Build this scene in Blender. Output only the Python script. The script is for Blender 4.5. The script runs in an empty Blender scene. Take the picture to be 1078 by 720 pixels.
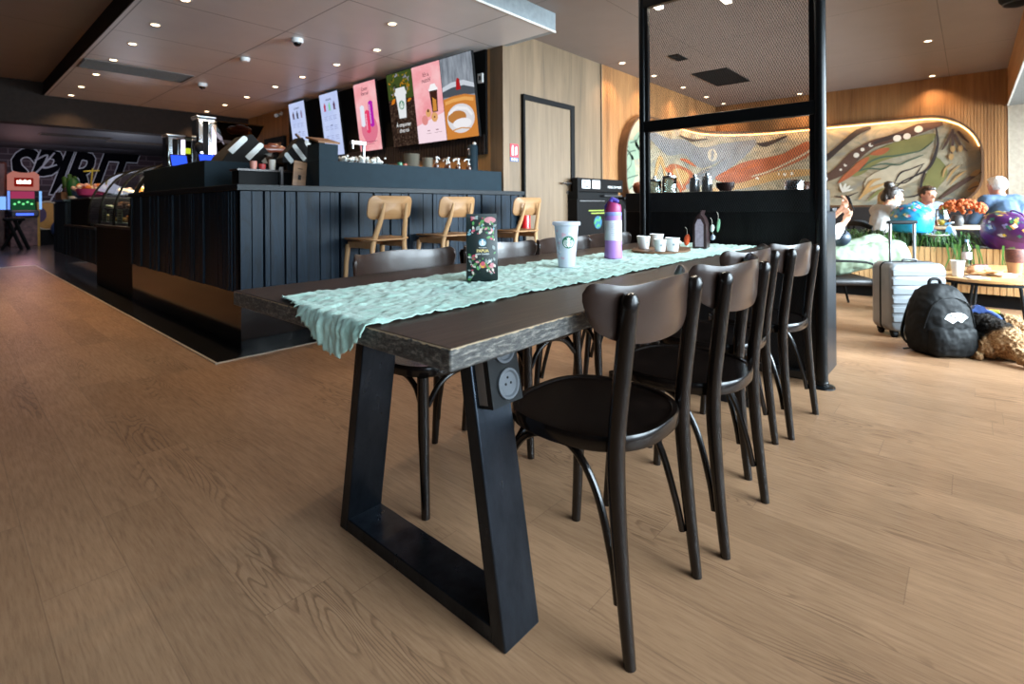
import bpy, bmesh, math, random
from mathutils import Vector, Matrix, Euler, noise
rnd = random.Random(7)
PI = math.pi
scene = bpy.context.scene
COL = scene.collection
R = math.radians

# ------------------------------------------------------------------ helpers
def lin(h, k=1.0):
    h = h.lstrip('#'); o = []
    for i in (0, 2, 4):
        c = int(h[i:i+2], 16)/255
        c = c/12.92 if c <= .04045 else ((c+.055)/1.055)**2.4
        o.append(min(1, c*k))
    return (o[0], o[1], o[2], 1)

class N:                                   # tiny node-tree writer
    def __init__(s, name):
        s.m = bpy.data.materials.new(name); s.m.use_nodes = True
        s.t = s.m.node_tree; s.t.nodes.clear()
        s.out = s.n('ShaderNodeOutputMaterial')
    def n(s, typ, **kw):
        x = s.t.nodes.new(typ)
        for k, v in kw.items(): setattr(x, k, v)
        return x
    def l(s, a, b): s.t.links.new(a, b)
    def math(s, op, a, b=None, c=None):
        x = s.n('ShaderNodeMath', operation=op)
        for i, v in enumerate((a, b, c)):
            if v is None: continue
            if hasattr(v, 'is_output'): s.l(v, x.inputs[i])
            else: x.inputs[i].default_value = v
        return x.outputs[0]
    def ramp(s, fac, stops, interp='LINEAR'):
        x = s.n('ShaderNodeValToRGB'); x.color_ramp.interpolation = interp
        e = x.color_ramp.elements
        while len(e) > 1: e.remove(e[-1])
        e[0].position, e[0].color = stops[0]
        for p, c in stops[1:]:
            q = e.new(p); q.color = c
        s.l(fac, x.inputs[0]); return x.outputs[0]
    def mix(s, fac, a, b, mode='MIX'):
        x = s.n('ShaderNodeMix', data_type='RGBA', blend_type=mode)
        for sock, v in ((x.inputs[0], fac), (x.inputs[6], a), (x.inputs[7], b)):
            if hasattr(v, 'is_output'): s.l(v, sock)
            else: sock.default_value = v
        return x.outputs[2]
    def noise(s, vec, scale, detail=3, rough=.5, dist=0):
        x = s.n('ShaderNodeTexNoise'); x.inputs['Scale'].default_value = scale
        x.inputs['Detail'].default_value = detail; x.inputs['Roughness'].default_value = rough
        x.inputs['Distortion'].default_value = dist
        if vec is not None: s.l(vec, x.inputs['Vector'])
        return x.outputs[0]
    def pos(s): return s.n('ShaderNodeNewGeometry').outputs['Position']
    def obj(s): return s.n('ShaderNodeTexCoord').outputs['Object']
    def scale(s, vec, v):
        x = s.n('ShaderNodeVectorMath', operation='MULTIPLY'); s.l(vec, x.inputs[0]); x.inputs[1].default_value = v
        return x.outputs[0]
    def sep(s, vec):
        x = s.n('ShaderNodeSeparateXYZ'); s.l(vec, x.inputs[0]); return x.outputs
    def comb(s, a, b, c):
        x = s.n('ShaderNodeCombineXYZ')
        for i, v in enumerate((a, b, c)):
            if hasattr(v, 'is_output'): s.l(v, x.inputs[i])
            else: x.inputs[i].default_value = v
        return x.outputs[0]
    def bsdf(s, color, rough=.5, metal=0, spec=.5, bump=None, bstr=.3, bdist=.01, **kw):
        b = s.n('ShaderNodeBsdfPrincipled')
        for k, v in (('Base Color', color), ('Roughness', rough), ('Metallic', metal), ('Specular IOR Level', spec)):
            if hasattr(v, 'is_output'): s.l(v, b.inputs[k])
            else: b.inputs[k].default_value = v
        for k, v in kw.items():
            b.inputs[k.replace('_', ' ')].default_value = v
        if bump is not None:
            u = s.n('ShaderNodeBump'); u.inputs['Strength'].default_value = bstr; u.inputs['Distance'].default_value = bdist
            s.l(bump, u.inputs['Height']); s.l(u.outputs[0], b.inputs['Normal'])
        s.l(b.outputs[0], s.out.inputs[0]); s.b = b
        return s.m

def pm(name, hexc, rough=.5, metal=0, var=.12, scale=18, spec=.5, bump=0, bscale=120, k=1.0, **kw):
    """plain procedural material: colour with a little soft noise"""
    n = N(name); c = lin(hexc, k); p = n.obj()
    f = n.noise(p, scale, 3)
    lo = tuple(x*(1-var) for x in c[:3])+(1,); hi = tuple(min(1, x*(1+var)) for x in c[:3])+(1,)
    col = n.ramp(f, [(.3, lo), (.7, hi)])
    bh = n.noise(p, bscale, 3) if bump else None
    return n.bsdf(col, rough, metal, spec, bh, bump, .004, **kw)

def emit(name, hexc, strength):
    n = N(name); e = n.n('ShaderNodeEmission'); e.inputs[0].default_value = lin(hexc); e.inputs[1].default_value = strength
    n.l(e.outputs[0], n.out.inputs[0]); return n.m

def wood(name, dark, light, axis=2, scale=1.0, rough=.45, grain=.5, bump=.15, board=None, spec=.4, world=True, bvar=.18):
    """fine straight-grained timber; axis = direction of the grain; board = (axis index, width)"""
    n = N(name); p = n.pos() if world else n.obj()
    s = [30*scale]*3; s[axis] = 1.6*scale
    if board:
        xs = n.sep(p); idx = n.math('FLOOR', n.math('DIVIDE', xs[board[0]], board[1]))
        wn = n.n('ShaderNodeTexWhiteNoise', noise_dimensions='1D'); n.l(idx, wn.inputs['W'])
        off = n.n('ShaderNodeVectorMath', operation='ADD'); n.l(p, off.inputs[0]); n.l(n.comb(n.math('MULTIPLY', wn.outputs[0], 7), n.math('MULTIPLY', wn.outputs[0], 13), n.math('MULTIPLY', wn.outputs[0], 5)), off.inputs[1])
        q = off.outputs[0]
    else: q = p
    f1 = n.noise(n.scale(q, s), 1.0, 5, .6, .6)
    s2 = [5*scale]*3; s2[axis] = .5*scale
    f2 = n.noise(n.scale(q, s2), 1.0, 2)
    f = n.math('ADD', n.math('MULTIPLY', f1, grain), n.math('MULTIPLY', f2, 1-grain))
    col = n.ramp(f, [(.32, lin(dark)), (.66, lin(light))])
    if board:
        col = n.mix(1.0, col, n.ramp(wn.outputs[0], [(0, (1-bvar,)*3+(1,)), (1, (1, 1, 1, 1))]), 'MULTIPLY')
    return n.bsdf(col, rough, 0, spec, f1, bump, .002)

MATW = {}                                  # world matrix of every parent we build
class MB:
    def __init__(s): s.bm = bmesh.new(); s.mi = 0
    def face(s, vs):
        try:
            f = s.bm.faces.new(vs); f.material_index = s.mi; return f
        except ValueError: return None
    def poly(s, pts): return s.face([s.bm.verts.new(p) for p in pts])
    def box(s, x0, x1, y0, y1, z0, z1, M=None):
        c = [Vector((x, y, z)) for z in (z0, z1) for y in (y0, y1) for x in (x0, x1)]
        if M is not None: c = [M @ v for v in c]
        v = [s.bm.verts.new(p) for p in c]
        for q in ((0, 2, 3, 1), (4, 5, 7, 6), (0, 1, 5, 4), (2, 6, 7, 3), (0, 4, 6, 2), (1, 3, 7, 5)): s.face([v[i] for i in q])
        return s
    def hexa(s, b, t):                     # two quads (4 points each, same winding)
        v = [s.bm.verts.new(p) for p in list(b)+list(t)]
        for q in ((3, 2, 1, 0), (4, 5, 6, 7), (0, 1, 5, 4), (1, 2, 6, 5), (2, 3, 7, 6), (3, 0, 4, 7)): s.face([v[i] for i in q])
        return s
    def rings(s, rings, cap=True, closed=False):
        R_ = [[s.bm.verts.new(p) for p in r] for r in rings]; n = len(R_[0])
        m = len(R_)
        for i in range(m if closed else m-1):
            a, b = R_[i], R_[(i+1) % m]
            for j in range(n): s.face([a[j], a[(j+1) % n], b[(j+1) % n], b[j]])
        if cap and not closed:
            s.face(list(reversed(R_[0]))); s.face(R_[-1])
        return s
    def tube(s, pts, r, seg=10, closed=False, sx=1.0, up=None, cap=True):
        pts = [Vector(p) for p in pts]; n = len(pts)
        rs = r if isinstance(r, (list, tuple)) else [r]*n
        rings = []; prev = None
        for i, p in enumerate(pts):
            a = pts[(i-1) % n] if (closed or i) else p; b = pts[(i+1) % n] if (closed or i < n-1) else p
            d = (b-a).normalized() if (b-a).length > 1e-9 else Vector((0, 0, 1))
            if up is not None: u = Vector(up)
            elif prev is None: u = Vector((0, 0, 1)) if abs(d.z) < .9 else Vector((1, 0, 0))
            else: u = prev
            w = d.cross(u)
            if w.length < 1e-6: w = d.cross(Vector((0, 1, 0.01)))
            w.normalize(); u = w.cross(d).normalized(); prev = u
            rings.append([p+(w*math.cos(t)*sx+u*math.sin(t))*rs[i] for t in (2*PI*k/seg for k in range(seg))])
        return s.rings(rings, cap, closed)
    def cyl(s, p0, p1, r0, r1=None, seg=16): return s.tube([p0, p1], [r0, r0 if r1 is None else r1], seg)
    def lathe(s, prof, c=(0, 0, 0), seg=24, M=None, cap=True):
        c = Vector(c); rings = []
        for r, z in prof:
            q = [c+Vector((r*math.cos(2*PI*k/seg), r*math.sin(2*PI*k/seg), z)) for k in range(seg)]
            if M is not None: q = [M @ v for v in q]
            rings.append(q)
        return s.rings(rings, cap)
    def ball(s, c, r, seg=14, ring=9, M=None):
        c = Vector(c); r = Vector(r) if hasattr(r, '__len__') else Vector((r, r, r))
        vs = []
        top = Vector((0, 0, 1)); 
        def tr(v):
            v = Vector((v.x*r.x, v.y*r.y, v.z*r.z))
            if M is not None: v = M @ v
            return c+v
        t = s.bm.verts.new(tr(Vector((0, 0, 1)))); b = s.bm.verts.new(tr(Vector((0, 0, -1))))
        for i in range(1, ring):
            a = PI*i/ring
            vs.append([s.bm.verts.new(tr(Vector((math.sin(a)*math.cos(2*PI*k/seg), math.sin(a)*math.sin(2*PI*k/seg), math.cos(a))))) for k in range(seg)])
        for k in range(seg):
            s.face([t, vs[0][k], vs[0][(k+1) % seg]]); s.face([b, vs[-1][(k+1) % seg], vs[-1][k]])
            for i in range(len(vs)-1): s.face([vs[i][k], vs[i+1][k], vs[i+1][(k+1) % seg], vs[i][(k+1) % seg]])
        return s
    def cap(s, p0, p1, r0, r1=None, seg=12):      # capsule with tapered radius
        r1 = r0 if r1 is None else r1
        p0 = Vector(p0); p1 = Vector(p1); d = (p1-p0)
        L = d.length; d = d.normalized() if L > 1e-6 else Vector((0, 0, 1))
        pts = []; rs = []
        for a in (-88, -60, -30): pts.append(p0+d*r0*math.sin(R(a))); rs.append(r0*math.cos(R(a)))
        pts += [p0, p1]; rs += [r0, r1]
        for a in (30, 60, 88): pts.append(p1+d*r1*math.sin(R(a))); rs.append(r1*math.cos(R(a)))
        u = Vector((0, 0, 1)) if abs(d.z) < .9 else Vector((1, 0, 0))
        w = d.cross(u).normalized(); u = w.cross(d)
        return s.rings([[p+(w*math.cos(2*PI*k/seg)+u*math.sin(2*PI*k/seg))*r for k in range(seg)] for p, r in zip(pts, rs)])
    def prism(s, pts, vec):                # closed outline pushed along vec
        vec = Vector(vec); a = [s.bm.verts.new(p) for p in pts]; b = [s.bm.verts.new(Vector(p)+vec) for p in pts]
        s.face(list(reversed(a))); s.face(b); n = len(a)
        for i in range(n): s.face([a[i], a[(i+1) % n], b[(i+1) % n], b[i]])
        return s
    def grid(s, f, nu, nv):                # f(u,v) -> point, u,v in 0..1
        V = [[s.bm.verts.new(f(i/nu, j/nv)) for j in range(nv+1)] for i in range(nu+1)]
        for i in range(nu):
            for j in range(nv): s.face([V[i][j], V[i+1][j], V[i+1][j+1], V[i][j+1]])
        return s
    def build(s, name, mat, parent=None, local=False, smooth=35, bevel=0, bseg=2, sub=0, solid=0, normals=True):
        if normals: bmesh.ops.recalc_face_normals(s.bm, faces=s.bm.faces)
        me = bpy.data.meshes.new(name); s.bm.to_mesh(me); s.bm.free()
        for m in (mat if isinstance(mat, (list, tuple)) else [mat]): me.materials.append(m)
        if parent is not None and not local: me.transform(MATW[parent.name].inverted())
        if smooth:
            for p in me.polygons: p.use_smooth = True
            me.set_sharp_from_angle(angle=R(smooth))
        o = bpy.data.objects.new(name, me); COL.objects.link(o)
        if parent is not None:
            o.parent = parent; MATW[o.name] = MATW[parent.name].copy()
        else: MATW[o.name] = Matrix.Identity(4)
        if solid:
            m = o.modifiers.new('solid', 'SOLIDIFY'); m.thickness = solid; m.offset = 0
        if bevel:
            m = o.modifiers.new('bevel', 'BEVEL'); m.width = bevel; m.segments = bseg; m.limit_method = 'ANGLE'; m.angle_limit = R(40)
        if sub:
            m = o.modifiers.new('sub', 'SUBSURF'); m.levels = sub; m.render_levels = sub
        return o

def tag(o, label, cat, group=None, kind=None):
    o['label'] = label; o['category'] = cat
    if group: o['group'] = group
    if kind: o['kind'] = kind
    return o
def thing(name, label, cat, loc=(0, 0, 0), rot=0, group=None):
    o = bpy.data.objects.new(name, None); COL.objects.link(o); o.empty_display_size = .05
    o.location = loc; o.rotation_euler = rot if hasattr(rot, '__len__') else (0, 0, rot)
    MATW[o.name] = Matrix.Translation(Vector(loc)) @ o.rotation_euler.to_matrix().to_4x4()
    return tag(o, label, cat, group)
def struct(o):
    o['kind'] = 'structure'; return o
def children(o): return [c for c in COL.objects if c.parent == o]
KIDS = {}
def dup(root, loc, rot=None, label=None, group=None):
    r = root.copy(); COL.objects.link(r); r.location = loc
    if rot is not None: r.rotation_euler = rot if hasattr(rot, '__len__') else (0, 0, rot)
    if label: r['label'] = label
    if group: r['group'] = group
    for ch in list(root.children):
        c = ch.copy(); COL.objects.link(c); c.parent = r
        for g in list(ch.children):
            d = g.copy(); COL.objects.link(d); d.parent = c
    MATW[r.name] = Matrix.Translation(Vector(loc)) @ r.rotation_euler.to_matrix().to_4x4()
    return r
def text(s, size, mat, parent, loc, rot=(PI/2, 0, 0), ext=.0006, shear=0, align='CENTER', name='lettering', offset=0, sp=1.0, sx=1.0):
    """lettering in the parent's local frame; default rotation stands the text up facing -y"""
    cu = bpy.data.curves.new(name, 'FONT'); cu.body = s; cu.size = size; cu.extrude = ext; cu.shear = shear
    cu.align_x = align; cu.align_y = 'CENTER'; cu.offset = offset; cu.space_character = sp; cu.resolution_u = 3; cu.space_line = .85
    ob = bpy.data.objects.new(name, cu); COL.objects.link(ob)
    dg = bpy.context.evaluated_depsgraph_get()
    me = bpy.data.meshes.new_from_object(ob.evaluated_get(dg)); me.name = name
    bpy.data.objects.remove(ob)
    me.transform(Matrix.Translation(Vector(loc)) @ Euler(rot).to_matrix().to_4x4() @ Matrix.Diagonal((sx, 1, 1, 1)))
    me.materials.clear(); me.materials.append(mat)
    o = bpy.data.objects.new(name, me); COL.objects.link(o); o.parent = parent
    MATW[o.name] = MATW[parent.name].copy() if parent is not None else Matrix.Identity(4)
    return o
def fuse(mb, name, mat, parent, voxel=.008, smooth=4, disp=0, dscale=.03, local=True, sub=0):
    """weld overlapping rounded forms into ONE continuous skin"""
    bmesh.ops.recalc_face_normals(mb.bm, faces=mb.bm.faces)
    me = bpy.data.meshes.new(name); mb.bm.to_mesh(me); mb.bm.free()
    ob = bpy.data.objects.new(name, me); COL.objects.link(ob)
    m = ob.modifiers.new('r', 'REMESH'); m.mode = 'VOXEL'; m.voxel_size = voxel; m.use_smooth_shade = True
    if smooth:
        m = ob.modifiers.new('s', 'SMOOTH'); m.iterations = smooth; m.factor = .5
    dg = bpy.context.evaluated_depsgraph_get()
    me2 = bpy.data.meshes.new_from_object(ob.evaluated_get(dg)); me2.name = name
    bpy.data.objects.remove(ob)
    if disp:
        me2.calc_loop_triangles()
        nor = [v.normal.copy() for v in me2.vertices]
        for v, nn in zip(me2.vertices, nor):
            v.co = v.co+nn*disp*(noise.noise(v.co/dscale)+.5*noise.noise(v.co/dscale*2.3))
    me2.materials.clear()
    for q in (mat if isinstance(mat, (list, tuple)) else [mat]): me2.materials.append(q)
    for p in me2.polygons: p.use_smooth = True
    o = bpy.data.objects.new(name, me2); COL.objects.link(o); o.parent = parent
    if parent is not None: MATW[o.name] = MATW[parent.name].copy()
    return o
def bez(pts, n=10):                        # smooth curve through points
    pts = [Vector(p) for p in pts]; out = []
    for i in range(len(pts)-1):
        p0 = pts[max(i-1, 0)]; p1 = pts[i]; p2 = pts[i+1]; p3 = pts[min(i+2, len(pts)-1)]
        for k in range(n):
            t = k/n
            out.append(.5*((2*p1)+(p2-p0)*t+(2*p0-5*p1+4*p2-p3)*t*t+(3*p1-p0-3*p2+p3)*t**3))
    out.append(pts[-1]); return out
ORD = ['nearest', 'second', 'third', 'fourth', 'fifth', 'sixth', 'seventh', 'eighth', 'ninth', 'tenth']
EXPOSURE = 0.22; DAY = 560; BARW = 42; MURW = 42; PEND = 20
# ------------------------------------------------------------------ camera (perspective-corrected wide shot)
cam = bpy.data.cameras.new('camera'); co = bpy.data.objects.new('camera', cam); COL.objects.link(co)
F_PX, Y0, ROLL, HEAD = 542.18, 216.95, 0.0069585, 0.727647
cam.sensor_fit = 'HORIZONTAL'; cam.sensor_width = 36; cam.lens = F_PX/1078*36
cam.shift_y = -(360-Y0)/1078; cam.clip_start = .02; cam.clip_end = 80
fwd = Vector((math.cos(HEAD), math.sin(HEAD), 0)); rgt = Vector((math.sin(HEAD), -math.cos(HEAD), 0)); upv = Vector((0, 0, 1))
rr = rgt*math.cos(ROLL)+upv*-math.sin(ROLL)*-1*-1; 
rr = rgt*math.cos(ROLL)-upv*math.sin(ROLL); uu = rgt*math.sin(ROLL)+upv*math.cos(ROLL)
M = Matrix((rr, uu, -fwd)).transposed().to_4x4(); M.translation = (0, 0, 1.0)
co.matrix_world = M
cam.dof.use_dof = True; cam.dof.focus_distance = 1.7; cam.dof.aperture_fstop = 4.0
scene.camera = co
scene.view_settings.view_transform = 'Standard'; scene.view_settings.look = 'None'
scene.view_settings.gamma = 1; scene.view_settings.use_curve_mapping = False; scene.view_settings.exposure = EXPOSURE
scene.cycles.use_denoising = True; scene.cycles.max_bounces = 7; scene.cycles.diffuse_bounces = 3
scene.cycles.glossy_bounces = 3; scene.cycles.transparent_max_bounces = 8; scene.cycles.caustics_reflective = False
scene.cycles.caustics_refractive = False; scene.cycles.sample_clamp_indirect = 4; scene.cycles.use_light_tree = True

w = bpy.data.worlds.new('daylight'); scene.world = w; w.use_nodes = True
w.node_tree.nodes['Background'].inputs[0].default_value = (.62, .75, 1, 1); w.node_tree.nodes['Background'].inputs[1].default_value = 1.0

# ------------------------------------------------------------------ materials of the room
def floor_mat():
    n = N('oak_plank_floor'); p = n.pos(); x, y, z = n.sep(p)
    W, L = .178, 1.22
    u = n.math('DIVIDE', x, W); row = n.math('FLOOR', u)
    wr = n.n('ShaderNodeTexWhiteNoise', noise_dimensions='1D'); n.l(row, wr.inputs['W'])
    v = n.math('ADD', n.math('DIVIDE', y, L), n.math('MULTIPLY', wr.outputs[0], 3.7)); colm = n.math('FLOOR', v)
    ws = n.n('ShaderNodeTexWhiteNoise', noise_dimensions='2D'); n.l(n.comb(row, colm, 0), ws.inputs['Vector'])
    seed = ws.outputs[0]
    sx = n.math('MULTIPLY', seed, 37)
    q1 = n.comb(n.math('MULTIPLY', x, 120), n.math('MULTIPLY', y, 9), sx)
    f1 = n.noise(q1, 1, 4, .65)
    q2 = n.comb(n.math('ADD', n.math('MULTIPLY', x, 9), sx), n.math('MULTIPLY', y, 1.15), sx)
    f2 = n.math('ADD', n.noise(q2, 1, 1.5, .45, .3), n.math('MULTIPLY', n.noise(n.comb(n.math('MULTIPLY', x, 60), n.math('MULTIPLY', y, 26), sx), 1, 2), .016))
    ring = n.math('FRACT', n.math('MULTIPLY', f2, 26))
    rl = n.ramp(ring, [(0, (0, 0, 0, 1)), (.10, (.1, .1, .1, 1)), (.34, (1, 1, 1, 1)), (.88, (1, 1, 1, 1)), (1, (.0, .0, .0, 1))])
    msk = n.ramp(n.noise(n.comb(n.math('ADD', n.math('MULTIPLY', x, 4), sx), n.math('MULTIPLY', y, .9), sx), 1, 1), [(.54, (0, 0, 0, 1)), (.64, (1, 1, 1, 1))])
    base = n.ramp(f1, [(.25, lin('#977358')), (.5, lin('#ae8766')), (.78, lin('#bb9574'))])
    tone = n.ramp(seed, [(0, (.80, .78, .76, 1)), (.5, (.95, .94, .93, 1)), (1, (1.0, .99, .98, 1))])
    c = n.mix(1, base, tone, 'MULTIPLY')
    dark = n.mix(1, c, (.36, .30, .27, 1), 'MULTIPLY')
    inv = n.math('SUBTRACT', 1, rl); fac = n.math('MULTIPLY', n.math('MULTIPLY', inv, msk), .62)
    c = n.mix(fac, c, dark)
    cloud = n.ramp(n.noise(n.scale(p, (5, 2, 1)), 1, 4, .6), [(.3, (.86, .85, .84, 1)), (.65, (1, 1, 1, 1))])
    c = n.mix(1, c, cloud, 'MULTIPLY')
    eu = n.math('PINGPONG', u, .5); ev = n.math('MULTIPLY', n.math('PINGPONG', v, .5), L/W)
    edge = n.math('LESS_THAN', n.math('MINIMUM', eu, ev), .008)
    c = n.mix(n.math('MULTIPLY', edge, .3), c, lin('#4a3426'))
    rg = n.ramp(f1, [(.3, (.5, .5, .5, 1)), (.7, (.36, .36, .36, 1))])
    return n.bsdf(c, rg, 0, .5, n.math('SUBTRACT', f1, n.math('MULTIPLY', fac, .6)), .12, .0015)
M_FLOOR = floor_mat()
def grid_mat(name, hexc, pitch, ox, oy, line=.004, rough=.6, lk=.35, spec=.4):
    n = N(name); p = n.pos(); x, y, z = n.sep(p); c = lin(hexc)
    a = n.math('PINGPONG', n.math('SUBTRACT', x, ox), pitch[0]/2); b = n.math('PINGPONG', n.math('SUBTRACT', y, oy), pitch[1]/2)
    e = n.math('LESS_THAN', n.math('MINIMUM', a, b), line)
    f = n.noise(p, 3, 4); base = n.ramp(f, [(.3, tuple(v*.93 for v in c[:3])+(1,)), (.7, c)])
    return n.bsdf(n.mix(e, base, tuple(v*lk for v in c[:3])+(1,)), rough, 0, spec, n.math('MULTIPLY', e, -1), .4, .002)
M_CEIL = grid_mat('ceiling_taupe_panels', '#8f837c', (2.4, 2.4), 1.57, .24, .003)
M_BARCEIL = grid_mat('bar_ceiling_panels', '#d6d2d0', (1.2, 1.2), 1.2, 5.22, .006, .36)
M_DARKTILE = grid_mat('arcade_dark_tiles', '#3a3634', (.6, .6), 0, 12.45, .003, .22, .5)
M_BULK = pm('bulkhead_grey_paint', '#8d969a', .5); M_EDGE = pm('pale_edge_trim', '#e2e0da', .4)
M_BEAM = pm('beam_dark_paint', '#2a221e', .75, spec=.15); M_ARCCEIL = pm('arcade_ceiling_grey', '#4a4a4e', .6)
M_OAK = wood('pale_oak_wall_boards', '#62523f', '#866f57', 2, 1, .5, .45, .12, (0, .31))
M_OAKY = wood('warm_oak_wall_boards', '#9c7448', '#cb9a66', 2, 1, .5, .45, .12, (1, .2))
M_SLAT = wood('oak_slats', '#7a5230', '#ab7a4c', 2, 1, .48, .45, .15, None)
M_DOOR = wood('oak_veneer_door', '#605140', '#826e58', 2, .8, .5, .5, .1, None)
M_BLACK = pm('black_steel', '#15171a', .38, .3, .15, 8, .5); M_MATBLACK = pm('matt_black', '#0c0c0d', .7, spec=.2)
M_STEEL = pm('brushed_steel', '#b9bcc0', .28, 1.0, .06, 40); M_CHROME = pm('polished_chrome', '#d7dbe0', .08, 1.0, .03, 40)
M_WHITE = pm('white_plastic', '#e9e9e8', .4, 0, .03); M_DARKGREY = pm('dark_grey_laminate', '#2b2d30', .45)
M_CREAM = pm('cream_wall', '#a89a88', .6)
M_LAMP = emit('warm_lamp', '#ffe0b4', 9); M_LED = emit('warm_led', '#ffb46a', 9)
def brick_mat():
    n = N('dark_painted_brick'); p = n.pos(); x, y, z = n.sep(p)
    b = n.n('ShaderNodeTexBrick'); b.offset = .5
    b.inputs['Color1'].default_value = lin('#3b2a30'); b.inputs['Color2'].default_value = lin('#2c2026'); b.inputs['Mortar'].default_value = lin('#5a4d52')
    b.inputs['Scale'].default_value = 1; b.inputs['Mortar Size'].default_value = .016; b.inputs['Brick Width'].default_value = .46; b.inputs['Row Height'].default_value = .17
    n.l(n.comb(x, z, 0), b.inputs['Vector'])
    return n.bsdf(b.outputs[0], .7, 0, .3, b.outputs[1], -.4, .01)
M_BRICK = brick_mat()
def glass_mat(name, tint='#ffffff', gloss=.12, rough=.02):
    n = N(name); t = n.n('ShaderNodeBsdfTransparent'); t.inputs[0].default_value = lin(tint)
    g = n.n('ShaderNodeBsdfGlossy'); g.inputs['Roughness'].default_value = rough
    f = n.n('ShaderNodeFresnel'); f.inputs[0].default_value = 1.45
    mx = n.n('ShaderNodeMixShader'); n.l(n.math('ADD', n.math('MULTIPLY', f.outputs[0], .9), gloss*.2), mx.inputs[0]); n.l(t.outputs[0], mx.inputs[1]); n.l(g.outputs[0], mx.inputs[2]); n.l(mx.outputs[0], n.out.inputs[0])
    return n.m
M_GLASS = glass_mat('clear_glass', '#f2f7f8')

# ------------------------------------------------------------------ room shell
XL, XR, YW = -2.5, 10.67, -1.8            # left wall, mural wall, window wall
YD, XS = 3.9, 4.24                         # door wall, screen wall
m = MB(); m.box(XL, 10.9, YW-.1, 12.45, -.12, 0); struct(m.build('floor', M_FLOOR, smooth=0))
m = MB(); m.box(XL, 6.5, 12.45, 20.2, -.12, .0); struct(m.build('floor_arcade', M_DARKTILE, smooth=0))
m = MB(); m.box(XL, 10.9, YW-.1, 11.2, 3.0, 3.15); struct(m.build('ceiling', M_CEIL, smooth=0))
m = MB(); m.box(1.16, XS, 3.22, 10.9, 2.80, 2.998); m.mi = 1
m.box(1.15, XS+.065, 3.212, 3.22, 2.815, 2.998); m.box(XS, XS+.065, 3.22, YD, 2.80, 2.998); m.mi = 2; m.box(1.15, XS+.068, 3.208, 3.22, 2.795, 2.815)
m.mi = 3; m.box(1.15, 1.16, 3.22, 10.9, 2.795, 2.998)  # shade of the unlit left face, put in as the darker beam colour
struct(m.build('ceiling_bar', [M_BARCEIL, M_BULK, M_EDGE, M_BEAM], smooth=0))
m = MB(); m.box(XL, XS+.2, 10.9, 11.2, 2.34, 3.0); struct(m.build('beam', M_BEAM, smooth=0))
m = MB(); m.box(XL, 6.5, 11.2, 20.2, 2.72, 3.15); struct(m.build('ceiling_arcade', M_ARCCEIL, smooth=0))
m = MB(); m.box(XL-.2, 6.7, 20, 20.2, 0, 2.72); struct(m.build('wall_arcade', M_BRICK, smooth=0))
m = MB(); m.box(6.5, 6.7, 11.2, 20, 0, 2.72); struct(m.build('wall_arcade_side', M_BEAM, smooth=0))
m = MB(); m.box(XL-.2, XL, YW-.2, 20, 0, 3.0); struct(m.build('wall_left', M_BEAM, smooth=0))
# the door wall: plain oak as far as the seam, slatted beyond it
m = MB(); m.box(XS, 10.87, YD, YD+.2, 0, 3.0); m.mi = 1
x = 6.30
while x < XR-.02:
    m.box(x, x+.032, YD-.012, YD, 0, 3.0); x += .038
m.mi = 2; m.box(6.272, 6.292, YD-.02, YD, 0, 3)
struct(m.build('wall_door', [M_OAK, M_SLAT, M_OAK], smooth=0))
m = MB(); m.box(XS, XS+.2, YD+.2, 11.2, 0, 3.0); struct(m.build('wall_screen', M_OAKY, smooth=0))
m = MB(); m.box(XR, XR+.2, YW-.2, YD, 0, 3.0); m.mi = 1
y = -.42
while y < YD-.03:
    m.box(XR-.012, XR, y, y+.032, 0, 3.0); y += .038
m.mi = 2; m.box(XR-.006, XR, YW, -.43, 0, 2.45); m.box(XR-.02, XR, -.43, -.42, 0, 2.46)
struct(m.build('wall_mural', [M_SLAT, M_SLAT, M_CREAM], smooth=0))
# window side: timber header over a glazed front
M_OAKX = wood('oak_header_boards', '#97693f', '#c2905c', 0, 1, .48, .45, .12, None)
m = MB(); m.box(XL, XR, YW, -.42, 2.46, 3.0); m.mi = 1; m.box(XL, XR, YW, -.425, 2.448, 2.46); m.mi = 2; m.box(XL, XR, -.432, -.412, 2.445, 2.472)
struct(m.build('wall_right_header', [M_OAKX, pm('soffit_grey', '#7d7f7c', .6), M_EDGE], smooth=0))
m = MB(); m.box(XL, 10.87, YW-.2, YW, 0, .12); m.box(XL, 10.87, YW-.2, YW, 2.45, 3.0); struct(m.build('wall_right', M_DARKGREY, smooth=0))
nw = 8; ww = (XR-XL)/nw
for i in range(nw):
    a = XL+i*ww; b = a+ww
    m = MB(); m.box(a, a+.05, YW-.1, YW-.02, .12, 2.45); m.box(b-.05, b, YW-.1, YW-.02, .12, 2.45); m.box(a+.05, b-.05, YW-.1, YW-.02, .12, .18); m.box(a+.05, b-.05, YW-.1, YW-.02, 2.39, 2.45)
    fr = struct(m.build('window_%d' % (i+1), M_MATBLACK, smooth=0))
    m = MB(); m.box(a+.05, b-.05, YW-.065, YW-.055, .18, 2.39); m.build('pane', M_GLASS, fr, smooth=0)
M_PAVE = pm('pale_paving', '#a9a69f', .8)
m = MB(); m.box(-20, 30, -25, YW-.2, -.2, -.02); struct(m.build('ground_outside', M_PAVE, smooth=0))
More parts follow.
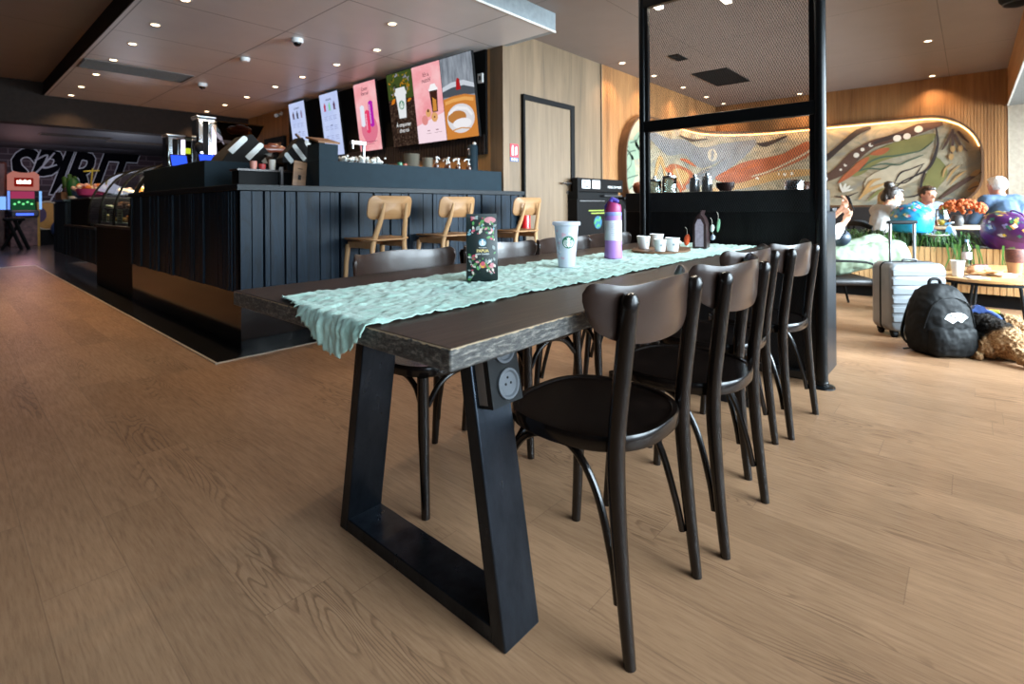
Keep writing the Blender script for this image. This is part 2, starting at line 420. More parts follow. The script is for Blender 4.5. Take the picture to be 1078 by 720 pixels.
# black service-floor border round the bar and its pale edging strip
M_BORDER = pm('black_border_tiles', '#0d0d0e', .25)
m = MB(); m.box(1.21, XS, 3.63, 3.86, 0, .004); m.box(1.21, 1.5, 3.86, 12.45, 0, .004); struct(m.build('floor_border', M_BORDER, smooth=0))
M_STRIP = pm('pale_metal_strip', '#d9d2c4', .35, .5)
m = MB(); m.box(1.195, XS, 3.618, 3.63, 0, .006); m.box(1.195, 1.21, 3.63, 12.45, 0, .006); struct(m.build('trim_1', M_STRIP, smooth=0))
m = MB(); m.box(XL, 1.195, 12.44, 12.46, 0, .006); struct(m.build('trim_2', M_STRIP, smooth=0))

# ------------------------------------------------------------------ doors
d = struct(MB().box(4.575, 5.49, YD-.03, YD-.0, 0, 2.235).build('door_1', M_DOOR, smooth=0))
m = MB(); m.box(4.545, 4.575, YD-.045, YD, 0, 2.30); m.box(5.49, 5.575, YD-.045, YD, 0, 2.30); m.box(4.575, 5.49, YD-.045, YD, 2.235, 2.30); m.build('door_frame', M_MATBLACK, d, smooth=0)
m = MB(); m.cyl((5.42, YD-.03, 1.285), (5.42, YD-.042, 1.285), .03); m.cyl((5.42, YD-.03, 1.285), (5.42, YD-.09, 1.285), .012); m.tube([(5.42, YD-.085, 1.285), (5.33, YD-.085, 1.285), (5.25, YD-.08, 1.285)], .013); m.cyl((5.42, YD-.03, 1.17), (5.42, YD-.042, 1.17), .026)
m.build('door_handle', M_STEEL, d)
M_PALE = pm('lit_room_tint', '#d9b48a', .5)  # brightness of the lit room beyond the doorway, put into a pale colour
d = struct(MB().box(XS-.015, XS, 9.32, 9.95, 0, 2.20).build('door_2', M_PALE, smooth=0))
m = MB(); m.box(XS-.05, XS, 9.95, 10.05, 0, 2.3); m.box(XS-.05, XS, 9.22, 9.32, 0, 2.3); m.box(XS-.05, XS, 9.32, 9.95, 2.2, 2.3); m.build('door_frame', M_MATBLACK, d, smooth=0)
m = MB(); m.box(XS-.03, XS-.012, 9.60, 9.66, 0, 2.2); m.build('door_stile', M_WHITE, d, smooth=0)

# ------------------------------------------------------------------ light
def area(name, loc, rot, sx, sy, power, col):
    l = bpy.data.lights.new(name, 'AREA'); l.shape = 'RECTANGLE'; l.size = sx; l.size_y = sy; l.energy = power; l.color = col
    o = bpy.data.objects.new(name, l); COL.objects.link(o); o.location = loc; o.rotation_euler = rot; return o
def spot(name, loc, power, col=(1, .66, .36), ang=115, blend=.7, r=.04):
    l = bpy.data.lights.new(name, 'SPOT'); l.energy = power; l.color = col; l.spot_size = R(ang); l.spot_blend = blend; l.shadow_soft_size = r
    o = bpy.data.objects.new(name, l); COL.objects.link(o); o.location = loc; return o
# daylight falling in through the glazed front (area lamps sit just outside the panes)
for i in range(4):
    L = (XR-XL)/4
    area('window_daylight', (XL+L*(i+.5), YW-.55, 1.75), (R(62), 0, 0), L*.98, 2.2, DAY*(.16, .50, 1.7, 1.5)[i], (.82, .91, 1.0)).data.spread = R(125)
M_TRIMW = pm('white_lamp_trim', '#d8cdbf', .4)
def downlight(x, y, z, label, group, power, nm='downlight', ang=115):
    m = MB(); m.lathe([(.036, 0), (.05, 0), (.052, -.004), (.048, -.008), (.038, -.006), (.036, -.002)], (x, y, z), 18, cap=False)
    m.mi = 1; m.lathe([(.037, -.001), (.030, -.0045), (.001, -.006)], (x, y, z), 18)
    o = m.build(nm, [M_TRIMW, M_LAMP]); tag(o, label, 'ceiling light', group)
    s = spot('downlight_lamp', (x, y, z-.02), power, ang=ang); return o
YF = [5.05, 5.95, 6.82, 7.72, 8.72, 9.75, 10.59]
for i, y in enumerate(YF):
    downlight(1.45, y, 2.8, '%s lit downlight from the camera in the left-hand row of the bar ceiling' % ORD[i], 'downlights in the left row of the bar ceiling', BARW)
for i, y in enumerate([5.07, 5.96, 6.86, 7.71, 8.76, 9.70, 10.59]):
    downlight(3.385, y, 2.8, '%s lit downlight from the camera in the bar ceiling row before the menu screens' % ORD[i], 'downlights in the row before the menu screens', BARW*1.5)
downlight(3.005, 4.235, 2.8, 'single lit downlight in the bar ceiling nearest its front edge', 'downlights in the row before the menu screens', BARW)
for i, x in enumerate([6.44, 7.41, 8.49, 9.53, 10.4]):
    downlight(x, 3.645, 3.0, '%s lit downlight from the bar along the slatted wall beyond the mesh screen' % ORD[i], 'downlights along the slatted door wall', MURW)
downlight(8.157, .382, 3.0, 'lit downlight in the taupe ceiling right of the mesh screen, away from the wall', 'downlights over the mural seating', MURW)
downlight(10.44, .44, 3.0, 'lit downlight right of the mesh screen, close against the mural wall', 'downlights over the mural seating', MURW)
downlight(10.44, 2.3, 3.0, 'lit downlight against the mural wall, just hidden behind the screen post', 'downlights over the mural seating', MURW)
downlight(1.6, 12.2, 2.72, 'small white downlight beyond the dark beam over the arcade', 'downlights over the arcade', 5)
downlight(3.9, 12.2, 2.72, 'small downlight beyond the dark beam near the pink glow', 'downlights over the arcade', 5)
a = area('arcade_glow', (1.5, 17, 2.68), (0, 0, 0), 3, 3, 22, (.75, .8, 1))
area('arcade_sign_wash', (2.5, 18.2, 2.6), (R(35), 0, 0), 3, .3, 12, (.8, .75, 1))
l_ = bpy.data.lights.new('arcade_fill', 'POINT'); l_.energy = 45; l_.color = (.8, .85, 1); l_.shadow_soft_size = .5; o_ = bpy.data.objects.new('arcade_fill', l_); COL.objects.link(o_); o_.location = (3.2, 15.5, 1.6)  # unseen fill lamp added to lift the arcade ceiling
for i, (px, py, x0) in enumerate(((0, 2.0, 3.05), (0, 1.515, 3.3))):
    t = thing('linear_pendant_light', ('slim lit linear pendant above the left end of the mesh screen', 'slim lit linear pendant at the top middle of the mesh screen')[i], 'ceiling light', (x0+.58, py, 2.7), 0, 'linear pendant lights')
    x1 = 4.2 if i == 0 else 4.47
    MB().box(x1-1.2, x1, py-.03, py+.03, 2.705, 2.76).build('housing', M_WHITE, t, bevel=.004)
    MB().box(x1-1.19, x1-.002, py-.026, py+.026, 2.695, 2.706).build('diffuser', emit('cool_tube_glow_%d' % i, '#fff1da', 7), t, smooth=0)
    m = MB(); m.cyl((x1-1.05, py, 2.76), (x1-1.05, py, 3.0), .002, seg=6); m.cyl((x1-.15, py, 2.76), (x1-.15, py, 3.0), .002, seg=6); m.build('cable', M_STEEL, t)
    area('pendant_lamp', (x1-.6, py, 2.69), (0, 0, 0), 1.2, .05, PEND, (1, .9, .75))
# pink neon strip behind the beam
m = MB(); m.tube([(2.7, 11.24, 2.36), (4.2, 11.24, 2.36)], .012, 8); o = m.build('neon_tube', emit('pink_neon', '#ff3a9a', 5)); tag(o, 'pink neon tube glowing behind the dark beam', 'neon light')
area('neon_pink_lamp', (3.4, 11.4, 2.5), (R(180), 0, 0), 1.4, .1, 5, (1, .15, .5))

# ------------------------------------------------------------------ ceiling fittings
M_VENT = pm('vent_grey', '#57504b', .5)
def vent(x0, x1, y0, y1, z, label, mt, n=10, along='x'):
    t = thing('ceiling_vent', label, 'vent', ((x0+x1)/2, (y0+y1)/2, z))
    m = MB(); m.box(x0, x1, y0, y0+.02, z-.012, z); m.box(x0, x1, y1-.02, y1, z-.012, z); m.box(x0, x0+.02, y0+.02, y1-.02, z-.012, z); m.box(x1-.02, x1, y0+.02, y1-.02, z-.012, z); m.build('frame', mt, t, smooth=0)
    m = MB()
    for k in range(n):
        if along == 'x': yy = y0+.02+(y1-y0-.04)*(k+.5)/n; m.box(x0+.02, x1-.02, yy-.004, yy+.004, z-.010, z)
        else: xx = x0+.02+(x1-x0-.04)*(k+.5)/n; m.box(xx-.004, xx+.004, y0+.02, y1-.02, z-.010, z)
    m.box(x0+.02, x1-.02, y0+.02, y1-.02, z-.003, z); m.build('grille', mt, t, smooth=0)
vent(1.2, 2.36, 7.87, 8.38, 2.8, 'long flush grey air vent in the bar ceiling beside the left row of downlights', M_VENT, 12)
vent(7.7, 8.78, 2.65, 3.17, 3.0, 'square dark ceiling air grille seen through the upper mesh of the screen', M_MATBLACK, 12)
vent(6.55, 6.87, 2.88, 3.02, 3.0, 'small dark ceiling vent seen through the mesh near the pendant lights', M_MATBLACK, 4)
for i, (x, y, lb) in enumerate(((2.588, 8.277, 'white dome camera on the bar ceiling farthest of three'), (2.589, 5.358, 'white dome camera on the bar ceiling nearest to the front edge'))):
    t = thing('dome_camera', lb, 'security camera', (x, y, 2.8), 0, 'dome cameras on the bar ceiling')
    m = MB(); m.lathe([(.001, 0), (.06, 0), (.062, -.03), (.055, -.045)], (x, y, 2.8), 20); m.build('housing', M_WHITE, t)
    m = MB(); m.ball((x, y, 2.758), (.042, .042, .04)); m.build('lens_dome', pm('smoked_dome_%d' % i, '#101012', .08), t)
m = MB(); m.lathe([(.001, 0), (.055, 0), (.055, -.02), (.04, -.045), (.001, -.047)], (2.493, 6.494, 2.8), 20); tag(m.build('smoke_detector', M_WHITE), 'round white smoke detector between the two ceiling cameras', 'smoke detector')
t = thing('bullet_camera', 'small white bullet camera high on the timber wall beyond the screens', 'security camera', (XS, 9.4, 2.72))
m = MB(); m.lathe([(.001, 0), (.04, 0), (.04, .015), (.001, .016)], (0, 0, 0), 14, Matrix.Translation((XS, 9.4, 2.72)) @ Matrix.Rotation(R(-90), 4, 'Y')); m.cyl((XS, 9.4, 2.72), (XS-.07, 9.4, 2.70), .012); m.build('mount', M_WHITE, t)
m = MB(); m.cyl((XS-.04, 9.45, 2.70), (XS-.13, 9.34, 2.66), .032); m.build('barrel', M_WHITE, t)
t = thing('ceiling_speaker', 'black rounded speaker hanging at the top right corner of the ceiling', 'speaker', (6.8, -.2, 3.0))
m = MB(); m.lathe([(.001, -.14), (.05, -.136), (.10, -.115), (.135, -.07), (.145, 0)], (6.85, -.345, 3.0), 26); m.build('shell', M_MATBLACK, t)
m = MB(); m.lathe([(.10, -.108), (.108, -.112), (.113, -.1)], (6.85, -.345, 2.997), 26, cap=False); m.build('ring', M_DARKGREY, t)
# ------------------------------------------------------------------ communal table
TT = .756
def table_wood():
    n = N('dark_stained_tabletop'); p = n.pos()
    f1 = n.noise(n.scale(p, (6, 90, 90)), 1, 5, .65); f2 = n.noise(n.scale(p, (1.2, 9, 9)), 1, 2)
    f = n.math('ADD', n.math('MULTIPLY', f1, .6), n.math('MULTIPLY', f2, .4))
    c = n.ramp(f, [(.3, lin('#241a15')), (.55, lin('#3d2e26')), (.75, lin('#5c493d'))])
    return n.bsdf(c, .46, 0, .35, f1, .25, .002)
M_TOP = table_wood()
def edge_wood():
    n = N('worn_table_edge'); p = n.pos(); f1 = n.noise(n.scale(p, (40, 60, 160)), 1, 5, .7); z = n.sep(p)[2]
    c = n.ramp(f1, [(.34, lin('#2b2b2c')), (.5, lin('#4a4947')), (.68, lin('#8b857c'))])
    worn = n.math('GREATER_THAN', n.math('ADD', z, n.math('MULTIPLY', n.noise(n.scale(p, (60, 60, 60)), 1, 3), .012)), TT+.0025)
    c = n.mix(n.math('MULTIPLY', worn, .75), c, lin('#b59a78'))
    return n.bsdf(c, .4, 0, .5, f1, .8, .003)
M_TEDGE = edge_wood()
T = thing('communal_table', 'long dark timber communal table with black trapezoid steel legs under the green runner', 'table', (1.9, 1.15, 0))
x0, x1, y0, y1, zb = .588, 3.17, .668, 1.632, .713
m = MB()
nx = 40
def edge_y(i, base, s): return base+s*.003*noise.noise((i*.9, base*5, 0))
top = []; 
vA = [(x0+(x1-x0)*i/nx, edge_y(i, y0, 1)) for i in range(nx+1)]; vB = [(x0+(x1-x0)*i/nx, edge_y(i, y1, 1)) for i in range(nx+1)]
bm = m.bm
ta = [bm.verts.new((a, b, TT)) for a, b in vA]; tb = [bm.verts.new((a, b, TT)) for a, b in vB]
ua = [bm.verts.new((a, b, zb)) for a, b in vA]; ub = [bm.verts.new((a, b, zb)) for a, b in vB]
for i in range(nx):
    m.mi = 0; m.face([ta[i], ta[i+1], tb[i+1], tb[i]]); m.face([ua[i], ub[i], ub[i+1], ua[i+1]])
    m.mi = 1; m.face([ua[i], ua[i+1], ta[i+1], ta[i]]); m.face([ub[i], tb[i], tb[i+1], ub[i+1]])
m.face([ua[0], ta[0], tb[0], ub[0]]); m.face([ua[-1], ub[-1], tb[-1], ta[-1]])
m.build('tabletop', [M_TOP, M_TEDGE], T, smooth=30, bevel=.004)
def steel():
    n = N('blackened_steel'); p = n.pos(); f = n.noise(n.scale(p, (14, 14, 5)), 1, 5, .65)
    c = n.ramp(f, [(.3, lin('#1d2127')), (.7, lin('#353b44'))]); rg = n.ramp(f, [(.3, (.42,)*3+(1,)), (.7, (.24,)*3+(1,))])
    return n.bsdf(c, rg, .8, .5, f, .06, .002)
M_LEG = steel()
def legframe(X0):
    X1 = X0+.122; th = .042
    by0, by1 = .778, 1.482; ty0, ty1 = .899, 1.361; zt = zb; zf = .04
    yl = lambda z: by0+(ty0-by0)*z/zt; yr = lambda z: by1+(ty1-by1)*z/zt
    m = MB()
    for x in (0,):
        m.hexa([(X0, yl(0), 0), (X1, yl(0), 0), (X1, yl(0)+th, 0), (X0, yl(0)+th, 0)], [(X0, yl(zt), zt), (X1, yl(zt), zt), (X1, yl(zt)+th, zt), (X0, yl(zt)+th, zt)])
    a = m.build('leg', M_LEG, T, bevel=.004)
    m = MB(); m.hexa([(X0, yr(0)-th, 0), (X1, yr(0)-th, 0), (X1, yr(0), 0), (X0, yr(0), 0)], [(X0, yr(zt)-th, zt), (X1, yr(zt)-th, zt), (X1, yr(zt), zt), (X0, yr(zt), zt)])
    b = m.build('leg', M_LEG, T, bevel=.004)
    m = MB(); m.box(X0+.001, X1-.001, yl(0)+th, yr(0)-th, 0, zf); m.build('foot_rail', M_LEG, T, bevel=.003)
    m = MB(); m.box(X0+.002, X1-.002, yl(zt)+th, yr(zt)-th, zt-.03, zt-.001); m.build('top_rail', M_LEG, T, bevel=.002)
    return a
lg = legframe(.841); legframe(2.66)
# socket block screwed to the near leg
M_SOCK = pm('socket_black', '#101214', .45, spec=.25); M_SOCKG = pm('socket_grey', '#585c61', .4); M_SOCKB = pm('socket_beige_side', '#6a625c', .45)
def legY(z): return .778+(.899-.778)*z/.713
m = MB(); zs0, zs1 = .515, .705
nrm = Vector((0, -1, (.899-.778)/.713)).normalized() ; nrm = Vector((0, -1, .17)).normalized(); upn = Vector((0, .17, 1)).normalized()
B0 = Vector((.905, legY(.61), .61))
Ms = Matrix((Vector((1, 0, 0)), -nrm, upn)).transposed().to_4x4(); Ms.translation = B0
m.box(-.052, .052, -.046, 0, -.088, .088, Ms)
m.mi = 1; m.box(-.0525, -.052, -.03, -.002, -.08, .08, Ms)
so = m.build('socket_block', [M_SOCK, M_SOCKB], T, bevel=.004)
for k, dz in enumerate((-.042, .042)):
    m = MB(); rt = Ms @ Matrix.Translation((.006, -.046, dz)) @ Matrix.Rotation(R(90), 4, 'X')
    m.lathe([(.001, .002), (.027, .002), (.031, .006), (.036, .006), (.036, -.002)], (0, 0, 0), 28, rt)
    m.mi = 1
    if k == 0:
        for q in ((-.009, 0), (.009, 0), (0, .014)): m.lathe([(.0001, .003), (.003, .003), (.003, .001)], (q[0], q[1], 0), 10, rt)
    else:
        for q in (-.006, .006): m.box(q-.003, q+.003, -.008, .008, .001, .0035, rt)
    m.build('socket', [M_SOCKG, M_MATBLACK], so)

# ------------------------------------------------------------------ runner
def runner_mat():
    n = N('mint_gauze'); p = n.pos(); f = n.noise(n.scale(p, (60, 60, 60)), 1, 4, .6); g = n.noise(p, 11, 3)
    c = n.ramp(g, [(.3, lin('#a3c9bb')), (.7, lin('#bfe0d3'))])
    n.bsdf(c, .9, 0, .15, f, .5, .004)
    n.b.inputs['Sheen Weight'].default_value = .25
    return n.m
M_RUN = runner_mat()
def run_h(a, b):                            # crinkled gauze
    return .0045*noise.noise((a*26, b*48, 0))+.004*noise.noise((a*60, b*95, 3))+.005*abs(noise.noise((a*14, b*22, 7)))
def run_pt(u, v):
    hs = [.022, .05, .082, .078, .058, .034, .012, -.004, -.016, -.026, -.034]; q = v*10; k0 = min(int(q), 9)
    hang = hs[k0]+(hs[k0+1]-hs[k0])*(q-k0)+.014*noise.noise((v*26, 1, 8))+.008*noise.noise((v*70, 4, 8))
    s = -hang+u*(2.555+hang)                 # along the table; negative hangs over the end
    b = v-.5; wv = .008*noise.noise((s*30, v*.5+9, 1))+.006*noise.noise((s*75, v*.5, 4))+.018*noise.noise((s*3, 2, round(v)))
    y = 1.145+b*.47+(wv if abs(b) > .3 else wv*abs(b)/.3)
    if s < 0: y += (.03*s/.1)*(-.2)
    xx = .582
    ragged = .028*noise.noise((v*9, 3, 3))+.02*noise.noise((v*30, 1, 8))+.035*math.sin((v-.05)*PI)-.06*(v > .72)*(v-.72)/.28-.0
    if s >= 0:
        x = xx+s; z = TT+.0045+run_h(x, y)+(.004 if s < .03 else 0)
    else:
        k = s
        fold = .016*noise.noise((y*30, 0, 2))+.006*noise.noise((y*90, s*20, 5))
        t = min(1, -s/.02)
        x = xx-.006*t-abs(fold)*t*1.2-.004; z = TT+.006+k if -s > .004 else TT+.006
        y = y+.02*(v-.5)*(-s/.1)
    return (x, y, z)
m = MB(); m.grid(run_pt, 420, 90)
o = m.build('table_runner', M_RUN, smooth=180, solid=.002, normals=False); tag(o, 'mint green crinkled gauze runner with frayed edges along the communal table', 'table runner')

# ------------------------------------------------------------------ bentwood chairs
def chair_wood():
    n = N('espresso_beech'); p = n.obj(); f = n.noise(n.scale(p, (20, 20, 5)), 1, 4, .6)
    c = n.ramp(f, [(.3, lin('#0b0807')), (.7, lin('#1a1310'))]); n.bsdf(c, .24, 0, .38, f, .05, .002)
    n.b.inputs['Coat Weight'].default_value = .25; n.b.inputs['Coat Roughness'].default_value = .12; return n.m
M_CH = chair_wood()
M_CHB = pm('brown_stained_ply', '#33251f', .28, 0, .2, 9, .4, Coat_Weight=.3, Coat_Roughness=.14); M_SCREW = pm('chair_screw', '#8a8c90', .3, 1)
def make_chair(label):
    t = thing('bentwood_chair', label, 'chair')
    st = .475
    def outline(k):                         # seat outline, front = +y
        pts = []
        for i in range(48):
            a = 2*PI*i/48; c, s = math.cos(a), math.sin(a)
            e = 2.7
            px = .205*math.copysign(abs(c)**(2/e), c); py = .205*math.copysign(abs(s)**(2/e), s)
            if py < 0: px *= 1-.10*(-py/.205)**1.5
            pts.append((px*k, py*k+.0))
        return pts
    m = MB(); rings = []
    for k, z in ((.90, st-.034), (.985, st-.036), (1.0, st-.030), (1.0, st-.006), (.985, st), (.93, st), (.915, st-.004), (.5, st-.006), (.02, st-.006)):
        rings.append([(x, y, z) for x, y in outline(k)])
    m.rings(rings); m.build('seat', M_CH, t, local=True, smooth=45)
    for s in (-1, 1):                       # front legs
        m = MB(); m.tube(bez([(s*.168, .165, st-.03), (s*.172, .172, .25), (s*.180, .190, .0)], 6), [.019]*3+[.0185]*4+[.017, .016, .0155, .015, .0145, .014], 14)
        m.build('leg', M_CH, t, local=True)
    rear = lambda s: bez([(s*.182, -.200, 0), (s*.180, -.183, .16), (s*.176, -.168, .34), (s*.175, -.166, .47), (s*.175, -.184, .64), (s*.176, -.204, .795)], 5)
    rl_ = {}
    for s in (-1, 1):
        pts = rear(s); n = len(pts)
        rs = [.0135+.007*min(1, i/(n*.45)) for i in range(n)]
        pts.append(pts[-1]+Vector((0, -.001, .012))); rs.append(.014); pts.append(pts[-1]+Vector((0, 0, .004))); rs.append(.004)
        m = MB(); m.tube(pts, rs, 14); lo = m.build('leg', M_CH, t, local=True); rl_[s] = lo
    # wrap-round backrest
    def back(u, v):                         # u across -1..1, v up 0..1
        TM = 1.45
        x = .236*math.sin(u*TM)/math.sin(TM)
        y = -.232+.088*(1-math.cos(u*TM))/(1-math.cos(TM))
        zt = .828-.008*math.exp(-((abs(u)-.5)/.25)**2)+.008*u*u; zb_ = .680+.074*abs(u)**2.4
        c = math.sqrt(max(0, 1-(max(0, abs(u)-.80)/.202)**2)); mid = zt*.56+zb_*.44
        zt = mid+(zt-mid)*c; zb_ = mid+(zb_-mid)*c
        return Vector((x, y-.012*(v-.5)*(1-u*u)+.024, zb_+(zt-zb_)*v))
    m = MB(); nu, nv = 36, 8; rings = []
    th = .0065
    for i in range(nu+1):
        u = -.995+1.99*i/nu
        c0 = back(u, .5); tn = (back(min(u+.01, 1), .5)-back(max(u-.01, -1), .5)).normalized(); nn = Vector((tn.y, -tn.x, 0))
        ring = []
        for j in range(nv+1): ring.append(back(u, j/nv)+nn*th*(1 if 0 < j < nv else .5))
        for j in range(nv, -1, -1): ring.append(back(u, j/nv)-nn*th*(1 if 0 < j < nv else .5))
        rings.append(ring)
    m.rings(rings); m.build('backrest', M_CHB, t, local=True, smooth=60)
    for s in (-1, 1):
        for z in (.735, .775):
            m = MB(); m.ball((s*.1755, -.2125-(z-.735)*.13, z), (.0055, .004, .0055), 10, 6); m.build('screw', M_SCREW, rl_[s], local=True)
    # bent braces: two side hoops and one front hoop
    for s in (-1, 1):
        m = MB(); m.tube(bez([(s*.172, -.165, .115), (s*.166, -.148, .20), (s*.160, -.105, .335), (s*.156, -.04, .415), (s*.156, .04, .430), (s*.160, .11, .405), (s*.166, .150, .355)], 6), .0095, 10)
        m.build('side_brace', M_CH, t, local=True)
    m = MB(); m.tube(bez([(-.150, .166, .345), (-.09, .16, .405), (0, .158, .43), (.09, .16, .405), (.150, .166, .345)], 6), .0095, 10); m.build('front_brace', M_CH, t, local=True)
    return t
right = [(1.178, .755, R(0)), (1.672, .722, R(-.5)), (2.148, .812, R(.8)), (2.615, .765, R(-3))]
left = [(1.225, 1.50, R(180)), (1.755, 1.495, R(179)), (2.25, 1.49, R(181)), (2.72, 1.495, R(180))]
wl = ['nearest dark bentwood chair on the window side, beside the leg with the socket block', 'second dark bentwood chair from the camera on the window side of the table', 'third dark bentwood chair from the camera on the window side of the table', 'farthest dark bentwood chair on the window side, right against the mesh screen']
bl = ['nearest dark bentwood chair on the bar side, its back left of the coffee bag', 'second dark bentwood chair on the bar side, its back partly behind the coffee bag', 'third dark bentwood chair on the bar side, its back behind the frosted cup', 'farthest dark bentwood chair on the bar side, its back beside the purple bottle']
c0 = make_chair(wl[0]); c0['group'] = 'bentwood chairs at the communal table'
c0.location = (right[0][0], right[0][1], 0)
for (x, y, a), l in list(zip(right, wl))[1:]+list(zip(left, bl)): dup(c0, (x, y, 0), a, l)

# ------------------------------------------------------------------ things on the table
def decal_disc(m, f, cx, cz, r, n=20, k=3):
    c = m.bm.verts.new(f(cx, cz)); prev = None
    for j in range(1, k+1):
        ring = [m.bm.verts.new(f(cx+r*j/k*math.cos(2*PI*i/n), cz+r*j/k*math.sin(2*PI*i/n))) for i in range(n)]
        for i in range(n):
            if prev is None: m.face([c, ring[i], ring[(i+1) % n]])
            else: m.face([prev[i], ring[i], ring[(i+1) % n], prev[(i+1) % n]])
        prev = ring
def decal_strip(m, f, pts, wdt):
    pts = [Vector((p[0], p[1], 0)) for p in pts]; L = []; Q = []
    for i, p in enumerate(pts):
        d = (pts[min(i+1, len(pts)-1)]-pts[max(i-1, 0)]).normalized(); nn = Vector((-d.y, d.x, 0))
        wd = wdt[i] if isinstance(wdt, (list, tuple)) else wdt
        L.append(m.bm.verts.new(f(p.x+nn.x*wd/2, p.y+nn.y*wd/2))); Q.append(m.bm.verts.new(f(p.x-nn.x*wd/2, p.y-nn.y*wd/2)))
    for i in range(len(pts)-1): m.face([L[i], L[i+1], Q[i+1], Q[i]])
def decal_poly(m, f, pts): m.poly([f(*p) for p in pts])
M_GREEN = pm('logo_green', '#0b6b4a', .5, 0, .03); M_LWHITE = pm('logo_white', '#eef0ee', .5, 0, .02)
def siren(name, parent, f, r, green=None, white=None, disc=True):
    """round green badge: crowned long-haired figure with two tails"""
    m = MB(); g = lambda d: (lambda a, b: f(a, b, d))
    if disc: decal_disc(m, g(.0003), 0, 0, r, 28, 4)
    m.mi = 1
    for s in (-1, 1):
        for k, (a, b) in enumerate(((.30, .42), (.46, .58), (.62, .76))):
            decal_strip(m, g(.0008), [(s*r*(a+.02), r*.38), (s*r*(b-.06), r*.1), (s*r*(a+.04), -r*.2), (s*r*(b-.04), -r*.48)], r*.08)
        decal_strip(m, g(.0008), [(s*r*.3, -r*.75), (s*r*.68, -r*.42), (s*r*.8, r*.1)], [r*.16, r*.12, r*.04])
    decal_disc(m, g(.0009), 0, r*.22, r*.26, 14, 2)
    decal_poly(m, g(.0009), [(-r*.24, r*.48), (-r*.3, r*.78), (-r*.1, r*.62), (0, r*.92), (r*.1, r*.62), (r*.3, r*.78), (r*.24, r*.48)])
    decal_poly(m, g(.0009), [(-r*.2, -r*.02), (-r*.3, -r*.5), (0, -r*.85), (r*.3, -r*.5), (r*.2, -r*.02)])
    m.mi = 0
    for s in (-1, 1): decal_strip(m, g(.0013), [(s*r*.05, r*.26), (s*r*.17, r*.28)], r*.05)
    decal_strip(m, g(.0013), [(-r*.07, r*.08), (r*.07, r*.08)], r*.05)
    return m.build(name, [green or M_GREEN, white or M_LWHITE], parent, local=True, smooth=0)
def flat(y=0): return lambda a, b, d: (a, y-d, b)
# black coffee bag
BAG = pm('coffee_bag_foil', '#14201f', .38, .1, .2, 30)
t = thing('coffee_bag', 'upright dark coffee bag with floral print on the near part of the runner', 'coffee bag', (1.166, 1.17, TT+.008), R(-39.5))
m = MB(); w2, H_ = .0485, .212; rings = []
for z, wx, dp in ((0, .93, .030), (.004, 1, .033), (.06, 1, .032), (.13, 1, .026), (.175, 1, .014), (.198, 1.0, .004), (.206, 1.0, .003), (H_, 1.0, .0025)):
    rings.append([(-w2*wx, -dp*.75, z), (-w2*.4, -dp-.002, z), (w2*.4, -dp-.002, z), (w2*wx, -dp*.75, z), (w2*wx, dp*.75, z), (0, dp, z), (-w2*wx, dp*.75, z)])
m.rings(rings); m.build('pouch', BAG, t, local=True, smooth=50)
def bagface(a, b, d):
    tt = [(0, .032), (.06, .034), (.13, .028), (.175, .016), (.198, .006), (.25, .004)]
    for (z0, d0), (z1, d1) in zip(tt, tt[1:]):
        if z0 <= b <= z1: dp = d0+(d1-d0)*(b-z0)/(z1-z0); break
    if abs(a) > w2*.4: dp -= (dp*.26)*(abs(a)-w2*.4)/(w2*.6)
    return (a, -dp-.0012-d, b)
pal = [pm('print_%d' % i, h, .5, 0, .05) for i, h in enumerate(('#4c8a4a', '#b8485a', '#d8993c', '#cfc6b6', '#c07f84', '#6f9aa4', '#7d8884'))]
m = MB(); r2 = random.Random(5)
def leaf(m, f, cx, cz, L, a, wd):
    pts = []
    for i in range(7):
        q = i/6; pts.append((cx+math.cos(a)*L*q-math.sin(a)*wd*math.sin(q*PI), cz+math.sin(a)*L*q+math.cos(a)*wd*math.sin(q*PI)))
    for i in range(5, 0, -1):
        q = i/6; pts.append((cx+math.cos(a)*L*q+math.sin(a)*wd*math.sin(q*PI), cz+math.sin(a)*L*q-math.cos(a)*wd*math.sin(q*PI)))
    decal_poly(m, f, pts)
f3 = lambda a, b: bagface(a, b, .0004)
for i in range(105):
    a = r2.uniform(-.044, .044); b = r2.choice([r2.uniform(.006, .075), r2.uniform(.14, .198)]) if i < 78 else r2.uniform(.02, .19)
    if abs(a) < .028 and .075 < b < .14: a = math.copysign(r2.uniform(.034, .045), a)
    m.mi = r2.choice([0, 0, 1, 3, 3, 4, 5, 6, 6]); L = r2.uniform(.008, .021)
    a = max(-.043+L*.5, min(.043-L*.5, a)); leaf(m, f3, a, b, L*.8, r2.uniform(0, 6.28), L*.22)
for cx, cz, L, a, mi in ((-.040, .008, .03, .35, 0), (-.03, .05, .016, .6, 0), (.024, .05, .012, .4, 4), (-.038, .035, .01, .2, 1), (-.02, .16, .02, .8, 6), (-.006, .186, .016, .3, 0)):
    m.mi = mi; leaf(m, f3, cx, cz, L, a, L*.3)
m.mi = 2; decal_disc(m, f3, .0, .052, .010, 12, 2); m.mi = 1; decal_disc(m, lambda a, b: bagface(a, b, .0007), .0, .056, .007, 12, 2); m.mi = 4; decal_disc(m, f3, .03, .05, .008, 12, 2)
m.mi = 4
decal_poly(m, f3, [(.026+.019*math.cos(2*PI*i/20), .192+.010*math.sin(2*PI*i/20)) for i in range(20)])
m.build('floral_print', pal, t, local=True, smooth=0)
siren('badge', t, lambda a, b, d: bagface(a+.0, b+.122, d+.0006), .0125, pm('badge_teal', '#1f6f86', .5), M_LWHITE)
M_GOLD = pm('label_gold', '#d9c07a', .5, 0, .03)
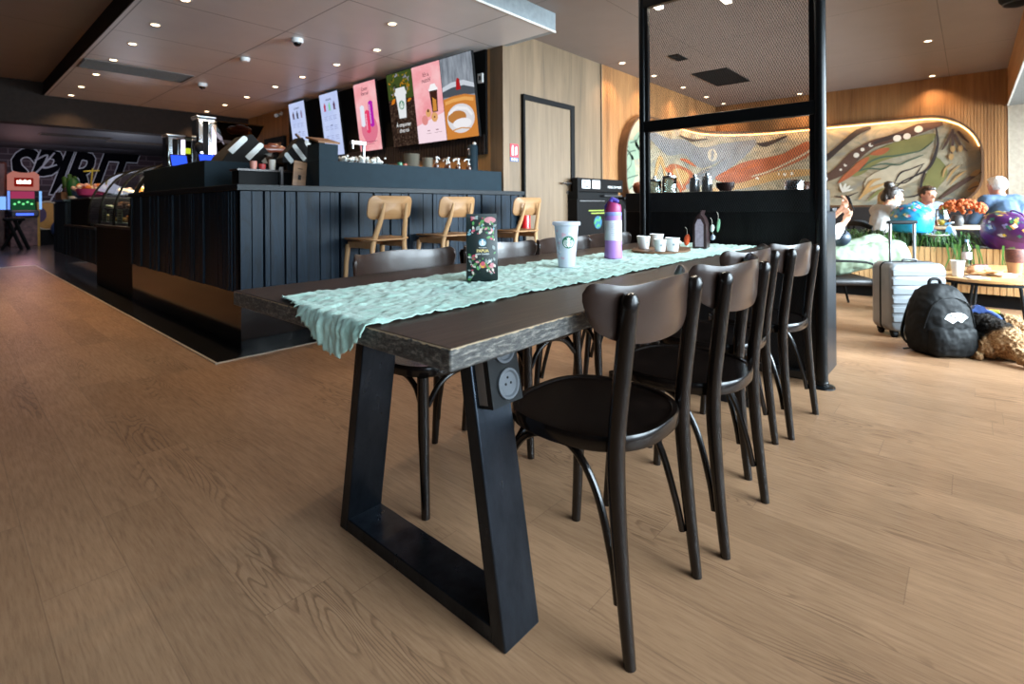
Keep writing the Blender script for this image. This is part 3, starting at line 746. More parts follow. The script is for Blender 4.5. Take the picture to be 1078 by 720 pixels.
text('PAPUA', .0125, M_GOLD, t, (0, -.0335, .096), ext=.0003, offset=.0004); text('NEW GUINEA', .0068, M_LWHITE, t, (0, -.0345, .086), ext=.0003); text('WHOLE BEAN', .004, M_LWHITE, t, (0, -.0345, .106), ext=.0002)
# frosted reusable cup
FROST = N('frosted_plastic'); FROST.bsdf(lin('#e6eaf2'), .45, 0, .5, Transmission_Weight=.45, Alpha=1.0); M_FROST = FROST.m
def cupmat():
    n = N('translucent_cup'); t_ = n.n('ShaderNodeBsdfTranslucent'); t_.inputs[0].default_value = lin('#eef2fa')
    b = n.n('ShaderNodeBsdfPrincipled'); b.inputs['Base Color'].default_value = lin('#e3e8f0'); b.inputs['Roughness'].default_value = .4
    tr = n.n('ShaderNodeBsdfTransparent'); a = n.n('ShaderNodeMixShader'); a.inputs[0].default_value = .4; n.l(b.outputs[0], a.inputs[1]); n.l(t_.outputs[0], a.inputs[2])
    q = n.n('ShaderNodeMixShader'); q.inputs[0].default_value = .18; n.l(a.outputs[0], q.inputs[1]); n.l(tr.outputs[0], q.inputs[2]); n.l(q.outputs[0], n.out.inputs[0]); return n.m
M_CUP = cupmat()
t = thing('reusable_cup', 'frosted translucent cup with green mermaid badge and pink blossoms on the runner', 'cup', (1.618, 1.162, TT+.008), R(-54.4))
m = MB(); CH = .166
m.lathe([(.028, 0), (.0315, .002), (.047, CH), (.0455, CH), (.030, .004), (.001, .004)], seg=36); m.build('cup_body', M_CUP, t, local=True, smooth=50)
m = MB(); m.lathe([(.0475, CH-.006), (.0535, CH-.005), (.0545, CH+.004), (.052, CH+.009), (.046, CH+.009), (.042, CH+.003), (.012, CH+.003), (.010, CH+.006), (.001, CH+.006)], seg=36); m.build('lid', M_CUP, t, local=True, smooth=50)
def cupface(a, b, d):
    r = .0316+(.047-.0316)*b/CH+.0006+d; an = a/.04
    return (r*math.sin(an), -r*math.cos(an), b)
siren('badge', t, lambda a, b, d: cupface(a+.008, b+.098, d), .0235)
m = MB(); r2 = random.Random(3)
pk = [pm('blossom_pink', '#e6b9c6', .5), pm('blossom_white', '#f3eef0', .5), pm('twig_brown', '#6b4038', .5)]
f3 = lambda a, b: cupface(a, b, .0004)
for i in range(16):
    cx = r2.uniform(-.05, .045); cz = r2.uniform(.035, .145)
    if (cx-.008)**2+(cz-.098)**2 < .026**2: continue
    m.mi = r2.choice([0, 0, 1])
    for k in range(5): leaf(m, f3, cx, cz, .0055, k*1.256, .0016)
m.mi = 2
for q in ([(-.048, .13), (-.04, .12), (-.036, .10), (-.04, .08)], [(-.036, .10), (-.03, .085), (-.032, .07)], [(-.04, .06), (-.03, .05)]): decal_strip(m, f3, q, .0016)
m.build('blossom_print', pk, t, local=True, smooth=0)
# purple bottle
M_LILAC = pm('lilac_enamel', '#b07fcb', .45, 0, .06, 8); M_PALEL = pm('pale_lilac_label', '#dcdce6', .5); M_BAND = pm('lavender_band', '#8d95d6', .45); M_MAG = pm('magenta_lid', '#b23a72', .4); M_VIO = pm('violet_cap', '#4a3f9c', .4)
t = thing('drinking_bottle', 'lilac insulated bottle with pale label and magenta lid standing on the runner', 'bottle', (2.028, 1.199, TT+.006), R(-59.4))
m = MB(); m.lathe([(.034, 0), (.040, .003), (.0405, .01), (.0375, .05), (.0370, .19), (.0372, .203), (.035, .207), (.001, .207)], seg=32); m.build('bottle_body', M_LILAC, t, local=True, smooth=40)
m = MB(); m.lathe([(.0373, .082), (.0376, .083), (.0376, .170), (.0373, .171)], seg=32, cap=False); lb_ = m.build('label', M_PALEL, t, local=True, smooth=40)
for i, zz in enumerate((.155, .145, .137, .129, .121)):
    pass
m = MB(); f3 = lambda a, b: (.0379*math.sin(a/.0376), -.0379*math.cos(a/.0376), b)
for i, zz in enumerate((.156, .147, .139, .131, .123, .115, .107)): decal_strip(m, f3, [(-.014+.002*(i % 3), zz), (0, zz), (.014-.003*(i % 2), zz)], .0018)
m.build('small_print', pm('grey_print', '#a9abc0', .5), t, local=True, smooth=0)
m = MB(); m.lathe([(.0372, .192), (.0378, .193), (.0378, .206), (.036, .209), (.001, .2095)], seg=32); m.build('collar', M_BAND, t, local=True, smooth=40)
m = MB(); rings = []
for k in range(7):
    a = k/6; rings.append([(.036*math.cos(q)*(1-.25*a**2)+.006*a, .034*math.sin(q)*(1-.2*a**2), .208+.046*a*(1-.18*math.cos(q))-.004*a*a) for q in (2*PI*j/24 for j in range(24))])
m.rings(rings); m.build('lid', M_MAG, t, local=True, smooth=60)
m = MB(); m.cap((-.026, 0, .232), (-.004, 0, .266), .013, .011); m.cap((-.004, 0, .266), (.018, 0, .257), .011, .009); m.cap((-.030, 0, .215), (-.026, 0, .232), .009, .013); m.build('spout_cover', M_VIO, t, local=True, smooth=60)
# tasting board with paper cups
M_BOARD = wood('tasting_board_wood', '#5a3d28', '#8a6444', 0, 1, .5)
t = thing('tasting_board', 'long thin wooden board carrying the small white cups on the runner', 'serving board', (2.51, 1.20, TT+.006), R(8))
m = MB(); pts = [(.20*math.cos(a)*(1+.03*math.sin(3*a)), .145*math.sin(a)*(1+.05*math.cos(2*a)), 0) for a in (2*PI*i/36 for i in range(36))]
m.prism(pts, (0, 0, .012)); m.build('board', M_BOARD, t, local=True, bevel=.003)
m = MB(); m.lathe([(.001, .0125), (.012, .0125), (.012, .011)], (-.17, 0, 0), 12); m.build('hanging_eye', M_MATBLACK, t, local=True)
M_PAPER = pm('white_paper_cup', '#e6e4e1', .55, 0, .03)
cups = [(2.46, 1.275, 1.0), (2.60, 1.27, 1.08), (2.36, 1.135, .92), (2.405, 1.092, 1.02)]
lbs = ['white sampling cup at the left end of the wooden board', 'white sampling cup standing behind the others on the board', 'small white sampling cup in front of the others, left of the right-hand cup', 'white sampling cup at the right-hand end of the wooden board']
c1 = None
for (x, y, s), l in zip(cups, lbs):
    if c1 is None:
        c1 = thing('sampling_cup', l, 'cup', (x, y, TT+.018), 0, 'white sampling cups on the board')
        m = MB(); m.lathe([(.022, 0), (.026, .001), (.0335, .062), (.0325, .062), (.025, .004), (.001, .004)], seg=28); m.build('cup_body', M_PAPER, c1, local=True, smooth=50)
        m = MB(); m.lathe([(.0335, .060), (.0355, .061), (.0355, .064), (.033, .065), (.0325, .061)], seg=28, cap=False); m.build('rolled_rim', M_PAPER, c1, local=True, smooth=60)
        m = MB(); decal_disc(m, lambda a, b: ((.0305)*math.sin(a/.03), -(.0305)*math.cos(a/.03), b), -.012, .034, .006, 10, 2); m.build('printed_mark', pm('cup_print', '#8f9aa0', .6), c1, local=True, smooth=0)
        c1.scale = (s,)*3
    else:
        q = dup(c1, (x, y, TT+.018), R(-30), l); q.scale = (s,)*3
# second coffee bag seen end-on with clipped felt fruit
t = thing('coffee_bag', 'brown coffee bag seen edge-on at the far end of the runner by the mesh', 'coffee bag', (2.80, 1.105, TT+.006), R(-80))
BAG2 = pm('brown_bag_foil', '#3d2c2c', .3, .3, .2, 30)
m = MB(); rings = []
for z, wx, dp in ((0, .036, .045), (.06, .036, .046), (.13, .034, .045), (.165, .022, .045), (.185, .009, .045), (.20, .003, .045), (.207, .006, .045)):
    k = .0 if z < .19 else .01
    rings.append([(-wx+k, -dp, z), (0+k, -dp-.004, z), (wx+k, -dp, z), (wx+k, dp, z), (0+k, dp+.004, z), (-wx+k, dp, z)])
m.rings(rings); m.build('pouch', BAG2, t, local=True, smooth=30)
m = MB(); f3 = lambda a, b: (a, -.0505, b); m.poly([f3(-.022, .012), f3(.022, .012), f3(.022, .13), f3(.008, .16), f3(-.008, .16), f3(-.022, .13)]); m.build('side_panel', pm('pale_side_panel', '#a79aa6', .4, 0, .2, 60), t, local=True, smooth=0)
felt = [('felt_carrot', '#d2552a', (2.752, 1.165, TT+.052), (.016, .016, .034), 'orange felt fruit hanging beside the far coffee bag', 'toy'), ('felt_leaf', '#4f7a5c', (2.862, 1.035, TT+.13), (.018, .008, .04), 'pale green felt leaf hanging at the top of the far coffee bag', 'toy'), ('felt_bud', '#c9d8d0', (2.84, 1.06, TT+.115), (.014, .012, .022), 'small whitish felt bud beside the green felt leaf', 'toy'), ('felt_berry', '#9aa6b8', (2.842, 1.058, TT+.065), (.013, .012, .016), 'grey blue felt berry beside the far coffee bag', 'toy')]
for nm, hx, c, r_, l, ct in felt:
    t = thing(nm, l, ct, c)
    m = MB(); m.ball((0, 0, 0), r_, 14, 10, Matrix.Rotation(R(25), 3, 'Y')); m.build('body', pm(nm, hx, .9, 0, .2, 60), t, local=True, smooth=180)
    m = MB(); m.tube(bez([(0, 0, r_[2]*.8), (.004, .002, r_[2]+.02), (-.012, .004, r_[2]+.035)], 4), .0012, 6); m.build('string', pm(nm+'_string', '#c7c0b0', .9), t, local=True)
for i, (x, y, r_) in enumerate(((2.68, 1.22, .016), (2.70, 1.185, .013))):
    t = thing('cotton_ball', ('larger pale cotton ball on the runner behind the right-hand cup', 'smaller pale cotton ball on the runner beside the orange felt fruit')[i], 'decoration', (x, y, TT+.006+.032))
    m = MB(); m.ball((0, 0, 0), (r_, r_, r_*.9), 14, 10); m.build('ball', pm('cotton_%d' % i, '#cfc4ba', .9, 0, .2, 80), t, local=True, smooth=180)
    m = MB(); m.tube([(0, 0, -r_*.7), (.003, .002, -.032)], .003, 6); m.build('stalk', pm('stalk_%d' % i, '#6e5b45', .8), t, local=True)
# ------------------------------------------------------------------ mesh partition
M_FRAME = pm('partition_black_frame', '#101214', .3, .4, .1, 10)
M_MESH = pm('expanded_metal_black', '#0b0b0c', .5, 0, .1, 30, .3)
PX, PA, PB = 3.225, .612, 1.668
t = thing('mesh_screen', 'tall black framed expanded metal mesh screen closing the far end of the table', 'room divider', (PX, 1.14, 0))
m = MB(); m.tube([(PX, PA, .012), (PX, PA, 3.0)], .030, 18); m.build('post', M_FRAME, t)
m = MB(); m.tube([(PX, PB, .012), (PX, PB, 3.0)], .026, 18); m.build('post', M_FRAME, t)
m = MB(); m.box(PX-.022, PX+.022, PA+.0, PB, 1.492, 1.568); m.build('crossbar', M_FRAME, t, bevel=.004)
m = MB(); m.box(PX-.022, PX+.022, PA, PB, 2.335, 2.40); m.build('top_bar', M_FRAME, t, bevel=.004)
m = MB(); m.box(PX-.022, PX+.022, PA, PB, .03, .07); m.build('bottom_bar', M_FRAME, t, bevel=.004)
m = MB(); m.box(PX-.015, PX+.015, PA+.02, PA+.05, .07, 2.34); m.build('side_stile', M_FRAME, t, smooth=0)
m = MB(); m.box(PX-.015, PX+.015, PB-.045, PB-.015, .07, 2.34); m.build('side_stile', M_FRAME, t, smooth=0)
for yy in (PA, PB):
    m = MB(); m.lathe([(.001, .012), (.045, .012), (.062, .008), (.064, 0)], (PX, yy, 0), 28)
    m.lathe([(.034, .012), (.034, .03), (.031, .034)], (PX, yy, 0), 24, cap=False); m.build('base_plate', M_FRAME, t)
m = MB(); bmq = m.bm
cw, chh, sw, st_ = .0068, .0275, .0012, .0007
ys, ye = PA+.05, PB-.045
nc = int((ye-ys)/cw)
for (z0, z1) in ((.07, 1.492), (1.568, 2.335)):
    nr = int((z1-z0)/(chh/2))
    for k in range(nc+1):
        prev = None
        for i in range(nr+1):
            y = ys+k*cw+(cw/2-.0006)*(1 if (i+k) % 2 == 0 else -1); z = z0+(z1-z0)*i/nr
            q = [bmq.verts.new((PX-st_, y-sw, z)), bmq.verts.new((PX+st_, y, z)), bmq.verts.new((PX+st_*.2, y+sw, z))]
            if prev:
                for j in range(3): m.face([prev[j], prev[(j+1) % 3], q[(j+1) % 3], q[j]])
            prev = q
m.build('mesh_panel', M_MESH, t, smooth=0, normals=False)
# black service cabinet right behind the mesh
M_CAB = wood('black_stained_cabinet', '#121315', '#25272a', 2, 1, .35, .5, .3, None)
t = thing('service_cabinet', 'black timber service cabinet standing right behind the mesh screen', 'cabinet', (3.5, 1.2, 0))
MB().box(3.285, 3.715, .625, 1.84, .0, .955).build('carcass', M_CAB, t, bevel=.004)
MB().box(3.285, 3.60, .635, 1.84, .955, 1.085).build('upstand', M_DARKGREY, t, bevel=.003)
MB().box(3.60, 3.725, .62, 1.845, .955, .975).build('worktop', M_DARKGREY, t, bevel=.003)
for k in range(2):
    MB().box(3.715, 3.73, .64+k*.6, 1.225+k*.6, .05, .93).build('door', M_CAB, t, bevel=.003)
M_CLEAR = glass_mat('thin_clear_glass', '#e6ecec', .5)
def glass_on(nm, l, cat, x, y, z, prof, mt, seg=24, extra=None, group=None):
    t = thing(nm, l, cat, (x, y, z), 0, group)
    m = MB(); m.lathe(prof, seg=seg); m.build('vessel', mt, t, local=True, smooth=45)
    if extra: extra(t)
    return t
zc = 1.085
def lidm(r, z):
    def f(t): m = MB(); m.lathe([(r, z), (r+.003, z+.003), (r+.003, z+.014), (r*.3, z+.02), (.012, z+.022), (.012, z+.036), (.001, z+.04)]); m.build('lid', M_STEEL, t, local=True)
    return f
glass_on('glass_jar', 'clear lidded glass jar at the left end of the cabinet behind the mesh', 'jar', 3.45, 1.70, zc, [(.045, 0), (.05, .004), (.05, .08), (.047, .084), (.046, .08), (.046, .006), (.001, .006)], M_CLEAR, 24, lidm(.046, .084), 'glassware behind the mesh')
glass_on('glass_jar', 'second clear lidded glass jar from the left behind the mesh, slightly taller', 'jar', 3.45, 1.585, zc, [(.045, 0), (.05, .004), (.05, .10), (.047, .104), (.046, .10), (.046, .006), (.001, .006)], M_CLEAR, 24, lidm(.046, .104), 'glassware behind the mesh')
glass_on('sugar_shaker', 'left one of two steel topped shakers on the cabinet behind the mesh', 'shaker', 3.45, 1.405, zc, [(.03, 0), (.034, .004), (.034, .07), (.030, .085), (.001, .085)], M_STEEL, 20, lidm(.026, .084), 'steel shakers behind the mesh')
glass_on('sugar_shaker', 'right one of two steel topped shakers on the cabinet behind the mesh', 'shaker', 3.45, 1.32, zc, [(.03, 0), (.034, .004), (.034, .075), (.030, .09), (.001, .09)], M_STEEL, 20, lidm(.026, .089), 'steel shakers behind the mesh')
glass_on('clay_bowl', 'dark brown bowl with an orange rim on the cabinet behind the mesh', 'bowl', 3.45, 1.20, zc, [(.03, 0), (.055, .03), (.058, .06), (.054, .06), (.05, .03), (.001, .01)], pm('dark_clay', '#2c1512', .4), 24)
glass_on('steel_pot', 'shiny steel pot at the right end of the cabinet behind the mesh', 'pot', 3.48, .80, zc, [(.05, 0), (.055, .004), (.055, .05), (.048, .062), (.001, .066)], M_CHROME, 24)
glass_on('terracotta_jar', 'rounded terracotta jar on the cabinet just left of the screen post', 'jar', 3.44, 1.81, zc, [(.03, 0), (.046, .02), (.05, .05), (.04, .075), (.02, .085), (.001, .086)], pm('terracotta', '#8a4526', .5), 24)
glass_on('paper_cup', 'white paper cup on the cabinet end just right of the screen post', 'cup', 3.545, .668, zc, [(.022, 0), (.03, .07), (.028, .07), (.02, .004), (.001, .004)], M_PAPER, 24)

# ------------------------------------------------------------------ waste and condiment station
M_BLKLAM = pm('black_laminate', '#0a0a0b', .65, spec=.15)
t = thing('condiment_station', 'tall black station with two white stickers, between the oak door and mesh screen', 'cabinet', (5.43, 3.6, 0))
MB().box(4.93, 5.94, 3.42, 3.87, 0, 1.06).build('carcass', M_BLKLAM, t, bevel=.004)
MB().box(4.93, 5.94, 3.40, 3.62, 1.16, 1.33).build('header', M_BLKLAM, t, bevel=.003)
MB().box(4.93, 4.96, 3.40, 3.87, 1.06, 1.16).build('cheek', M_BLKLAM, t, bevel=.002)
MB().box(4.96, 5.94, 3.60, 3.87, 1.06, 1.16).build('back_panel', M_MATBLACK, t, smooth=0)
MB().box(4.98, 5.5, 3.395, 3.42, 1.035, 1.045).build('slot_edge', M_STEEL, t, smooth=0)
MB().box(5.5, 5.93, 3.405, 3.60, 1.10, 1.12).build('shelf', M_DARKGREY, t, smooth=0)
for k in range(2):
    x = 5.02+k*.215
    MB().box(x, x+.165, 3.397, 3.40, 1.20, 1.305).build('sticker', M_WHITE, t, smooth=0)
    m = MB()
    if k == 0: m.box(x+.03, x+.10, 3.3955, 3.397, 1.265, 1.285); m.box(x+.05, x+.14, 3.3955, 3.397, 1.215, 1.235)
    else:
        for q in range(4): m.box(x+.03, x+.13-.02*(q % 2), 3.3955, 3.397, 1.215+q*.022, 1.222+q*.022)
    m.build('sticker_mark', M_DARKGREY, t, smooth=0)
text('MERCI DE TRIER', .045, M_LWHITE, t, (5.74-5.43, 3.398-3.6, 1.225), ext=.0005)
f3 = lambda a, b: (a, 3.416, b)
m = MB(); decal_disc(m, f3, 5.36, .76, .085, 24, 2); m.mi = 1
for q in ([(5.28, .74), (5.33, .80), (5.38, .78), (5.42, .83)], [(5.33, .70), (5.38, .73), (5.40, .70)]): decal_strip(m, lambda a, b: (a, 3.4155, b), q, .03)
m.mi = 2
for q in range(2): decal_strip(m, f3, [(5.16+.05*q, .915-q*.035), (5.45, .915-q*.035), (5.72-.08*q, .915-q*.035)], .014)
m.build('poster_print', [pm('globe_blue', '#1d5a78', .5), pm('globe_green', '#3d8a4a', .5), pm('poster_olive_line', '#8a9a3a', .5)], t, smooth=0)
t.location = (5.98, 3.785, 0); t.scale = (1.12, .36, 1.02)
t = thing('tray_stand', 'low dark tray stand with a white notice right of the black station', 'cabinet', (6.25, 3.6, 0))
MB().box(5.97, 6.6, 3.45, 3.87, 0, .93).build('carcass', M_DARKGREY, t, bevel=.004)
MB().box(5.95, 6.63, 3.42, 3.87, 1.06, 1.10).build('top_shelf', M_BLKLAM, t, bevel=.003)
MB().box(5.98, 6.6, 3.84, 3.87, .93, 1.06).build('back_panel', M_BLKLAM, t, smooth=0)
MB().box(6.12, 6.34, 3.445, 3.45, .77, .90).build('notice', M_MATBLACK, t, smooth=0)
m = MB(); m.box(6.14, 6.31, 3.443, 3.445, .85, .875); m.box(6.2, 6.26, 3.443, 3.445, .79, .83); m.build('notice_mark', M_LWHITE, t, smooth=0)
t.location = (6.78, 3.785, 0); t.scale = (.55, .33, 1.02)

# ------------------------------------------------------------------ bar counter
def slatwood():
    n = N('blue_black_stained_slats'); p = n.pos(); f = n.noise(n.scale(p, (26, 26, 2)), 1, 5, .65, .5); g = n.noise(n.scale(p, (5, 5, .7)), 1, 2)
    ring = n.math('FRACT', n.math('MULTIPLY', g, 14)); rl = n.ramp(ring, [(0, (.55,)*3+(1,)), (.25, (1, 1, 1, 1)), (1, (1, 1, 1, 1))])
    c = n.mix(1, n.ramp(f, [(.3, lin('#08151f')), (.7, lin('#132737'))]), rl, 'MULTIPLY')
    return n.bsdf(c, .5, 0, .22, f, .25, .002)
M_SL = slatwood(); M_KICK = pm('black_gloss_kick_plate', '#101113', .12, .2, .1, 6); M_UP = pm('slate_blue_laminate', '#16262f', .65, 0, .1, 12, .15); M_CTOP = pm('counter_edge_black', '#0e161c', .5, spec=.3)
M_LEDGE = pm('brown_ledge', '#3a2e2a', .35)
t = thing('bar_counter', 'long dark blue-black slatted bar counter behind the table with glossy kick plate', 'counter', (1.44, 3.86, 0))
CX, CY = 1.445, 3.86
m = MB(); m.box(CX+.02, XS, CY+.02, 4.5, 0, 1.13); m.box(CX+.02, 2.1, 4.5, 6.85, 0, 1.13); m.build('carcass', M_MATBLACK, t, smooth=0)
def slats(a, b, put, rg):
    q = a
    while q < b-.02:
        w_ = min(rg.choice([.04, .045, .07, .085, .085, .11]), b-q); put(q, q+w_-rg.choice([.004, .007, .012]), rg.choice([0, .004, .012, .016])); q += w_
rg = random.Random(11)
m = MB(); slats(CX-.012, 4.5, lambda a, b, d: m.box(a, b, CY-.012-d, CY+(.02 if a < XS-.1 else 0.035), .40, 1.12), rg); m.build('front_cladding', M_SL, t, smooth=0)
m = MB(); slats(CY-.012, 6.85, lambda a, b, d: m.box(CX-.012-d, CX+.02, a, b, .40, 1.12), rg); m.build('side_cladding', M_SL, t, smooth=0)
m = MB(); m.box(CX-.003, XS, CY-.003, CY+.02, 0.004, .398); m.build('kick_plate', M_KICK, t, smooth=0)
m = MB(); m.box(CX-.003, CX+.02, CY+.02, 6.85, 0.004, .398); m.build('kick_plate', M_KICK, t, smooth=0)
m = MB(); m.box(CX-.035, XS, CY-.035, 4.5, 1.125, 1.168); m.box(XS, 4.51, CY-.035, YD-.001, 1.125, 1.168); m.box(CX-.035, 2.1, 4.5, 6.86, 1.125, 1.168); m.build('countertop', M_CTOP, t, smooth=0, bevel=.003)
# raised upstand boxes on the counter
MB().box(2.07, 4.235, 3.925, 4.5, 1.168, 1.385).build('raised_ledge', M_UP, t, smooth=0, bevel=.003)
MB().box(1.55, 2.22, 4.92, 6.85, 1.168, 1.415).build('raised_ledge', M_UP, t, smooth=0, bevel=.003)
m = MB(); m.box(2.2, 2.24, 3.93, 3.99, .2, .3)
m.bm.free()
# lower display counter, ribbed end and corner post
t = thing('display_counter', 'low black display counter with ribbed front beyond the slatted bar', 'counter', (1.45, 9, 0))
m = MB(); m.box(1.45, 2.1, 6.87, 8.75, 0, .765); m.build('carcass', M_MATBLACK, t, smooth=0)
m = MB(); m.box(1.425, 2.12, 6.865, 8.76, .765, .795); m.build('ledge', M_LEDGE, t, smooth=0)
m = MB(); m.box(1.47, 2.1, 8.76, 11.2, 0, .72); m.build('carcass', M_MATBLACK, t, smooth=0)
m = MB(); m.box(1.43, 2.12, 8.765, 11.2, .72, .75); m.build('ledge', M_LEDGE, t, smooth=0)
m = MB(); slats(8.77, 11.19, lambda a, b, d: m.box(1.452-d*.5, 1.48, a, b, .25, .72), rg); m.build('ribbed_cladding', M_SL, t, smooth=0)
m = MB(); m.box(1.458, 1.47, 8.77, 11.2, .004, .248); m.build('kick_plate', M_KICK, t, smooth=0)
t = thing('corner_counter', 'taller ribbed counter end with teal top holding the flower boxes', 'counter', (1.45, 11.8, 0))
m = MB(); m.box(1.47, 2.1, 11.21, 12.43, 0, 1.13); m.build('carcass', M_MATBLACK, t, smooth=0)
m = MB(); slats(11.21, 12.43, lambda a, b, d: m.box(1.445-d*.5, 1.48, a, b, .25, 1.11), rg); slats(1.45, 2.1, lambda a, b, d: m.box(a, b, 11.195-d*.5, 11.21, .25, 1.11), rg); m.build('ribbed_cladding', M_SL, t, smooth=0)
m = MB(); m.box(1.42, 2.12, 11.18, 12.45, 1.13, 1.16); m.build('top', pm('teal_top', '#2a4448', .3), t, smooth=0)
m = MB(); m.box(1.452, 1.47, 11.21, 12.43, .004, .248); m.build('kick_plate', M_KICK, t, smooth=0)
# black box unit on the ledge
t = thing('till_unit', 'plain black box unit on the low ledge below the pink flower bowl', 'till', (1.7, 9.9, .75))
MB().box(1.50, 2.0, 9.5, 11.05, .75, 1.15).build('housing', M_BLKLAM, t, bevel=.01)
MB().box(1.49, 2.02, 9.49, 11.06, 1.15, 1.17).build('lid', M_DARKGREY, t, bevel=.004)
# curved pastry case
M_CASE = glass_mat('case_glass', '#dfe8e6', .6)
t = thing('pastry_case', 'curved glass pastry display case with black ribs on the low ledge', 'display case', (1.75, 8, .795))
prof = [(1.46, .80), (1.462, .92), (1.48, 1.06), (1.52, 1.20), (1.59, 1.33), (1.69, 1.44), (1.80, 1.51), (1.90, 1.54)]
ce = bez([(a, 0, b) for a, b in prof], 4)
m = MB(); m.grid(lambda u, v: (ce[int(round(u*(len(ce)-1)))].x, 7.0+v*2.35, ce[int(round(u*(len(ce)-1)))].z), len(ce)-1, 1); m.build('curved_glass', M_CASE, t, smooth=180)
for yy in (7.0, 7.8, 8.6, 9.35):
    m = MB(); m.tube([(p.x, yy, p.z) for p in ce], .022 if yy == 7.0 else .014, 8); m.build('rib', M_MATBLACK, t)
m = MB(); m.box(1.88, 2.1, 6.98, 9.37, 1.51, 1.55); m.build('roof', M_MATBLACK, t, smooth=0)
MB().box(2.06, 2.1, 7.0, 9.35, .80, 1.51).build('back', M_DARKGREY, t, smooth=0)
for zz, xx in ((1.0, 1.53), (1.2, 1.62)): MB().box(xx, 2.06, 7.02, 9.33, zz-.012, zz).build('shelf', M_CLEAR, t, smooth=0)
MB().box(1.48, 2.06, 7.02, 9.33, .797, .83).build('deck', M_STEEL, t, smooth=0)
area('case_lamp', (1.9, 8.2, 1.49), (0, 0, 0), .08, 2.1, 75, (1, .87, .66))
pr = random.Random(4); M_PAST = [pm('pastry_%d' % i, h, .6, 0, .25, 40) for i, h in enumerate(('#c98a3c', '#8a5226', '#e0bd7c', '#5a3220', '#d8d2b4'))]
i = 0
for zz, xa in ((.83, 1.62), (1.0, 1.66), (1.2, 1.74)):
    for k in range(9):
        y = 7.25+k*.235; kind = pr.choice(['muffin', 'croissant', 'cookie']); x = xa+pr.uniform(0, .06); mt = pr.choice(M_PAST); side = ['lowest', 'middle', 'top'][[.83, 1.0, 1.2].index(zz)]
        t2 = thing(kind, '%s on the %s shelf of the curved glass case, %s from its near end' % (kind, side, ORD[k]), 'pastry', (x, y, zz), pr.uniform(0, 3), 'pastries in the glass case')
        m = MB()
        if kind == 'muffin':
            m.lathe([(.028, 0), (.038, .045), (.048, .055), (.045, .075), (.025, .092), (.001, .096)], seg=14)
        elif kind == 'croissant':
            q = [(.075*math.cos(a), .06*math.sin(a)-.02, .03) for a in (R(-10+20*j) for j in range(11))]; m.tube(q, [.010+.022*math.sin(PI*(j+.4)/10.8) for j in range(11)], 10)
        else:
            m.lathe([(.045, 0), (.052, .008), (.048, .018), (.001, .022)], seg=16)
        m.build('bake', mt, t2, local=True, smooth=60)
# price cards in the case
for k in range(3):
    t = thing('price_card', 'small pale lit price card leaning in the pastry case, %s from the near end' % ORD[k], 'sign', (1.50, 7.7+k*.42, .83), 0, 'price cards in the case')
    m = MB(); m.box(1.50, 1.506, 7.6+k*.42, 7.85+k*.42, .83, .99); m.build('card', pm('card_%d' % k, '#b9d4b4', .5), t, smooth=0)
    m = MB()
    for q in range(4): m.box(1.4985, 1.50, 7.63+k*.42, 7.81+k*.42-.03*(q % 2), .85+q*.03, .862+q*.03)
    m.build('print_line', M_DARKGREY, t, smooth=0)
# wicker basket of snacks at the near end of the ledge
M_WICK = wood('wicker', '#6a4424', '#a8743c', 1, 2, .6)
t = thing('wicker_basket', 'small wicker basket of wrapped snacks on the ledge by the slatted bar end', 'basket', (1.56, 7.05, .795))
m = MB(); m.lathe([(.10, 0), (.13, .13), (.122, .13), (.094, .01), (.001, .01)], (1.575, 7.09, .795), 28)
for k in range(5): m.lathe([(.106+.0058*k, .015+.024*k), (.114+.0058*k, .022+.024*k), (.108+.0062*k, .03+.024*k)], (1.575, 7.09, .795), 28, cap=False)
m.build('basket', M_WICK, t)
for k in range(9):
    a = k*2.4; rr_ = .07*(k/9)**.5
    t2 = thing('wrapped_snack', 'wrapped snack in the wicker basket by the slatted bar end', 'snack', (1.575+rr_*math.cos(a), 7.09+rr_*math.sin(a), .935+.02*(k % 3)), (.3*k, .5*k, k), 'wrapped snacks in the basket')
    m = MB(); m.box(-.04, .04, -.022, .022, -.01, .01); m.build('wrapper', pr.choice(M_PAST), t2, local=True, bevel=.007)
# black slatted cup racks
def cuprack(loc, mir, label, mats):
    t = thing('cup_rack', label, 'rack', loc)
    s = -1 if mir else 1
    poly = [(-.24, 0), (-.20, .07), (-.0, .27), (.03, .27), (.24, .05), (.24, 0)]
    m = MB(); m.prism([(s*a, 0, b) for a, b in poly], (0, .34, 0)); m.build('body', M_MATBLACK, t, local=True, bevel=.006)
    for k, (ca, cb, L) in enumerate(((-.10, .165, .20), (.045, .115, .20), (.165, .05, .12))):
        d = Vector((s*.68, 0, .73)); p = Vector((s*ca, -.004, cb)); wv = Vector((-.73*s, 0, .68))
        m = MB(); hw = .026
        pts = []
        for j in range(9): a = PI*j/8; pts.append(p+d*(L/2-.02)+d*.024*math.sin(a)+wv*hw*math.cos(a))
        pts += [p-d*(L/2)-wv*hw, p-d*(L/2)+wv*hw]
        m.prism(pts, (0, .012, 0)); m.build('lid_stack', mats, t, local=True, smooth=30)
    return t
M_LIDS = pm('white_lids', '#c9cfcf', .4)
cuprack((1.955, 5.0, 1.415), False, 'black slanted rack with three white lid stacks on the left raised ledge', M_LIDS)
t = cuprack((2.16, 4.38, 1.385), True, 'black slanted lid rack with a wooden top left of the white flowers', M_LIDS)
m = MB(); m.box(-.02, .16, 0, .1, .0, .012, Matrix.Translation((-.06, 0, .285)) @ Matrix.Rotation(R(40), 4, 'Y')); m.build('wooden_top', M_BOARD, t, local=True, smooth=0); t.scale = (.75, .35, .85)
t = thing('menu_holder', 'black open box with a wooden lid beside the lid rack under the second screen', 'box', (2.2, 4.1, 1.385))
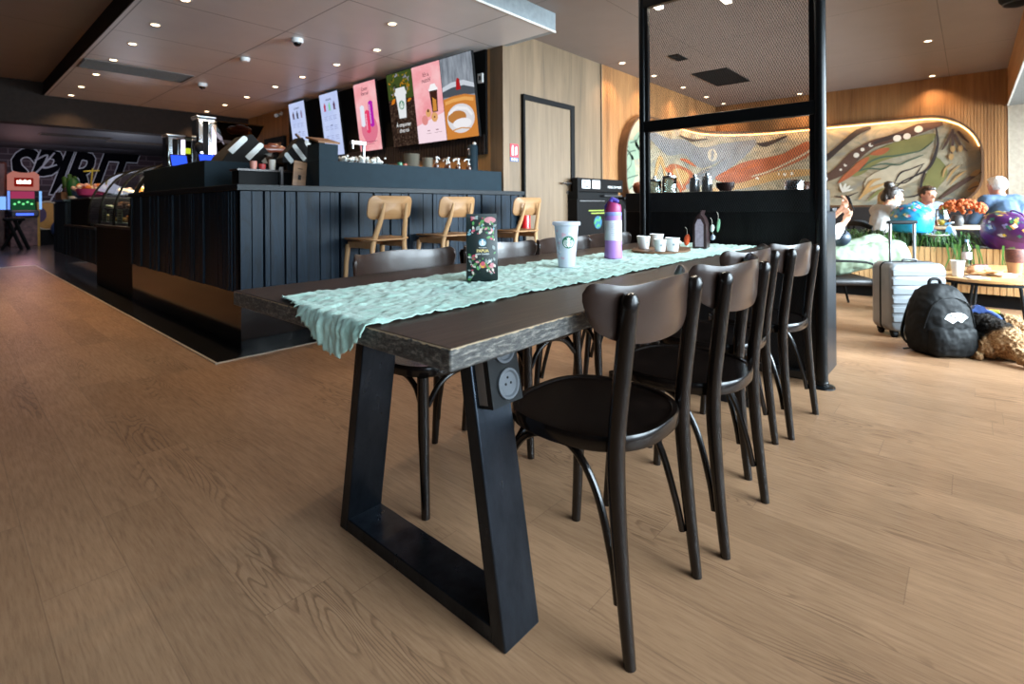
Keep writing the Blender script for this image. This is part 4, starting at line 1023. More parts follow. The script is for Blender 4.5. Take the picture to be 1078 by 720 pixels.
m = MB(); m.box(2.11, 2.28, 4.00, 4.02, 1.385, 1.53); m.box(2.11, 2.13, 4.02, 4.2, 1.385, 1.53); m.box(2.26, 2.28, 4.02, 4.2, 1.385, 1.53); m.build('case', M_UP, t, smooth=0)
m = MB(); m.box(-.10, .095, -.005, .22, 0, .015, Matrix.Translation((2.2, 4.0, 1.535)) @ Matrix.Rotation(R(14), 4, 'X')); m.build('lid', M_BOARD, t, smooth=0)
# espresso towers, hopper and blue touch screens
def tower(x, y, z0, z1, label, w_=.12):
    t = thing('coffee_tower', label, 'coffee machine', (x, y, z0))
    m = MB(); m.box(x-w_, x+w_, y-w_, y+w_, z0+.03, z1); m.build('chrome_shell', M_CHROME, t, bevel=.02)
    m = MB(); m.box(x-w_*1.05, x+w_*1.05, y-w_*1.05, y+w_*1.05, z1, z1+.025); m.build('top_cap', M_STEEL, t, bevel=.01)
    m = MB(); m.box(x-w_*.4, x+w_*.15, y-w_-.006, y-w_, z0+.05, z1-.03); m.build('dark_panel', M_MATBLACK, t, smooth=0)
    m = MB(); m.box(x+w_*.55, x+w_*.95, y-w_-.012, y-w_, z0+.1, z1-.03); m.build('light_strip', emit('tower_strip', '#f3eaff', 1.6), t, smooth=0)
    m = MB(); m.box(x-w_-.02, x+w_+.02, y-w_-.02, y+w_+.02, z0, z0+.03); m.build('base', M_MATBLACK, t, bevel=.005)
tower(1.98, 6.3, 1.415, 1.98, 'near chrome coffee tower above the left raised ledge', .095)
tower(1.80, 6.7, 1.415, 1.80, 'farther chrome coffee tower left of the taller one', .09)
t = thing('grinder_hopper', 'wide smoky transparent bean hopper behind the striped lid rack', 'coffee grinder', (2.28, 6.2, 1.168))
zt0, zt1 = 1.62, 1.92; c = Vector((2.26, 6.2, 0))
m = MB(); m.hexa([c+Vector((a*.12, b*.1, zt0)) for a, b in ((-1, -1), (1, -1), (1, 1), (-1, 1))], [c+Vector((a*.24, b*.2, zt1)) for a, b in ((-1, -1), (1, -1), (1, 1), (-1, 1))]); m.build('hopper', glass_mat('smoky_hopper', '#b39a70', .5), t, smooth=0)
m = MB(); m.box(2.02, 2.50, 5.99, 6.41, 1.92, 1.935); m.build('lid', glass_mat('smoky_lid', '#c4b48c', .6), t, smooth=0)
m = MB(); m.hexa([c+Vector((a*.11, b*.09, zt0+.005)) for a, b in ((-1, -1), (1, -1), (1, 1), (-1, 1))], [c+Vector((a*.17, b*.145, zt0+.12)) for a, b in ((-1, -1), (1, -1), (1, 1), (-1, 1))]); m.build('coffee_beans', pm('coffee_beans', '#2a1710', .5, 0, .5, 60), t, smooth=0)
m = MB(); m.box(2.12, 2.40, 6.08, 6.34, 1.168, 1.615); m.build('body', M_BLKLAM, t, bevel=.01)
for i, (x0_, x1_, y, z, l) in enumerate(((1.60, 1.74, 6.0, 1.415, 'left blue lit touch screen below the chrome coffee towers'), (1.78, 1.98, 5.75, 1.415, 'right blue lit touch screen below the chrome coffee towers'))):
    t = thing('touch_screen', l, 'screen', (x0_, y, z)); Mt = Matrix.Translation(((x0_+x1_)/2, y, z)) @ Matrix.Rotation(R(-25), 4, 'X')
    hw = (x1_-x0_)/2
    m = MB(); m.box(-hw-.01, hw+.01, 0, .025, .005, .155, Mt); m.build('case', M_MATBLACK, t, bevel=.004)
    m = MB(); m.box(-hw, hw, -.002, 0, .02, .14, Mt); m.build('display', emit('blue_display_%d' % i, '#2f55ff', 1.3), t, smooth=0)
    m = MB(); m.box(-.04, .04, .04, .1, 0, .03, Mt); m.build('foot', M_MATBLACK, t, smooth=0)
t = thing('tap_handle', 'black and green pull tap between the two chrome coffee towers', 'tap', (1.86, 6.05, 1.415))
m = MB(); m.cyl((1.86, 6.05, 1.415), (1.86, 6.05, 1.60), .02); m.ball((1.86, 6.05, 1.64), (.045, .045, .06)); m.build('handle', M_MATBLACK, t)
m = MB(); m.cyl((1.86, 6.02, 1.58), (1.86, 5.98, 1.58), .012); m.build('spout', M_CHROME, t)
t = thing('hand_bag', 'brown leather bag shape behind the striped lid rack by the timber wall', 'bag', (2.42, 5.6, 1.168))
m = MB(); m.cap((2.34, 5.6, 1.62), (2.52, 5.6, 1.63), .05, .045); m.cap((2.40, 5.6, 1.66), (2.46, 5.6, 1.66), .035); fuse(m, 'pouch', pm('brown_leather', '#5a2a1a', .3), t, .012, 4, local=True) if False else m.build('pouch', pm('brown_leather', '#5a2a1a', .3), t)
m = MB(); m.box(2.38, 2.48, 5.57, 5.63, 1.168, 1.58); m.build('stand', M_MATBLACK, t, smooth=0)
t = thing('cleaning_cloth', 'crumpled white cloth on the worktop right of the striped lid rack', 'cloth', (2.06, 4.7, 1.168))
m = MB(); m.grid(lambda u, v: (1.93+u*.22, 4.62+v*.2, 1.19+.13*math.sin(u*2.6)*math.sin(v*3)+.03*noise.noise((u*5, v*5, 1))), 14, 12); m.build('cloth', pm('white_cloth', '#b5afae', .9), t, smooth=180, solid=.004)
t = thing('leaning_board', 'brown menu board leaning at the gap between the two raised ledges', 'sign', (2.0, 4.15, 1.168))
Mt = Matrix.Translation((1.985, 4.1, 1.168)) @ Matrix.Rotation(R(8), 4, 'Y') @ Matrix.Rotation(R(-6), 4, 'X')
m = MB(); m.box(-.055, .055, 0, .012, .004, .215, Mt); m.build('board', M_BOARD, t, bevel=.002)
m = MB(); m.box(-.012, .012, -.0015, 0, .06, .10, Mt); m.box(-.02, .02, -.0015, 0, .15, .155, Mt); m.build('mark', M_MATBLACK, t, smooth=0)
t = thing('gap_shelf', 'small shelf unit in the gap between the two raised ledges', 'shelf', (1.9, 4.45, 1.168))
m = MB(); m.box(1.62, 2.06, 4.36, 4.5, 1.168, 1.30); m.build('body', M_MATBLACK, t, smooth=0); m = MB(); m.box(1.60, 2.065, 4.33, 4.5, 1.30, 1.315); m.build('top', M_LEDGE, t, smooth=0); m = MB(); m.box(1.93, 1.95, 4.30, 4.33, 1.168, 1.34); m.build('upright', M_STEEL, t, smooth=0)
for i, (x, h, cc) in enumerate(((1.75, .07, '#c9897a'), (1.82, .05, '#b03a3a'), (1.90, .09, '#c7c2b8'))):
    t = thing('spice_pot', ('pink small pot on the gap shelf', 'dark red small pot on the gap shelf', 'pale grey small pot on the gap shelf')[i], 'pot', (x, 4.40, 1.315), 0, 'small pots on the gap shelf')
    m = MB(); m.lathe([(.022, 0), (.028, h*.6), (.026, h), (.022, h), (.001, h*.9)], seg=18); m.build('pot', pm('pot_%d' % i, cc, .5), t, local=True)
t = thing('blender', 'clear blender jug with a wooden paddle left of the lid rack', 'blender', (2.16, 4.75, 1.168))
m = MB(); m.box(2.06, 2.26, 4.66, 4.86, 1.168, 1.34); m.build('base', M_STEEL, t, bevel=.01)
m = MB(); m.hexa([(2.08, 4.68, 1.34), (2.24, 4.68, 1.34), (2.24, 4.84, 1.34), (2.08, 4.84, 1.34)], [(2.04, 4.64, 1.50), (2.32, 4.64, 1.50), (2.32, 4.9, 1.50), (2.04, 4.9, 1.50)]); m.build('jug', glass_mat('grey_jug', '#b0a6a2', .6), t, smooth=0)
m = MB(); m.box(-.02, .02, -.01, .01, 0, .14, Matrix.Translation((2.16, 4.7, 1.48)) @ Matrix.Rotation(R(35), 4, 'Y')); m.build('paddle', M_OAK, t, smooth=0)
# right raised ledge: flowers, tap, plates, pump bottles
ZR = 1.385
t = thing('flower_tray', 'low tray crowded with small white blooms on the right raised ledge', 'flowers', (2.62, 4.2, ZR))
m = MB(); m.box(2.44, 2.85, 4.13, 4.3, ZR, ZR+.02); m.build('tray', M_STEEL, t, smooth=0)
m = MB(); fr_ = random.Random(8)
for k in range(90): m.ball((fr_.uniform(2.43, 2.86), fr_.uniform(4.12, 4.31), ZR+.03+fr_.uniform(0, .045)), (fr_.uniform(.010, .019),)*3, 7, 5)
o = m.build('blooms', pm('white_blooms', '#d5d8d4', .7), t, smooth=180); o['kind'] = 'stuff'
t = thing('water_tap', 'square steel water tap standing behind the white blooms', 'tap', (2.78, 4.4, ZR))
m = MB(); m.cyl((2.78, 4.4, ZR), (2.78, 4.4, 1.62), .016); m.build('column', M_STEEL, t); m = MB(); m.box(2.64, 2.80, 4.38, 4.42, 1.60, 1.635); m.build('spout', M_STEEL, t, bevel=.005); m = MB(); m.cyl((2.66, 4.4, 1.60), (2.66, 4.4, 1.56), .012); m.build('nozzle', M_STEEL, t)
for i, (x, y, h, r_, l) in enumerate(((3.26, 4.28, .155, .085, 'taller stack of cream plates on the right raised ledge'), (3.42, 4.22, .12, .06, 'shorter stack of cream saucers right of the plates'))):
    M_PLT = pm('cream_plate_%d' % i, '#a79f90', .45)
    n_ = 14 if i == 0 else 11
    p0 = None
    for k in range(n_):
        zz = ZR+k*h/n_
        lb_ = 'cream %s in the %s stack, %s' % (('plate', 'saucer')[i], ('taller', 'shorter')[i], 'topmost' if k == n_-1 else 'number %d from the bottom of the stack' % (k+1))
        if p0 is None:
            p0 = thing(('plate', 'saucer')[i], lb_, ('plate', 'saucer')[i], (x, y, zz), 0, ('cream plates in the taller stack', 'cream saucers in the shorter stack')[i])
            m = MB(); m.lathe([(r_*.55, 0), (r_*.6, .002), (r_, h/n_*.95), (r_*.98, h/n_*1.02), (r_*.55, .004), (.001, .004)], seg=28); m.build('dish', M_PLT, p0, local=True)
        else: dup(p0, (x, y, zz), 0, lb_)
M_PUMP = pm('white_pump', '#c9cac8', .4); M_SYR = pm('syrup_amber', '#4a2a1a', .2)
p0 = None
for k, (x, y) in enumerate(((3.56, 4.24), (3.64, 4.34), (3.71, 4.22), (3.79, 4.34), (3.85, 4.22), (3.93, 4.30), (4.01, 4.22))):
    lb_ = '%s white pump syrup bottle from the cream saucers on the raised ledge' % (['first']+ORD[1:])[k]
    if p0 is None:
        p0 = thing('pump_bottle', lb_, 'bottle', (x, y, ZR), R(20), 'pump bottles on the raised ledge')
        m = MB(); m.lathe([(.028, 0), (.030, .004), (.030, .055), (.014, .075), (.013, .085), (.001, .085)], seg=18); m.build('bottle', M_SYR, p0, local=True)
        m = MB(); m.lathe([(.016, .082), (.016, .10), (.006, .104), (.006, .135), (.014, .137), (.014, .147), (.001, .148)], seg=14); pp_ = m.build('pump', M_PUMP, p0, local=True)
        m = MB(); m.tube([(0, 0, .142), (.03, 0, .142), (.055, 0, .132), (.058, 0, .118)], .007, 8); m.build('nozzle', M_PUMP, pp_, local=True)
    else: dup(p0, (x, y, ZR), R(20+k*25), lb_)
for i, (x, h, cc, l) in enumerate(((3.02, .03, '#5a4a3a', 'tiny dark cap on the raised ledge left of the small jars'), (3.10, .07, '#2f6a48', 'green labelled jar left of the cream plates'), (3.16, .06, '#9a4a2c', 'orange brown jar right beside the cream plates'))):
    t = thing('small_jar', l, 'jar', (x, 4.26, ZR)); m = MB(); m.lathe([(.026, 0), (.028, .003), (.028, h*.75), (.02, h*.85), (.001, h*.86)], seg=18); m.build('jar_body', pm('jar_%d' % i, cc, .3), t, local=True); m = MB(); m.lathe([(.022, h*.84), (.022, h), (.001, h)], seg=18); m.build('lid', M_MATBLACK, t, local=True)
t = thing('milk_frother', 'dark cylinder machine with a white knob at the right end of the ledge', 'machine', (4.10, 4.25, ZR))
m = MB(); m.lathe([(.06, 0), (.06, .30), (.05, .315), (.001, .316)], (4.10, 4.25, ZR), 24); m.build('body', M_UP, t); m = MB(); m.ball((4.10, 4.22, ZR+.33), (.022, .022, .018)); m.build('knob', M_PUMP, t); m = MB(); m.cyl((4.03, 4.22, ZR+.2), (3.99, 4.2, ZR+.26), .012); m.build('steam_arm', M_CHROME, t)

# ------------------------------------------------------------------ counter stools
M_BEECH = wood('honey_beech', '#86623f', '#a9855c', 0, .6, .42, .5, .05, None, world=False)
M_BEECHV = wood('honey_beech_legs', '#92704c', '#b5926a', 2, .6, .42, .5, .05, None, world=False)
def make_stool(label):                      # front = +y
    t = thing('counter_stool', label, 'stool', group='wooden stools at the bar')
    sh = .745
    def sheet(u, v):
        a = (u-.5)*2; b = (v-.5)*2
        return (a*.205*(1-.1*(b < 0)*b*b), b*.20, sh-.012*math.exp(-((b+.3)/.5)**2)*(1-a*a)+.010*(b > .6)*0)
    def rr_outline(w_, h_, r_, n=6):
        pts = []
        for cx, cy, a0 in ((w_-r_, h_-r_, 0), (-w_+r_, h_-r_, 90), (-w_+r_, -h_+r_, 180), (w_-r_, -h_+r_, 270)):
            for k in range(n+1): a = R(a0+90*k/n); pts.append((cx+r_*math.cos(a), cy+r_*math.sin(a)))
        return pts
    m = MB(); ol = rr_outline(.205, .20, .075); rings = []
    for k, z in ((.97, sh-.016), (1, sh-.011), (1, sh-.004), (.97, sh), (.6, sh-.008), (.02, sh-.012)): rings.append([(x*k, y*k, z+(.012*(x/.2)**2 if k > .5 else 0)) for x, y in ol])
    m.rings(rings); m.build('seat', M_BEECH, t, local=True, smooth=50)
    ol = rr_outline(.208, .092, .05, 6)
    m = MB(); rings = []
    for k, dy in ((.97, -.009), (1, -.005), (1, .005), (.97, .009), (.4, .009), (.02, .009)):
        rings.append([(x*k, -.212-.035*((z)/.09)*.5+.03*(x/.2)**2+dy, .995+z*k) for x, z in ol])
    rings.insert(0, [(x*.02, -.212-.009, .995+z*.02) for x, z in ol]); rings.insert(1, [(x*.4, -.212+.03*(x*.4/.2)**2-.009, .995+z*.4) for x, z in ol])
    m.rings(rings); m.build('backrest', M_BEECH, t, local=True, smooth=50)
    for s in (-1, 1):
        m = MB(); P_ = bez([(s*.185, -.225, 0), (s*.165, -.185, .50), (s*.150, -.165, .70), (s*.118, -.222, .90), (s*.108, -.256, 1.03)], 5)
        m.tube(P_, [.016+.006*min(1, i/10) if i < 15 else .020-.010*(i-15)/5 for i in range(len(P_))], 12, sx=.8); m.build('leg', M_BEECHV, t, local=True)
        m = MB(); m.tube([(s*.19, .19, 0), (s*.175, .165, .55), (s*.165, .150, .70)], [.014, .019, .021], 12); m.build('leg', M_BEECHV, t, local=True)
        m = MB(); m.box(s*.158-.012, s*.158+.012, -.16, .155, .675, .725); m.build('side_rail', M_BEECHV, t, local=True, bevel=.006)
    m = MB(); m.box(-.165, .165, .140, .160, .685, .725); m.build('front_rail', M_BEECHV, t, local=True, bevel=.004)
    m = MB(); m.tube([(-.18, .178, .26), (.18, .178, .26)], .012, 10); m.build('foot_rest', M_BLACK, t, local=True)
    return t
sl = ['wooden counter stool nearest the camera, left of the coffee bag', 'middle wooden counter stool at the bar, directly behind the coffee bag', 'wooden counter stool farthest along the bar, next to the oak door']
s0 = make_stool(sl[0]); s0.location = (2.40, 3.62, 0); s0.rotation_euler = (0, 0, R(2))
dup(s0, (3.12, 3.62, 0), R(0), sl[1]); dup(s0, (4.08, 3.60, 0), R(-2), sl[2])

# ------------------------------------------------------------------ menu screens
t = struct(MB().box(XS-.03, XS, 4.14, 9.05, 1.60, 2.80).build('trim_3', M_MATBLACK, smooth=0))
M_PANELW = pm('screen_wall_dark_ribs', '#241c1a', .5)
m = MB(); y = 4.16
while y < 9.0: m.box(XS-.04, XS-.03, y, y+.04, 1.60, 1.83); y += .055
m.build('rib', M_PANELW, t, smooth=0)
def disp(name, stops, scale=3, strength=1.0, vec=(1, 1, 1)):
    n = N(name); f = n.noise(n.scale(n.obj(), vec), scale, 4, .6); c = n.ramp(f, stops); e = n.n('ShaderNodeEmission'); n.l(c, e.inputs[0]); e.inputs[1].default_value = strength; n.l(e.outputs[0], n.out.inputs[0]); return n.m
SS = .9
E_ = lambda nm, h, k=1: emit('screen_'+nm, h, SS*k)
SW, SH = .542, .955
scr = [('far menu screen', 8.41), ('second menu screen', 7.36), ('third', 6.37), ('fourth', 5.555), ('fifth', 5.015), ('sixth', 4.465)]
slab = ['leftmost and farthest menu screen with pale blue drinks list', 'pale blue menu screen second from the left, behind the lid rack', 'pink menu screen showing three tall purple and pink drinks', 'dark menu screen with a white takeaway cup on brown soil', 'pink menu screen reading It\'s a match above an iced drink', 'rightmost menu screen with a latte close-up under grey metal']
def Fp(d=0): return lambda a, b: (a, -.036-d, b)
for i, (nm, yc) in enumerate(scr):
    t = thing('menu_screen', slab[i], 'screen', (XS-.055, yc, 1.812), (R(7.2), 0, R(-90)), 'menu screens over the bar')
    m = MB(); m.box(-SW/2-.006, SW/2+.006, -.034, 0, -.006, SH+.006); m.build('case', M_MATBLACK, t, local=True, bevel=.004)
    m = MB(); m.box(-.06, .06, 0, .05, SH*.2, SH*.28); m.build('bracket', M_MATBLACK, t, local=True, smooth=0)
    m = MB(); fb = Fp()
    m.poly([fb(-SW/2, 0), fb(SW/2, 0), fb(SW/2, SH), fb(-SW/2, SH)])
    if i < 2: bg = disp('menu_list_bg_%d' % i, [(.3, lin('#aebde8')), (.7, lin('#c9d4f4'))], 2, SS)
    elif i in (2, 4): bg = disp('menu_pink_bg_%d' % i, [(.3, lin('#e58a92')), (.5, lin('#efa6ac')), (.7, lin('#f4c3c6'))], 3.2, SS)
    elif i == 3: bg = disp('menu_soil_bg', [(.35, lin('#150e0c')), (.55, lin('#3a2a22')), (.75, lin('#6a5a4c'))], 34, SS)
    else: bg = disp('menu_metal_bg', [(.3, lin('#5f6670')), (.7, lin('#9aa2ac'))], 6, SS, (3, 1, .6))
    m.build('display', bg, t, local=True, smooth=0)
    mats = []; m = MB()
    def use(nm_, h):
        mt = E_(nm_+str(i), h); mats.append(mt); m.mi = len(mats)-1
    f1, f2, f3 = Fp(.001), Fp(.002), Fp(.003)
    q = lambda f, a0, b0, a1, b1: m.poly([f(a0, b0), f(a1, b0), f(a1, b1), f(a0, b1)])
    if i < 2:
        cols = (('#4a2a3a', '#1c1418', '#8a7a9a'), ('#b0214a', '#7fc79a', '#5a3a5a'))[i]
        for k in range(3):
            use('drink%d' % k, cols[k]); cx = -.14+k*.14; m.poly([f1(cx-.022, .70), f1(cx+.022, .70), f1(cx+.03, .78), f1(cx-.03, .78)]); q(f1, cx-.014, .78, cx+.014, .81); m.poly([f1(cx-.04, .69), f1(cx+.04, .69), f1(cx+.03, .70), f1(cx-.03, .70)])
        use('line', '#8490c4')
        for r_ in range(3):
            for k in range(3):
                for z in range(3): q(f1, -.19+k*.135, .60-r_*.15-z*.026, -.09+k*.135-.02*(z % 2), .607-r_*.15-z*.026)
        use('rule', '#3a3f66'); q(f1, -.02, .52-.06, .04, .53-.06); q(f1, -.17, .14, .12, .148); q(f1, -.17, .11, .05, .116)
        txt = [(('COLD BREW', 'BOISSONS')[i], .04, .855, '#20264a')]
    elif i == 2:
        for k, (cx, z0, z1, h) in enumerate(((-.115, .34, .64, '#dfe3f0'), (-.0, .24, .56, '#e0406a'), (.105, .32, .68, '#b024a8'))):
            use('tumbler%d' % k, h); m.poly([f2(cx-.05, z0+.02), f2(cx, z0), f2(cx+.05, z0+.02), f2(cx+.055, z1-.01), f2(cx, z1+.012), f2(cx-.055, z1-.01)])
            use('shine%d' % k, '#f2d4e8'); q(f3, cx-.035, z0+.05, cx-.022, z1-.04)
        use('shade', '#d9748c'); decal_disc(m, f1, .02, .30, .2, 20, 1)
        use('foot', '#7a3a52'); q(f1, -.18, .12, .17, .128); q(f1, -.18, .09, .1, .096)
        txt = [('Coeur', .07, .865, '#3a2030'), ('Éternel', .07, .80, '#3a2030')]
    elif i == 3:
        use('leafdark', '#3c4a22'); m.poly([f1(-SW/2, .62), f1(SW/2, .60), f1(SW/2, SH), f1(-SW/2, SH)])
        fr_ = random.Random(2)
        for k in range(60):
            use('leaf%d' % k, fr_.choice(['#7a6a1e', '#4a5a2a', '#a8741e', '#2a3018', '#5f6a74', '#8a8a96'])) if k < 6 else setattr(m, 'mi', 1+k % 6)
            leaf(m, f2, fr_.uniform(-.2, .2), fr_.uniform(.62, .92), .06, fr_.uniform(0, 6), .012)
        use('orange', '#c9741e'); leaf(m, f2, -.22, .56, .12, .6, .03); leaf(m, f2, .12, .56, .1, .3, .02)
        use('cup', '#dfe2e4'); m.poly([f3(-.075, .36), f3(.075, .36), f3(.105, .66), f3(-.105, .66)]); q(f3, -.125, .66, .125, .70); m.poly([f3(-.11, .70), f3(.11, .70), f3(.095, .755), f3(-.095, .755)])
        txt = [('À emporter', .075, .275, '#f4f4f4'), ('chez toi', .075, .20, '#f4f4f4')]
    elif i == 4:
        use('pale', '#f1d8e2'); m.poly([f1(-SW/2, 0), f1(SW/2, 0), f1(SW/2, .34), f1(-SW/2, .22)])
        use('iced', '#3a211a'); m.poly([f2(.06, .36), f2(.16, .36), f2(.185, .62), f2(.035, .62)])
        use('iced2', '#c9863a'); m.poly([f3(.075, .37), f3(.145, .37), f3(.15, .50), f3(.085, .54)])
        use('lidw', '#f0eef0'); q(f2, .025, .62, .195, .65); m.poly([f2(.04, .65), f2(.18, .65), f2(.15, .70), f2(.07, .70)])
        use('cookie', '#d9a26a'); decal_disc(m, f3, .09, .30, .06, 16, 1); decal_disc(m, f3, -.02, .36, .05, 16, 1)
        use('donut', '#d98a86'); decal_disc(m, f3, -.10, .28, .062, 16, 1)
        use('hole', '#5a3428'); decal_disc(m, Fp(.004), .09, .30, .014, 10, 1); decal_disc(m, Fp(.004), -.02, .39, .02, 10, 1)
        use('ln', '#7a4a58'); q(f2, -.07, .14, -.02, .15); q(f2, .09, .14, .14, .15); q(f2, -.09, .11, 0, .114); q(f2, .06, .11, .2, .114)
        txt = [("It's a", .075, .83, '#4a1a24'), ('match!', .075, .76, '#4a1a24')]
    else:
        use('steel', '#c3cad4'); m.poly([f1(-SW/2, .62), f1(-.1, .66), f1(.1, .66), f1(SW/2, .60), f1(SW/2, .55), f1(.1, .60), f1(-.1, .60), f1(-SW/2, .57)])
        use('dark', '#4a5058'); m.poly([f1(-SW/2, .57), f1(-.1, .60), f1(.1, .60), f1(SW/2, .55), f1(SW/2, .48), f1(-SW/2, .50)])
        use('red', '#a81f22'); m.poly([f3(-.03, .56), f3(.05, .56), f3(.04, .68), f3(.0, .70), f3(-.02, .66)])
        use('crema', '#c9803a'); m.poly([f1(-SW/2, 0), f1(SW/2, 0), f1(SW/2, .46), f1(.1, .50), f1(-.1, .50), f1(-SW/2, .48)])
        use('crema2', '#e0a45c'); decal_strip(m, f2, [(-SW/2+.03, .43), (-.1, .45), (.1, .45), (SW/2-.03, .42)], .04)
        def ell(f, cx, cz, rx, rz): m.poly([f(cx+rx*math.cos(2*PI*k/24), cz+rz*math.sin(2*PI*k/24)) for k in range(24)])
        use('milk', '#d6d4d8'); ell(f2, -.0, .23, .235, .17)
        use('crema3', '#b5793f'); ell(f3, -.06, .25, .16, .075)
        use('milk2', '#e9e7ea'); ell(Fp(.004), .02, .17, .16, .06); decal_strip(m, Fp(.004), [(-.2, .3), (-.05, .36), (.12, .33), (.2, .25)], .035)
        use('cr4', '#c98f52'); decal_strip(m, Fp(.005), [(-.15, .10), (0, .12), (.15, .10)], .014)
        txt = []
    m.build('picture', mats, t, local=True, smooth=0)
    if i == 3: siren('badge', t, lambda a, b, d: (a, -.036-.0035-d, b+.53), .058, E_('badge_green', '#1f7a56'), E_('badge_white', '#e6ece8'))
    for s_, sz, z, h in txt: text(s_, sz, E_('text%d' % int(z*1000), h), t, (0, -.0405, z), ext=.0004, sx=.85)
# sign by the door and thermostat by the screens
t = thing('fire_sign', 'red and white fire extinguisher sign with blue strip on the oak wall', 'sign', (4.42, YD, 1.6))
M_RED = pm('sign_red', '#c22a3a', .5, 0, .03); M_BLUE = pm('sign_blue', '#2a4a86', .5, 0, .03)
MB().box(4.35, 4.49, YD-.006, YD, 1.56, 1.71).build('panel', M_RED, t, smooth=0); MB().box(4.35, 4.49, YD-.006, YD, 1.51, 1.555).build('strip', M_BLUE, t, smooth=0)
m = MB(); m.box(4.375, 4.405, YD-.008, YD-.006, 1.58, 1.67); m.box(4.38, 4.40, YD-.008, YD-.006, 1.67, 1.69)
m.poly([(4.43, YD-.007, 1.58), (4.47, YD-.007, 1.60), (4.46, YD-.007, 1.69), (4.44, YD-.007, 1.67)])
for k in range(3): m.box(4.365+k*.04, 4.39+k*.04, YD-.008, YD-.006, 1.52, 1.545)
m.build('pictogram', M_LWHITE, t, smooth=0)
t = thing('fire_extinguisher', 'red fire extinguisher on the floor by the door behind the last stool', 'fire extinguisher', (4.42, YD-.16, .75)); t.location = (4.45, 3.76, .70)
m = MB(); m.lathe([(.03, 0), (.055, .01), (.055, .24), (.035, .29), (.018, .30), (.001, .30)], seg=24); m.build('cylinder', pm('extinguisher_red', '#b01a1c', .3), t, local=True)
m = MB(); m.lathe([(.018, .30), (.018, .335), (.001, .336)], seg=14); m.box(-.02, .09, -.012, .012, .335, .35); m.build('valve', M_MATBLACK, t, local=True)
m = MB(); m.box(-.06, .06, .05, .14, .1, .13); m.build('wall_bracket', M_MATBLACK, t, local=True)
t = thing('square_sensor', 'small white square sensor on the black panel right of the screens', 'sensor', (XS-.03, 4.2, 2.45)); 
MB().box(XS-.055, XS-.03, 4.17, 4.25, 2.42, 2.53).build('housing', M_WHITE, t, bevel=.005); MB().box(XS-.057, XS-.055, 4.195, 4.225, 2.45, 2.50).build('window', M_DARKGREY, t, smooth=0)
# ------------------------------------------------------------------ mural with lit rim
S1, S2, RC = 2.72, 4.605, 1.2; STOT = S2+2.7+.125
def mp(s, z, off):
    if s <= S1: return Vector((6.75+s, YD-off, z))
    if s <= S2:
        a = (s-S1)/RC; r = RC-off; return Vector((9.47+r*math.sin(a), 2.7+r*math.cos(a), z))
    return Vector((XR-off, 2.7-(s-S2), z))
Z0, Z1, RM = .975, 2.37, .66
def mural_outline():
    zc0, zc1 = Z0+.45, Z1-RM; pts = []
    for k in range(13): a = R(180-90*k/12); pts.append((RM+RM*math.cos(a), zc1+RM*math.sin(a)))
    s = RM
    while s < STOT-RM-.1: s += .08; pts.append((min(s, STOT-RM), Z1))
    for k in range(13): a = R(90-90*k/12); pts.append((STOT-RM+RM*math.cos(a), zc1+RM*math.sin(a)))
    for k in range(9): a = R(0-90*k/8); pts.append((STOT-.45+.45*math.cos(a), zc0+.45*math.sin(a)))
    s = STOT-.45
    while s > .55: s -= .08; pts.append((max(s, .45), Z0))
    for k in range(9): a = R(270-90*k/8); pts.append((.45+.45*math.cos(a), zc0+.45*math.sin(a)))
    return pts
def mural_base():
    n = N('mural_ground_paint'); p = n.pos(); d = n.n('ShaderNodeVectorMath', operation='ADD'); 
    w1 = n.noise(n.scale(p, (1, 1, 1.4)), 1.3, 2, .5, 1.6); f = n.noise(n.scale(p, (.5, .5, 1.1)), 2.1, 3, .55, 2.2)
    c = n.ramp(f, [(.30, lin('#6c7766')), (.40, lin('#928870')), (.48, lin('#a2967f')), (.56, lin('#847a62')), (.66, lin('#6d6f6c'))])
    c2 = n.ramp(w1, [(.3, lin('#7f6745')), (.5, lin('#9c9078')), (.7, lin('#71756a'))])
    c = n.mix(.4, c, c2)
    return n.bsdf(c, .6, 0, .3)
M_MB = mural_base()
mt = struct(MB().box(XR-.0005, XR, 3.0, 3.01, 2.0, 2.01).build('trim_4', M_SLAT, smooth=0)) if False else None
t = thing('mural', 'long rounded abstract leaf and wave mural with a lit rim wrapping the timber corner', 'mural', (9.5, 3.6, 1.0))
ol = mural_outline(); n_ = len(ol)
m = MB()
nS, nZ = 150, 14
def inside_z(s):
    zc0, zc1 = Z0+.45, Z1-RM
    if s < RM: hi = zc1+math.sqrt(max(0, RM*RM-(RM-s)**2))
    elif s > STOT-RM: hi = zc1+math.sqrt(max(0, RM*RM-(s-STOT+RM)**2))
    else: hi = Z1
    q = .45
    if s < q: lo = zc0-math.sqrt(max(0, q*q-(q-s)**2))
    elif s > STOT-q: lo = zc0-math.sqrt(max(0, q*q-(s-STOT+q)**2))
    else: lo = Z0
    return lo, hi
def mg(u, v):
    s = STOT*u; lo, hi = inside_z(s); return mp(s, lo+(hi-lo)*v, .028)
m.grid(mg, nS, nZ); m.build('canvas', M_MB, t, smooth=40)
